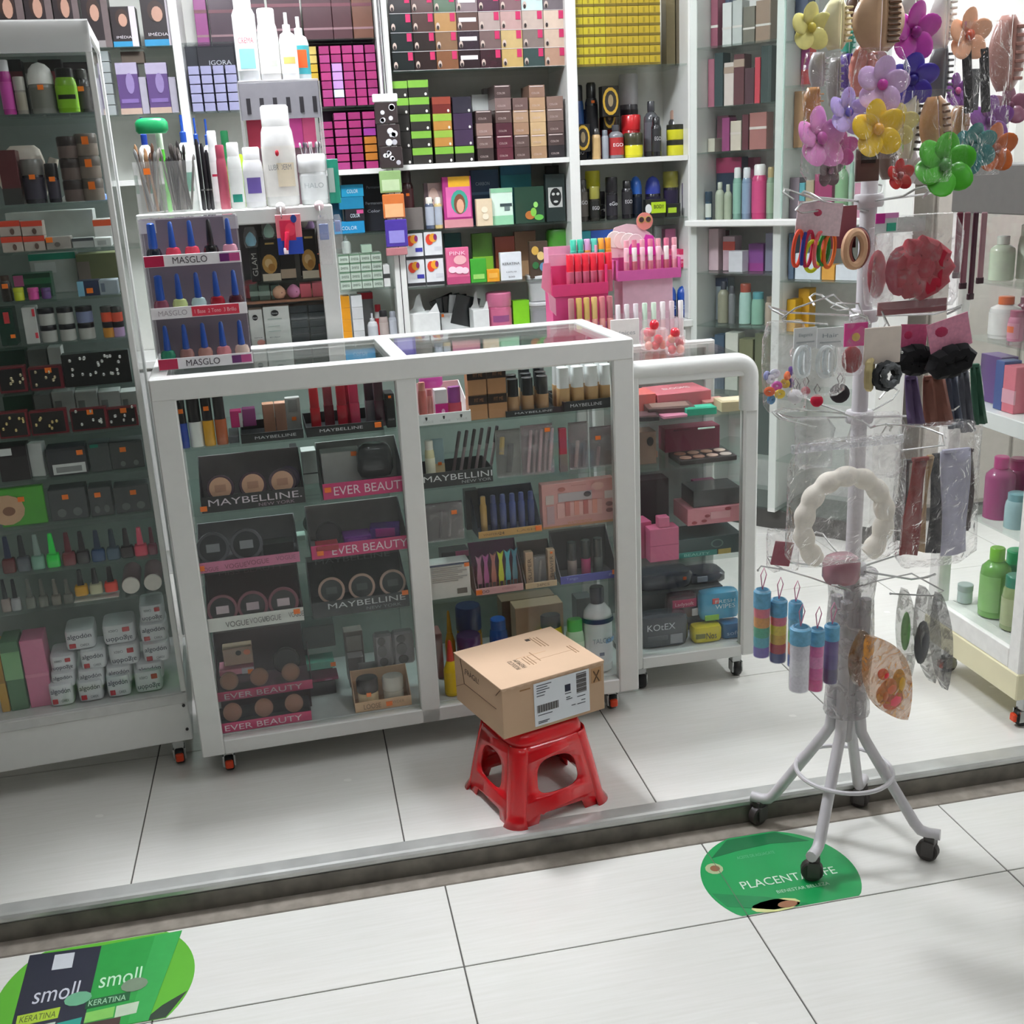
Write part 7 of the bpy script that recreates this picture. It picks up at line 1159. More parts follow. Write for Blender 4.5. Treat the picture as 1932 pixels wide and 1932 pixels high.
for i, (x0, x1, yt, c, nm) in enumerate(((1840, 1878, 668, '5a2a7c', 'deep purple'), (1876, 1892, 680, '2c4a90', 'blue'), (1888, 1915, 690, 'd86a7c', 'coral pink'))): carton('shampoo_box', nm+' carton on the wide white board, white cabinet beyond the stand', 'box', FS, (x0, x1, yt, 770), .05+.03*(i == 0), .05, c, zs=.80, bands=[(.2, .5, 'e0a0b0')] if i == 2 else ())
for i, (x0, x1, yt, k_, c, cp, nm) in enumerate(((1846, 1880, 862, 'bottle', 'a83a78', 'cc1f84', 'mauve bottle with magenta cap'), (1872, 1902, 866, 'spray', '8a2a5c', 'a81f6c', 'raspberry bottle'), (1884, 1912, 930, 'flip', 'a8c8cc', '7fb0b8', 'ice blue bottle'))): bS(.50, nm+' on the middle glass', (x0, x1, yt), k_, c, cp, v=.05+.06*(i == 1))
carton('shampoo_box', 'magenta box with white print, white cabinet beyond the stand', 'box', FS, (1840, 1876, 950, 1000), .04, .04, 'c42a7c', zs=.50, panels=[(.2, .8, .2, .7, 'e0a0c4')])
for i, (x0, x1, yt, k_, c, cp, lb, nm) in enumerate(((1815, 1845, 1045, 'flip', '86b04a', '9cc42c', 'a0c868', 'yellow-green bottle'), (1838, 1872, 1034, 'bottle', '6aa844', '7cc81e', '8cc46a', 'leaf green bottle'), (1866, 1905, 1036, 'flip', '3a9a64', '3cb878', '5ab47c', 'emerald bottle'), (1880, 1908, 1085, 'flip', '98a870', '2a8a6c', 'b0b888', 'olive bottle with teal cap'), (1795, 1812, 1100, 'jar', 'b8c8c4', 'a0b0ac', None, 'pale grey jar'))): bS(SB, nm+' at the bottom', (x0, x1, yt), k_, c, cp, lb, v=.05+.07*(i in (0, 2)))

# ================================================================== pink lip gloss displays behind the counter
FP = Frame(.9, 3.17, 0)
def lipstand(b, v, what, cols, z0, tiers, name='lip_gloss_display', header=None):
    pass
def gloss(fr, px, v, z, h, col, cap, label, group, w_=.017, par=None):
    u, _ = fr.P(px[0], px[1], v); o = ob('lip_gloss', V_lathe([(.45*w_, 0), (.5*w_, .003), (.5*w_, h*.55), (.4*w_, h*.57)], 10, 1, 1, .8), m(col, .15, coat=.5), None, fr.w(u, v, z), 0, True); tag(o, label, 'lip gloss', group); ob('cap', V_lathe([(.46*w_, h*.56), (.46*w_, h*.98), (.4*w_, h)], 10, 1, 1, .8), m(cap, .3, coat=.4), o, smooth=True)
# stand A: pink stepped cardboard, red-capped glosses in the middle, mint ones above
def step(e, x0, x1, y0, y1, z0, z1, col, lip=.03, name='tray_step'):
    s_ = ob(name, join(V_box(x0, x1, y0, y1, z0, z0+.003), V_box(x0, x1, y0, y0+.003, z0+.003, z0+lip), V_box(x0, x0+.003, y0+.003, y1, z0+.003, z1), V_box(x1-.003, x1, y0+.003, y1, z0+.003, z1), V_box(x0+.003, x1-.003, y1-.003, y1, z0+.003, z1)), m(col, .45), e); return s_
def Z(fr, px, py, v): return fr.P(px, py, v)[1]
u0, u1 = FP.P(1052, 540, .02)[0], FP.P(1160, 540, .02)[0]; W = u1-u0
e = empty('lip_gloss_display', FP.w((u0+u1)/2, .02, XT)); tag(e, 'pink cardboard lip gloss display with red-capped and mint-capped tiers', 'display stand')
za, zb2, zc2 = XT+.0, Z(FP, 1105, 562, .02), Z(FP, 1105, 505, .12)
step(e, -W/2, W/2, .0, .07, 0, .07, 'c27ab4', .03); step(e, -W/2, W/2, .07, .14, zb2-XT, zb2-XT+.085, 'd03a72', .035); step(e, -W/2+.01, W/2-.01, .145, .21, zc2-XT, zc2-XT+.06, 'dd9ab4', .04)
ob('support', V_box(-W/2, W/2, .072, .139, 0, zb2-XT, .001), m('c8447c', .5), e); ob('support', V_box(-W/2+.01, W/2-.01, .146, .209, 0, zc2-XT, .001), m('c8447c', .5), e)
ob('side_wing', V_poly([(-W/2-.03, zb2-XT+.03), (-W/2, zb2-XT), (-W/2, zb2-XT+.1), (-W/2-.022, zb2-XT+.1)], .08, .083), m('e0809c', .5), e)
ob('side_wing', V_poly([(-W/2-.018, zb2-XT-.03), (-W/2, zb2-XT-.05), (-W/2, zb2-XT), (-W/2-.022, zb2-XT+.02)], .03, .033), m('e49ab0', .5), e)
FPb = Frame(FP.p.x, FP.p.y+.02, 0)
for i in range(6): gloss(FPb, (1076+14.5*i, 530), .105, zb2+.0035, .115, 'c8607c', 'e0283c', 'red-capped lip gloss, %s in the pink display middle tier' % ORD[i+1], 'red-capped lip glosses', w_=.024)
for i in range(6): gloss(FPb, (1082+13*i, 480), .178, zc2+.0035, .075, ['48c0a4', '3cb89c', 'e0a04a', '5cc8b0', '48c0a4', 'e8a03c'][i], ['48c8a8', '40c0a0', 'c8a0c8', '58c8b0', 'f0a83c', 'e89a30'][i], '%s lip balm, %s in the pink display top tier' % (['mint', 'mint', 'lilac', 'mint', 'amber', 'orange'][i], ORD[i+1]), 'top tier lip balms', w_=.021)
for i in range(6): gloss(FPb, (1078+14.5*i, 590), .035, XT+.0035, .145, 'c88a80', ['b07a78', 'c8a860', 'c8a860', 'd0b070', 'c8787c', 'b06a70'][i], '%s-capped lip gloss, %s in the pink display bottom tier' % (['rose', 'gold', 'gold', 'gold', 'coral', 'coral'][i], ORD[i+1]), 'bottom tier lip glosses', w_=.02)
# stand B: scalloped pink display with an owl-like header
u0, u1 = FP.P(1165, 500, .10)[0], FP.P(1285, 500, .10)[0]; W = u1-u0; zt2 = Z(FP, 1225, 527, .10)
e = empty('lip_gloss_display', FP.w((u0+u1)/2, .10, XT)); tag(e, 'pink lip gloss display with scalloped header and orange cut-out head', 'display stand')
ob('support', V_box(-W/2+.02, W/2-.02, .02, .11, 0, zt2-XT, .001), m('e0b8c8', .5), e); step(e, -W/2, W/2, .0, .12, zt2-XT, zt2-XT+.06, 'c85a9c', .03)
H0 = zt2-XT
pts = [(-W*.5, H0+.03), (W*.5, H0+.03), (W*.36, H0+.10), (W*.2, H0+.13), (W*.02, H0+.155), (-W*.16, H0+.16), (-W*.36, H0+.15), (-W*.48, H0+.1)]
ob('header_card', V_poly(pts, .121, .124), m('e8c8d0', .5), e)
for i in range(4): ob('scallop_print', shift(rot(V_lathe([(.026, 0), (.024, .001)], 16), math.pi/2, 'x'), -W*.36+.022*i, .1205-.0006*i, H0+.115-.004*i), m(['f0e4e0', 'f2dcd8', 'f4e8e4', 'efd4d8'][i], .5), e)
ob('magenta_print', V_poly([(-W*.2, H0+.07), (W*.3, H0+.06), (W*.26, H0+.12), (W*.14, H0+.125), (W*.08, H0+.10), (-W*.1, H0+.1)], .1165, .1195), m('d83ab0', .5), e)
hd = ob('cut_out_head', shift(rot(V_lathe([(.026, 0), (.026, .004)], 20), math.pi/2, 'x'), W*.12, .118, H0+.165), m('e08a80', .5), e)
for s in (-1, 1): ob('round_eye', shift(rot(V_lathe([(.008, 0), (.008, .0015)], 12), math.pi/2, 'x'), W*.12+s*.011, .1135, H0+.17), m('4a3034', .5), hd); ob('eye_ring', shift(rot(V_lathe([(.0105, 0), (.0105, .001)], 12), math.pi/2, 'x'), W*.12+s*.011, .1142, H0+.17), m('c8b060', .5), hd)
FPc = Frame(FP.p.x, FP.p.y+.10, 0)
for r_ in range(2):
    for i in range(7): gloss(FPc, (1182+15*i, 490), .03+.05*r_, zt2+.0035+.0*r_, .09+.02*r_, ['d88a9c', 'c8707c', 'e0a0a8', 'd4808c'][(i+r_) % 4], ['e8b4c0', 'dc98a4', 'e8dcd8', 'd0708c'][(i*2+r_) % 4], 'pink lip gloss, %s row, %s along in the scalloped display' % (['front', 'back'][r_], ORD[i+1]), 'glosses in the scalloped display')
# stand C: clear tray of lip glosses below, card, jars
XF = .10
e = empty('acrylic_tray', FP.w(FP.P(1220, 600, .02)[0], .02, XT)); W = .2; tag(e, 'clear acrylic tray of pale lip glosses below the scalloped display', 'tray'); ob('tray', join(V_box(-W/2, W/2, 0, .003, 0, .075), V_box(-W/2, W/2, .06, .063, 0, .09), V_box(-W/2, -W/2+.003, .003, .06, 0, .075), V_box(W/2-.003, W/2, .003, .06, 0, .075)), clear('f0dce2', .2, .05, .5), e)
for i in range(8): gloss(Frame(FP.p.x, FP.p.y+.02, 0), (1165+17*i, 570), .03, XT+.001, .12, ['d8a0a8', 'c8c0b8', 'd0b0b8', 'a8c8b0', 'b8d0b8', 'd8b0b0', 'c8a0a8', 'd0c0c0'][i], ['e8e4e4', 'd8d4d4', 'dcd4d8', 'c8e0cc', 'd0e4d0', 'e4dcdc', 'd8c8cc', 'e4e0e0'][i], 'pale lip gloss, %s in the clear acrylic tray' % ORD[i+1], 'pale glosses in the acrylic tray')
# on the narrow cabinet's glass top
FT = Frame(.857, 2.765, 0); GT = .9415
carton('name_card', 'small white card with faint handwriting on the narrow cabinet', 'card', FT, (1152, 1206, 602, 640), .20, .003, 'e6e2de', zs=GT, texts=[('Lapicera', .5, .55, .7, .2, '9aa0a0')]) if 0 else carton('name_card', 'white card with faint handwriting behind the counter corner', 'card', FP, (1152, 1206, 602, 640), .005, .003, 'e6e2de', zs=XT, texts=[('Lápices', .5, .5, .7, .2, '9aa0a0')])
for i in range(3): gloss(FP, (1104+14*i, 612), .012, XT, .07, '8f9096', ['d4d4da', 'b9b9c4', 'c8c8d4'][i], 'silver-capped pencil, %s beside the white card' % ORD[i+1], 'silver pencils')
for i, (x0, x1, yt, nm) in enumerate(((1218, 1268, 604, 'rose'), (1262, 1298, 620, 'coral'))):
    u0, u1, _, z1 = rect(FT, (x0, x1, yt, 690), .22-.09*i, GT); W, Hh = u1-u0, z1-GT
    o = empty('lip_balm_jar', FT.w((u0+u1)/2, .22-.09*i+W/2, GT)); tag(o, '%s clear jar of strawberry lip balms on the narrow cabinet top' % nm, 'jar'); ob('jar', V_lathe([(.42*W, 0), (.5*W, .004), (.5*W, Hh*.6), (.45*W, Hh*.68)], 18), clear('f4d4d4', .22, .05, .6), o, smooth=True)
    random.seed(50+i)
    for k in range(9 if not i else 6):
        x, y = (random.random()-.5)*W*.6, (random.random()-.5)*W*.5; zz = .014+(k % 3)*Hh*.2; ob('lip_balm', V_ball(.012, .012, .013, 10, 6, (x, y, zz)), m(['c8202c', 'd8485c', 'd06a4c', 'e0a090'][k % 4], .2, coat=.5), o, smooth=True)
    ob('balm_on_top', V_ball(.014, .014, .015, 12, 8, (0, 0, Hh*.8)), m('c8182c', .15, coat=.6), o, smooth=True)
for i, (x0, x1, yt, c, nm) in enumerate(((1262, 1282, 470, 'c8406c', 'crimson tagged'), (1280, 1297, 470, 'c02a58', 'raspberry tagged'), (1255, 1275, 432, 'a05a7c', 'mauve'), (1243, 1296, 425, '8a8c8a', 'grey'))): carton('lip_tint_box', nm+' carton beside the scalloped display', 'box', FW, (x0, x1, yt, 530), .06+.04*(i > 1), .04, c, zs=WS['d'][2][3], texts=[('DUO', .5, .3, .7, .12, 'f0c0cc')] if i < 2 else (), bands=[(.45, .7, 'e0b0c0')] if i < 2 else ())
for i, (x0, x1, yt, c, nm) in enumerate(((1093, 1116, 436, '2a8a94', 'teal'), (1112, 1160, 434, 'b06a50', 'peach with blue band'), (1160, 1212, 440, '5a9a3c', 'green'))): carton('wipe_box', nm+' carton on the fourth shelf of the end bay', 'box', FW, (x0, x1, yt, 530), .08, .06, c, zs=WS['d'][2][3], bands=[(.7, 1, '2a50a0')] if i == 1 else ())
# ================================================================== wheeled hair accessory stand
SX, SY = 1.11, 2.05; GR = -.06
PL = m('cfcccf', .35, var=.06); WIRE = m('c9cac8', .25, .7); BAG = clear('f4f0f0', .09, .06, .75, .9); FROST = clear('e9e6e8', .15, .12, .5, .7)
def at(px, py, Y): fr = Frame(0, Y, 0); u, z = fr.P(px, py); return Vector((u, Y, z))
def sz(px, Y, py=600): fr = Frame(0, Y, 0); return fr.P(px[1], py)[0]-fr.P(px[0], py)[0]
st = empty('accessory_stand', (SX, SY, GR)); tag(st, 'white tubular accessory stand on four casters, hung with hair accessories', 'display stand')
ob('pole', V_lathe([(.016, .26), (.016, 2.02), (.012, 2.03)], 14), PL, st, smooth=True)
for (dx, dy) in ((-.125, -.12), (.15, -.12), (-.15, .115), (.11, .115)):
    L_ = math.hypot(dx, dy); ux, uy = dx/L_, dy/L_
    pts = [(ux*.03, uy*.03, .60), (ux*.03, uy*.03, .32), (ux*.034, uy*.034, .285), (ux*.046, uy*.046, .262), (ux*(L_-.035), uy*(L_-.035), .085), (ux*(L_-.022), uy*(L_-.022), .07), (ux*(L_-.005), uy*(L_-.005), .066), (ux*(L_+.02), uy*(L_+.02), .068)]
    g = ob('leg', V_tube(pts, .0125, 10), PL, st, smooth=True)
    c = ob('caster', join(V_box(-.012, .012, -.012, .012, .04, .062, .002), V_box(-.016, -.012, -.012, .014, .014, .05), V_box(.012, .016, -.012, .014, .014, .05)), m('4a4644', .5), st, (dx, dy, 0), random.random()*2)
    ob('wheel', shift(rot(V_lathe([(.021, -.011), (.024, -.008), (.024, .008), (.021, .011)], 18), math.pi/2, 'y'), 0, .004, .024), m('3a3432', .5), c, smooth=True)
ob('foot_ring', [rot(V_torus(.105, .105, .005, 36, 8), math.pi/2, 'x')][0], PL, st, (0, 0, .185), smooth=True)
ob('plastic_wrap', V_lathe([(.05, .33), (.046, .4), (.052, .5), (.047, .6), (.053, .66)], 14), clear('b8b4b4', .45, .1, .5, .8), st, smooth=True)
for tz, rad, n, a0 in ((1.90, .18, 6, .2), (1.42, .17, 5, .9), (1.20, .18, 5, .3), (.995, .18, 5, .6), (.665, .17, 5, .2)):
    hub = ob('tier_hub', V_lathe([(.026, tz-.012), (.028, tz-.008), (.028, tz+.008), (.026, tz+.012)], 16), PL, st, smooth=True)
    for k in range(n):
        a = a0+2*math.pi*k/n; c, s = math.cos(a), math.sin(a); p = lambda r, o_, z: (r*c-o_*s, r*s+o_*c, tz+z)
        ob('hook_arm', V_tube([p(.026, 0, 0), p(rad*.8, 0, .01), p(rad, .004, .022), p(rad+.006, .018, .026), p(rad, .032, .02), p(rad*.85, .034, .006)], .0022, 6), WIRE, hub, smooth=True)
def pos(o, px, py, Y): o.location = at(px, py, Y); return o
def hang(o, p, h=.03):
    """little wire loop by which the thing hangs"""
    ob('hanger_loop', V_tube([(0, .004, h), (.006, .004, h+.010), (0, .004, h+.02), (-.006, .004, h+.010)], .0008, 5, True), WIRE, o, smooth=True)
def flower(px, py, Y, r0, col, ctr, label, tiltz=0.0, n=5, group='flower hair clips', rim=None):
    r = r0*1.18
    e = empty('flower_hair_clip', at(px, py, Y)); e.rotation_euler = (R(random.uniform(-14, 14)), R(tiltz), R(random.uniform(-18, 18))); tag(e, label, 'hair clip', group); M_ = m(col, .3, var=.18, scale=60, coat=.4)
    for k in range(n):
        a = math.pi/2+2*math.pi*k/n
        vf = V_ball(.52*r, .08*r, .46*r, 14, 8); vf = ([(x, y-.22*r*(x/(.5*r))*abs(x/(.5*r))*.6, z) for x, y, z in vf[0]], vf[1]); vf = shift(([(x, y-.10*r*(z/(.46*r))*1.0, z) for x, y, z in vf[0]], vf[1]), .56*r, 0, 0); vf = rot(vf, -a, 'y')
        ob('petal', vf, M_, e, smooth=True)
    ob('centre', V_ball(.22*r, .12*r, .22*r, 12, 6, (0, -.10*r, 0)), m(ctr, .4), e, smooth=True); ob('claw', V_box(-.25*r, .25*r, .1*r, .35*r, -.3*r, .3*r, .003), m('3a3230', .4), e); hang(e, None, r*.4); return e
def claw(b, Y, col, label, inner=None, ang=0.0, teeth=7, group='claw hair clips', ridged=False):
    xl, xr, yt, yb = b; fr = Frame(0, Y, 0); u0, u1, z0, z1 = rect(fr, b, 0); W, Hh = u1-u0, z1-z0
    e = empty('claw_clip', Vector(((u0+u1)/2, Y, (z0+z1)/2))); e.rotation_euler = (0, R(ang), R(random.uniform(-15, 15))); tag(e, label, 'hair clip', group); M_ = m(col, .3, var=.12, coat=.4); D = .035
    for s in (-1, 1):
        v, f = [], []; n = 11
        for i in range(n):
            t = i/(n-1); zz = (t-.5)*Hh; w_ = W*.5*(math.sin(math.pi*(.06+.88*t))**.6); rg = (.0025 if i % 2 else 0) if ridged else 0
            for j in range(6):
                q = j/5; v.append((s*(w_*q*.98+.001), -D*.5*math.cos(q*math.pi/2)*(1+0)+-rg, zz))
        for i in range(n-1):
            for j in range(5): a = i*6+j; f.append((a, a+1, a+7, a+6))
        o = ob('shell', (v, f), M_, e, smooth=True); md = o.modifiers.new('thickness', 'SOLIDIFY'); md.thickness = .003; md.offset = 0
    for i in range(teeth): ob('tooth', V_box(W*.12, W*.36, -D*.62, -D*.2, (i+.5)/teeth*Hh*.8-Hh*.42, (i+.5)/teeth*Hh*.8-Hh*.42+Hh*.045, .001), m(inner or col, .3), e)
    ob('spring', V_lathe([(.004, -.012), (.004, .012)], 8), WIRE, e, smooth=True); return e
def tie(e, x, z, rx, rz, r, col, ang=0, name='hair_tie_loop', y=0, wob=0): o = ob(name, rot(shift(V_torus(rx, rz, r, 26, 7, wob, 9), 0, 0, 0), ang, 'z'), m(col, .7), e, (x, y, z), smooth=True); return o
def bag(b, Y, label, mat=None, d=.03, name='plastic_bag', cat='bag', group=None):
    u0, u1, z0, z1 = rect(Frame(0, Y, 0), b, 0); W, Hh = u1-u0, z1-z0; e = empty(name, Vector(((u0+u1)/2, Y, z0))); tag(e, label, cat, group)
    vf = V_lathe([(.40, 0), (.5, .08), (.5, .5), (.49, .8), (.40, 1)], 18, W, d, .55)
    random.seed(int(b[0])); ph = random.random()*6
    o = ob('film', ([(x+.003*math.sin(z*9+ph), y+.006*math.sin(x*120+z*14+ph), z*Hh) for x, y, z in vf[0]], vf[1]), mat or BAG, e, smooth=True); return e, W, Hh
random.seed(12)
# --- top tier clips
flower(1530, 52, 1.92, .032, 'e8e08c', 'c8b84a', 'pale yellow flower clip beside the cream claw, top of the stand')
claw((1546, 1606, 2, 94), 1.93, 'e4dcae', 'cream claw clip with open teeth, top of the stand', 'd8cc98'); claw((1612, 1702, -20, 98), 1.88, 'c9a583', 'large beige scalloped claw clip with brown inside', '6a4a34', teeth=9)
claw((1586, 1612, 54, 102), 1.99, '4ab09a', 'small teal claw clip between cream and beige claws', teeth=4); claw((1582, 1610, 100, 172), 2.02, '5a3a96', 'purple claw clip behind the ridged pink claw'); claw((1603, 1652, 88, 182), 1.90, 'd8897a', 'salmon pink ridged claw clip', ridged=True, teeth=6)
flower(1726, 60, 1.93, .040, 'c84ab0', '8a1f7c', 'bright magenta flower clip, top of the stand'); claw((1748, 1800, -10, 92), 1.97, 'dcdad2', 'off-white claw clip hanging beside the magenta flower'); flower(1828, 66, 1.93, .036, 'eeb08c', 'c8481c', 'peach blossom clip with orange centre'); claw((1868, 1930, 30, 172), 2.0, 'a87c72', 'mauve-brown long claw clip at the outer edge')
flower(1664, 160, 1.82, .036, 'd8b4e4', 'c01c9c', 'pale lilac flower clip with magenta centre', 10); flower(1722, 150, 1.92, .036, '4c3cb0', '2c2080', 'deep violet flower clip beside the pale lilac one'); claw((1748, 1792, 88, 188), 2.0, '77797c', 'grey felt claw clip')
e = empty('hair_strap', at(1842, 152, 1.93)); tag(e, 'pair of black leather hair straps with silver print', 'hair strap')
for s in (-1, 1): ob('strap', rot(V_box(-.009, .009, -.003, .003, -.055, .055, .002), R(-7), 'y'), m('17151a', .4), e, (s*.017, 0, 0))
ob('printed_tag', V_box(-.008, .008, .001, .003, -.05, .02), m('5a5a5c', .4), e)
flower(1600, 212, 1.84, .032, 'bca8e8', '4a38b8', 'lavender flower clip with violet heart', 8); flower(1656, 244, 1.80, .038, 'f0c41c', 'd89a10', 'golden yellow flower clip', -6); flower(1692, 236, 1.90, .030, 'e8d884', 'c8b040', 'faded yellow flower clip behind the golden one'); flower(1548, 262, 1.84, .042, 'e08cc8', 'b84a9c', 'big candy pink flower clip'); flower(1584, 280, 1.92, .026, 'c8609c', 'a03a7c', 'rose flower clip behind the candy pink one')
claw((1512, 1546, 166, 232), 1.93, 'b8824a', 'wooden twisted claw clip', ridged=True, teeth=4); claw((1524, 1556, 100, 164), 1.97, 'b0aeb0', 'silver metal claw clip', teeth=5); claw((1738, 1792, 182, 296), 1.90, 'c09264', 'tan long claw clip with dark slot', '6a4020', -6); claw((1692, 1736, 182, 300), 1.94, 'd9d4c0', 'ivory curved claw clip', '3a3430', 5); claw((1792, 1826, 200, 262), 1.98, 'b88a5c', 'light wood claw clip behind the tan one', teeth=4)
flower(1698, 330, 1.88, .022, 'c42a34', '8a1820', 'small red flower clip'); flower(1722, 318, 1.93, .026, 'dcd0d4', 'c0a8b0', 'pale pink flower clip behind the red one'); flower(1782, 312, 1.84, .044, '4cb02c', '2a7a18', 'bright green flower clip', 12, 6); flower(1836, 280, 1.93, .036, '2a7c7c', '1c5a5a', 'dark teal flower clip beside the green one', 0, 6); flower(1878, 280, 1.95, .036, 'c0622c', '8a3c14', 'burnt orange flower clip'); flower(1868, 228, 2.0, .036, '8a50a0', '6a3480', 'purple flower clip above the burnt orange one'); flower(1806, 172, 2.02, .026, '7a3a8c', 'c04a8c', 'plum flower clip behind the black straps')
o = carton('clip_card', 'dark brown backing card with clip, under the golden yellow flower', 'card', Frame(0, 1.95, 0), (1616, 1660, 280, 342), 0, .006, '5a4640', panels=[(.2, .8, .55, .95, '1c1614')])
flower(1566, 322, 1.96, .024, '6a5c60', '8a6a80', 'dull mauve flower clip under the candy pink one')
for b, Y, nm in (((1512, 1604, 98, 340), 1.80, 'clear sleeve over the candy pink flower clips'), ((1690, 1800, 170, 345), 1.80, 'clear sleeve over the tan and ivory claws'), ((1800, 1905, 40, 330), 1.84, 'clear sleeve over the black straps and burnt orange flower'), ((1608, 1708, 90, 300), 1.755, 'clear sleeve over the golden yellow flower')): bag(b, Y, nm, clear('f6f2f4', .008, .05, .55, .9), .02)
claw((1560, 1584, 110, 200), 2.0, '8c8a88', 'pewter claw clip between silver and purple claws', teeth=5); claw((1656, 1692, 262, 338), 1.99, '7a6a62', 'taupe claw clip behind the golden yellow flower', teeth=4); claw((1700, 1742, -12, 40), 2.03, 'c8c4bc', 'pale grey claw clip above the magenta flower', teeth=4); claw((1596, 1626, -12, 60), 2.04, '6a5040', 'dark brown claw clip behind the cream claw', teeth=4)
flower(1640, 118, 1.99, .026, 'b8a090', '8a6a58', 'beige flower clip behind the salmon claw'); flower(1770, 236, 2.05, .03, 'd8c8d0', 'a88898', 'dusty white flower clip behind the tan claw'); flower(1905, 200, 2.04, .03, '8a5a6c', '6a3a50', 'mulberry flower clip at the outer edge')
# --- second tier
e = empty('hair_tie_card', at(1545, 415, 1.86)); tag(e, 'pink speckled card of rainbow hair ties', 'hair ties'); e.rotation_euler = (0, R(6), 0)
ob('card', V_box(-.042, .042, -.001, .001, -.026, .03, 0), m('e8ccd2', .5, var=.2, scale=160), e); ob('cherry_print', V_ball(.008, .0015, .006, 8, 5, (-.004, -.001, .012)), m('c03a5c', .5), e)
for i, (x, c, rx, a) in enumerate(((-.036, 'f0502c', .010, .3), (-.024, '2c3c9a', .007, .9), (-.014, 'c8204c', .012, .5), (-.004, 'd8e020', .016, .2), (.008, 'f06a70', .015, .6), (.018, '2a8a3c', .012, .3), (.030, 'f0702c', .014, .4))): tie(e, x, -.05-(.012 if i == 3 else 0), rx, .03-(.004*(i % 2)), .0035, c, a, y=-.006+.002*i)
e = empty('hair_tie_card', at(1612, 470, 1.90)); tag(e, 'tan and brown fabric hair hoops behind a maroon card', 'hair ties')
for i, (x, y, c) in enumerate(((0, 0, 'd0a884'), (.010, .01, '8a4a40'), (.016, .02, '4a2a30'), (.022, .03, '2a3850'))): tie(e, x, 0, .022, .030, .0075, c, .25, y=y)
ob('card', V_box(-.03, .02, .034, .036, .0, .075, 0), m('8a4a54', .5), e)
e, W, Hh = bag((1650, 1810, 405, 578), 1.88, 'clear bag holding a big red scrunchie', FROST, .05)
sc = ob('scrunchie', V_torus(.036, .034, .022, 30, 10, .006, 9), m('b01030', .8, var=.2), e, (W*.06, 0, Hh*.42), smooth=True); ob('scrunchie_fold', V_ball(.035, .018, .045, 14, 8, (W*.06, 0, Hh*.45)), m('b81236', .8, var=.2), e, smooth=True); ob('inner_ruffle', V_ball(.030, .014, .045, 12, 8, (-W*.18, .004, Hh*.40)), m('a83048', .8, var=.2), e, smooth=True); ob('header_card', V_box(-W*.4, W*.1, .008, .010, Hh*.82, Hh*.98), m('dce0de', .5), e); ob('bottom_seal', V_box(-W*.44, W*.38, -.002, .002, -.012, .012, .001), m('9a6a6c', .4), e)
e, W, Hh = bag((1630, 1680, 430, 575), 1.96, 'smaller clear bag with faded red ruffles beside the big one', FROST, .03); ob('ruffle', V_ball(W*.35, .012, Hh*.32, 12, 8, (0, 0, Hh*.4)), m('a8424c', .8), e, smooth=True)
o = carton('hair_tie_card', 'white card with pink and teal spots above the red scrunchie bag', 'card', Frame(0, 1.84, 0), (1652, 1694, 402, 440), 0, .003, 'e4e2e4', panels=[(0, .4, .5, 1, 'c02a8c'), (.4, 1, .75, 1, 'd88ac0'), (.5, .9, .1, .5, '3aa88a')])
for i, (x, c, yb) in enumerate(((1812, '6a2438', 520), (1826, '8a5a64', 540), (1842, '4a2030', 560), (1858, 'a07a80', 530))):
    p = at(x, 400, 1.98); q = at(x+6, yb, 1.98); o = ob('hair_ribbon', V_box(-.006, .006, -.003, .003, q.z-p.z, 0, .002), m(c, .6), None, p, random.uniform(-.3, .3)); tag(o, '%s narrow hair ribbon, %s of four beside the scrunchie bag' % (['burgundy', 'dusty rose', 'dark wine', 'pale mauve'][i], ORD[i+1]), 'ribbon', 'hanging ribbons'); ob('ribbon_end', V_box(-.007, .007, -.0035, .0035, q.z-p.z-.004, q.z-p.z+.008, .001), m('3a2028', .5), o)
# wire loops that carry the tiers' cards
def loop(pts, Y, label):
    P = [at(x, y, Y+dy) for x, y, dy in pts]; o = ob('display_hook', V_tube([p-P[0] for p in P], .0017, 6), WIRE, st, P[0]-st.location, 0, True); o['label'] = label; ob('end_bead', V_ball(.0026, .0026, .0026, 8, 5, tuple(P[-1]-P[0])), WIRE, o, smooth=True); return o
loop([(1645, 400, .18), (1545, 378, .0), (1512, 384, -.05), (1502, 396, -.05), (1512, 402, -.03), (1560, 396, .0)], 1.87, 'white wire hook above the rainbow hair ties'); loop([(1650, 600, .18), (1610, 590, .1), (1572, 556, 0), (1500, 582, -.06), (1476, 600, -.06), (1478, 606, -.04), (1560, 612, 0)], 1.87, 'wide white wire hook above the white hair ties'); loop([(1640, 620, .18), (1620, 573, .05), (1578, 572, 0), (1568, 580, -.02), (1580, 586, 0), (1600, 584, .02)], 1.87, 'short white wire hook behind the white hair ties'); loop([(1640, 800, .18), (1590, 780, .06), (1480, 770, -.04), (1456, 778, -.06), (1470, 790, -.04), (1540, 806, 0)], 1.87, 'white wire hook above the headband bag'); loop([(1650, 840, .18), (1675, 800, 0), (1740, 805, -.06), (1778, 820, -.08), (1782, 840, -.06), (1700, 850, .0)], 1.90, 'white wire hook above the ribbon cases'); loop([(1655, 640, .16), (1672, 610, 0), (1664, 588, -.04), (1690, 640, -.05), (1702, 665, -.05)], 1.88, 'thin wire hook through the beige card')
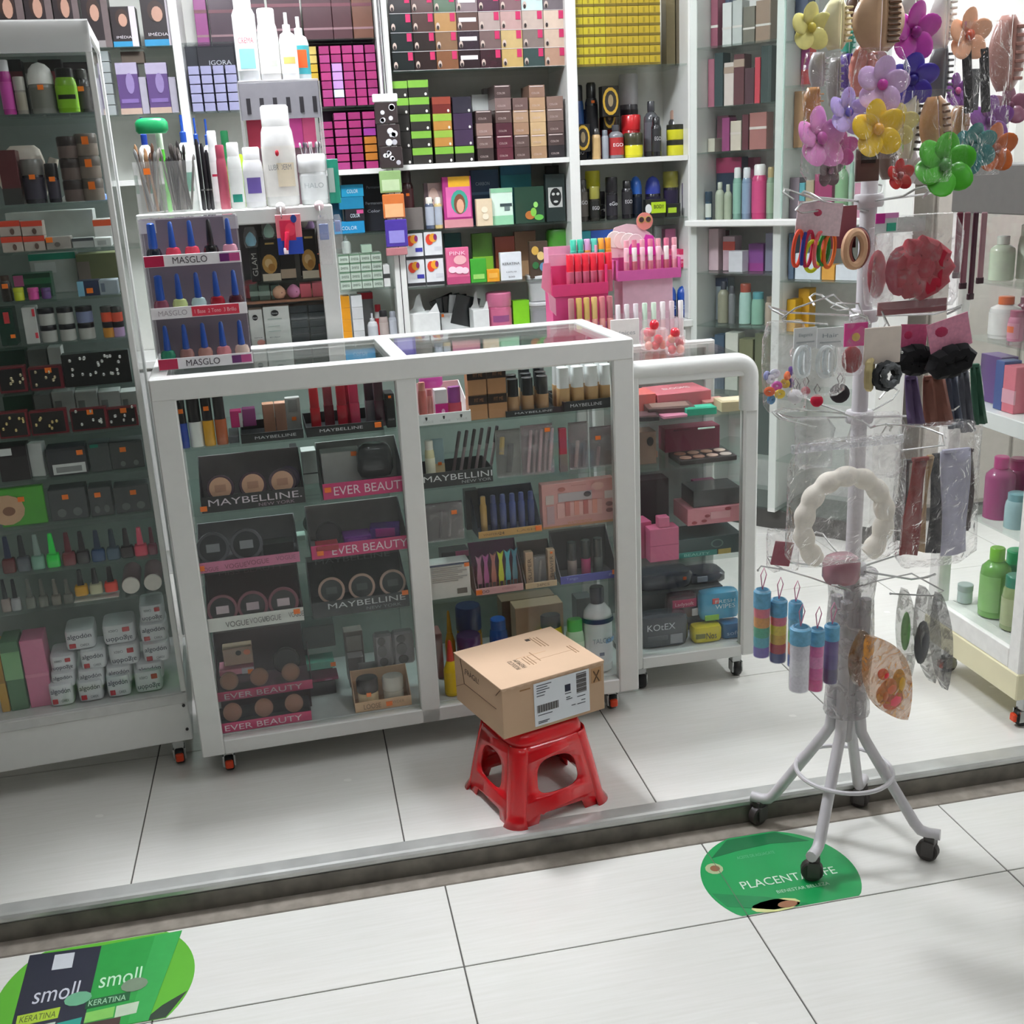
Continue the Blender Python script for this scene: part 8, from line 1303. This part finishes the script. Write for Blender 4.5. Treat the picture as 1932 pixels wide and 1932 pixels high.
# --- third tier
for i, (x0, x1) in enumerate(((1497, 1541), (1542, 1590))):
    u0, u1, z0, z1 = rect(Frame(0, 1.84, 0), (x0, x1, 618, 656), 0); W, Hh = u1-u0, z1-z0
    o = ob('hair_tie_card', V_box(-W/2, W/2, -.0012, .0012, 0, Hh, 0), m('e6e8e8', .5), None, Vector(((u0+u1)/2, 1.84, z0)), .06*(-1)**i); tag(o, '%s white card of thick white hair ties' % ['first', 'second'][i], 'hair ties', 'white hair tie cards'); txt(o, 'Elegance' if i == 0 else 'Hair', 0, Hh*.62, W*.6, Hh*.2, m('9aa4a8'), -.002); ob('print_line', V_box(-W*.4, W*.4, -.0018, -.001, Hh*.25, Hh*.32), m('b4babc'), o)
    for k in range(3): tie(o, -W*.2+W*.2*k, -.024, .017-.001*k, .026, .0045, ['e8eeee', 'dfe8ea', 'eef2f2'][k], .3+.3*k, y=-.006+.006*k)
e, W, Hh = bag((1495, 1592, 640, 745), 1.845, 'clear bag around the thick white hair ties', BAG, .04)
e, W, Hh = bag((1584, 1632, 606, 706), 1.92, 'pink-topped bag of dark red hair ties', FROST, .03); ob('header_card', V_box(-W*.45, W*.45, -.012, -.010, Hh*.55, Hh*.98), m('d84a94', .5), e); ob('header_print', V_ball(W*.16, .002, Hh*.08, 8, 6, (0, -.0125, Hh*.72)), m('e0c050', .5), e); ob('hair_ties', V_ball(W*.4, .012, Hh*.26, 12, 8, (0, 0, Hh*.28)), m('8a1018', .6), e, smooth=True)
o = carton('hair_tie_card', 'blank beige card with gold and black braided hair ties', 'hair ties', Frame(0, 1.80, 0), (1631, 1700, 617, 686), 0, .003, 'e6d8cc', bev=.001); tie(o, -.022, -.018, .014, .024, .007, 'b8a878', .9, wob=.0012); tie(o, .006, -.022, .022, .02, .0075, '26282a', .2, y=-.006, wob=.0018); tie(o, .012, -.02, .018, .017, .006, '55585a', .3, y=-.014, wob=.0018)
for i, (x0, x1, y0, y1, c, an) in enumerate(((1698, 1748, 612, 660, 'c05a80', 4), (1752, 1830, 600, 662, 'd890a8', -14))):
    u0, u1, z0, z1 = rect(Frame(0, 1.86-.04*i, 0), (x0, x1, y0, y1), 0); W, Hh = u1-u0, z1-z0
    o = ob('scrunchie_card', rot(V_box(-W/2, W/2, -.001, .001, -Hh/2, Hh/2, 0), R(an), 'y'), m(c, .5, var=.25, scale=140), None, Vector(((u0+u1)/2, 1.86-.04*i, (z0+z1)/2))); tag(o, '%s speckled card holding a black velvet scrunchie' % ['raspberry', 'pale pink tilted'][i], 'scrunchie'); ob('scrunchie', V_torus(.024+.006*i, .012, .018, 26, 9, .003, 8), m('0c0a0e', .95), o, (.004, -.004, -Hh/2-.018), r=(0, R(an), 0), smooth=True); ob('rose_print', V_ball(W*.16, .0012, Hh*.16, 8, 5, (-W*.2, -.001, Hh*.1)), m('b02a54', .5), o)
e, W, Hh = bag((1440, 1520, 606, 775), 1.93, 'gathered clear bag of multicoloured mini hair ties', BAG, .04)
for k, (px, py, c) in enumerate(((1462, 705, 'd8dae8'), (1452, 715, 'e4e4f0'), (1482, 708, 'f0702c'), (1492, 700, '5a2a8c'), (1490, 722, '4a2080'), (1478, 722, 'e0b82c'), (1466, 728, 'd84ac0'), (1450, 738, 'f06a2c'), (1468, 742, 'f0d020'), (1455, 754, '3a8ac0'), (1445, 708, '9aa0d0'))):
    p = at(px, py, 1.93)-e.location; tie(e, p.x, p.z, .0065, .005, .0042, c, .4*k, 'mini_hair_tie', y=-.004*(k % 3))
for i, (px, py, r, c, nm) in enumerate(((1500, 748, .014, 'e4e2e4', 'white'), (1541, 756, .012, 'c01c3c', 'red'), (1584, 742, .019, '3a3438', 'charcoal'), (1520, 738, .009, 'a83a4c', 'dark red'))): o = ob('pompom_tie', V_ball(r, r, r, 12, 8), m(c, .95), None, at(px, py, 1.90+.02*i), 0, True); tag(o, nm+' fluffy pompom hair tie under the white hair ties', 'hair tie', 'pompom ties'); ob('elastic_loop', V_tube([(0, 0, r*.8), (.006, 0, r+.01), (0, 0, r+.02), (-.006, 0, r+.01)], .001, 5, True), m('6a5a5c', .7), o)
for i, (x0, x1, y0, y1, c, nm) in enumerate(((1702, 1734, 712, 800, '5c4a70', 'violet'), (1732, 1790, 712, 802, '7a4a3c', 'russet'), (1778, 1808, 708, 808, '4a5060', 'slate'), (1802, 1830, 700, 815, '565860', 'graphite'), (1826, 1852, 690, 800, '2c5a44', 'forest green'))):
    p = at((x0+x1)/2, y0, 1.93+.012*i); q = at((x0+x1)/2+12, y1, 1.93+.012*i); W = sz((x0, x1), 1.93)
    v = []; n = 7
    for j in range(n):
        t = j/(n-1)
        for k in range(7): xx = (k/6-.5)*W*(.7+.3*t)+(q.x-p.x)*t; v.append((xx, .004*math.sin(k*2.1+j*.4), (q.z-p.z)*t))
    f = [(j*7+k, j*7+k+1, j*7+k+8, j*7+k+7) for j in range(n-1) for k in range(6)]
    o = ob('head_scarf', (v, f), m(c, .6, var=.25), None, p, 0, True); md = o.modifiers.new('thickness', 'SOLIDIFY'); md.thickness = .002; tag(o, nm+' silky head scarf hanging below the black scrunchies', 'scarf', 'hanging head scarves'); ob('stitched_hem', V_box(-W*.3, W*.3, -.004, .004, -.004, .004, .001), m(c, .8), o)
# --- fourth tier: spa headband and ribbon cases
e, W, Hh = bag((1486, 1702, 830, 1056), 1.80, 'large clear bag around the white puffed headband', BAG, .06)
c0 = at(1593, 985, 1.80)-e.location
hb = [];  Rr = .083
ring = []
for k in range(84):
    a = R(-52)+R(284)*k/83; ring.append((Rr*math.cos(a)*.97, 0, Rr*math.sin(a)*1.05))
n_s = 11; ob('puffed_headband', V_tube(ring, [.0145+.0052*abs(math.sin(math.pi*n_s*k/83)) for k in range(84)], 12), m('efe9dc', .85, var=.04), e, tuple(c0), smooth=True)
ob('header_seal', V_box(-W*.48, W*.48, -.003, .003, Hh*.93, Hh, .001), clear('e8e8ec', .4, .1, .6, .6), e)
e2, W2, H2 = bag((1446, 1506, 1000, 1074), 1.90, 'tied clear bag with a dark red insert, under the headband', BAG, .03); ob('red_insert', rot(V_box(-W2*.3, W2*.3, -.002, .002, -H2*.3, H2*.3, .001), R(12), 'y'), m('8a1c3c', .5), e2, (0, 0, H2*.4))
for i, (x0, x1, y0, y1, c, an, nm) in enumerate(((1716, 1746, 866, 1046, '8a2a28', 4, 'brick red'), (1744, 1754, 862, 1040, 'b89a70', 2, 'beige'), (1754, 1784, 858, 1042, '14161f', 0, 'black'), (1772, 1822, 850, 1046, 'b8b8cc', -3, 'pale lilac'), (1816, 1830, 850, 1000, '3a2226', -4, 'dark maroon'), (1702, 1716, 870, 1020, '3a3638', 5, 'charcoal'))):
    u0, u1, z0, z1 = rect(Frame(0, 1.86+.012*(i % 3), 0), (x0, x1, y0, y1), 0); W, Hh = u1-u0, z1-z0; v = []; f = []
    for j in range(9):
        t = j/8
        for k in range(5): v.append(((k/4-.5)*W, .006*math.sin(t*5+k+i), Hh*(t-1)))
    f = [(j*5+k, j*5+k+1, j*5+k+6, j*5+k+5) for j in range(8) for k in range(4)]
    o = ob('headband_strip', rot((v, f), R(an), 'y'), m(c, .5, var=.12), None, Vector(((u0+u1)/2, 1.86+.012*(i % 3), z1)), 0, True); md = o.modifiers.new('thickness', 'SOLIDIFY'); md.thickness = .003; tag(o, nm+' flat fabric headband hanging beside the puffed one', 'headband', 'flat fabric headbands'); ob('fold_edge', V_box(-W*.5, W*.5, -.004, .004, -.004, .003, .001), m(c, .6), o)
bag((1690, 1840, 800, 1060), 1.87, 'long clear bag around the flat fabric headbands', BAG, .05); bag((1600, 1700, 780, 900), 1.97, 'empty crumpled clear bag behind the headband', FROST, .04); bag((1500, 1570, 790, 880), 1.95, 'twisted clear bag top above the headband', FROST, .03); bag((1780, 1850, 700, 900), 2.02, 'tall clear bag hanging behind the scarves', BAG, .04)
# --- bottom tier: tubes of elastics, leaf-shaped cases
def tube_pack(px, y0, y1, w_, Y, bands, label):
    p = at(px, y1, Y); q = at(px, y0, Y); Hh = q.z-p.z; o = empty('elastics_tube', p); tag(o, label, 'hair elastics', 'tubes of hair elastics'); n = len(bands)
    for i, c in enumerate(bands): ob('elastic_layer', V_lathe([(w_*.47, i*Hh*.75/n), (w_*.49, (i+.5)*Hh*.75/n), (w_*.47, (i+1)*Hh*.75/n)], 14), m(c, .6, var=.25, scale=200), o, smooth=True)
    ob('clear_case', V_lathe([(w_*.5, -.001), (w_*.52, .003), (w_*.52, Hh*.96), (w_*.45, Hh)], 14), clear('eef2f6', .12, .05, .6), o, smooth=True); ob('paper_top', V_lathe([(w_*.53, Hh*.74), (w_*.53, Hh*.97), (w_*.4, Hh)], 14), m('6aa8c8', .5, var=.3, scale=120), o, smooth=True); ob('cord', V_tube([(0, 0, Hh), (.008, 0, Hh+.03), (.003, 0, Hh+.045), (-.004, 0, Hh+.03), (0, 0, Hh)], .0011, 5), m('d88aa8', .6), o)
RB_ = ['6a5ab0', '3aa8b8', '2aa87c', 'e09a3c', 'e8707c']
tube_pack(1436, 1112, 1236, .032, 1.92, RB_, 'rainbow elastics tube at the outer end of the bottom hook'); tube_pack(1467, 1130, 1246, .032, 1.92, ['2a3c7c', 'b82a2c', 'e0b020', 'f0d02c', 'e8707c'], 'red, yellow and blue elastics tube, second on the bottom hook'); tube_pack(1498, 1135, 1255, .028, 1.98, ['3a60a8', 'c8704c', '4aa860', '60b0d0'], 'blue and orange elastics tube half hidden behind the white one'); tube_pack(1507, 1182, 1300, .038, 1.84, ['e0dce4', 'e4e2e8', 'dcd8e0'], 'white elastics tube hanging lowest'); tube_pack(1538, 1186, 1300, .028, 1.85, ['d81f84', 'dc4a9c', 'e080b8', 'd85aa0'], 'shocking pink elastics tube'); tube_pack(1566, 1178, 1286, .028, 1.86, ['3c2468', '4a2c80', '5a3a8c'], 'deep purple elastics tube')
loop([(1600, 1115, .14), (1530, 1090, 0), (1480, 1075, -.02), (1436, 1068, -.02), (1430, 1076, 0)], 1.92, 'dark wire hook carrying the elastics tubes')
o = pouch(1600, 1098, .075, .06, 'a87c84', 'bunched mauve plastic bag knotted round the pole', 'bag', Frame(0, 1.93, 0), 0, 'plastic_bag', .06, at(1600, 1108, 1.93).z, wr=.2)
def leaf(px, y0, y1, w_, Y, an, mat, label, inner=()):
    p = at(px, y0, Y); q = at(px, y1, Y); Hh = p.z-q.z; pts = []
    for i in range(17): t = i/16; pts.append((w_*.5*math.sin(math.pi*t)**.8, -Hh*t))
    for i in range(1, 16): t = 1-i/16; pts.append((-w_*.5*math.sin(math.pi*t)**.8, -Hh*t))
    o = ob('leaf_pouch', rot(V_poly(pts, -.009, .009), R(an), 'y'), mat, None, p, .3); tag(o, label, 'pouch', 'leaf-shaped pouches')
    for a, b_, rx, rz, c in inner: ob('sweet_print', V_ball(rx, .011, rz, 12, 7, (a, 0, b_)), m(c, .4), o, smooth=True)
    return o
leaf(1740, 1105, 1300, .06, 1.95, -12, clear('8a8884', .45, .1, .6, .5), 'smoky grey clear leaf-shaped pouch', [(.01, -.13, .02, .05, '4a4c50')]); leaf(1706, 1110, 1280, .045, 1.98, -8, clear('a8a8a0', .35, .1, .6, .5), 'narrow clear leaf-shaped pouch with pale green strip', [(.012, -.1, .008, .045, '9ad88c')]); leaf(1770, 1118, 1310, .05, 1.99, -10, clear('6a6868', .5, .1, .6, .5), 'dark smoky leaf-shaped pouch at the outer side')
leaf(1640, 1200, 1405, .105, 1.86, -28, clear('c88a3c', .62, .12, .6, .5), 'amber leaf-shaped pouch with pink and red contents', [(.045, -.095, .012, .012, 'd81c34'), (.075, -.16, .028, .022, 'e8586c'), (.062, -.13, .024, .02, 'd07050'), (.09, -.125, .016, .03, 'd0a02c'), (.045, -.14, .014, .02, 'b8683c')])
leaf(1630, 1190, 1290, .05, 1.93, 6, clear('7a5a34', .55, .12, .6, .5), 'brown leaf-shaped pouch behind the amber one')
loop([(1610, 1110, .12), (1660, 1095, 0), (1720, 1082, -.02), (1780, 1115, -.04), (1760, 1124, -.02), (1680, 1120, .02)], 1.92, 'wire hook carrying the leaf-shaped pouches')
_dup = {k: v for k, v in LAB.items() if len(v) > 1}
if _dup: print('SAME LABELS', _dup)
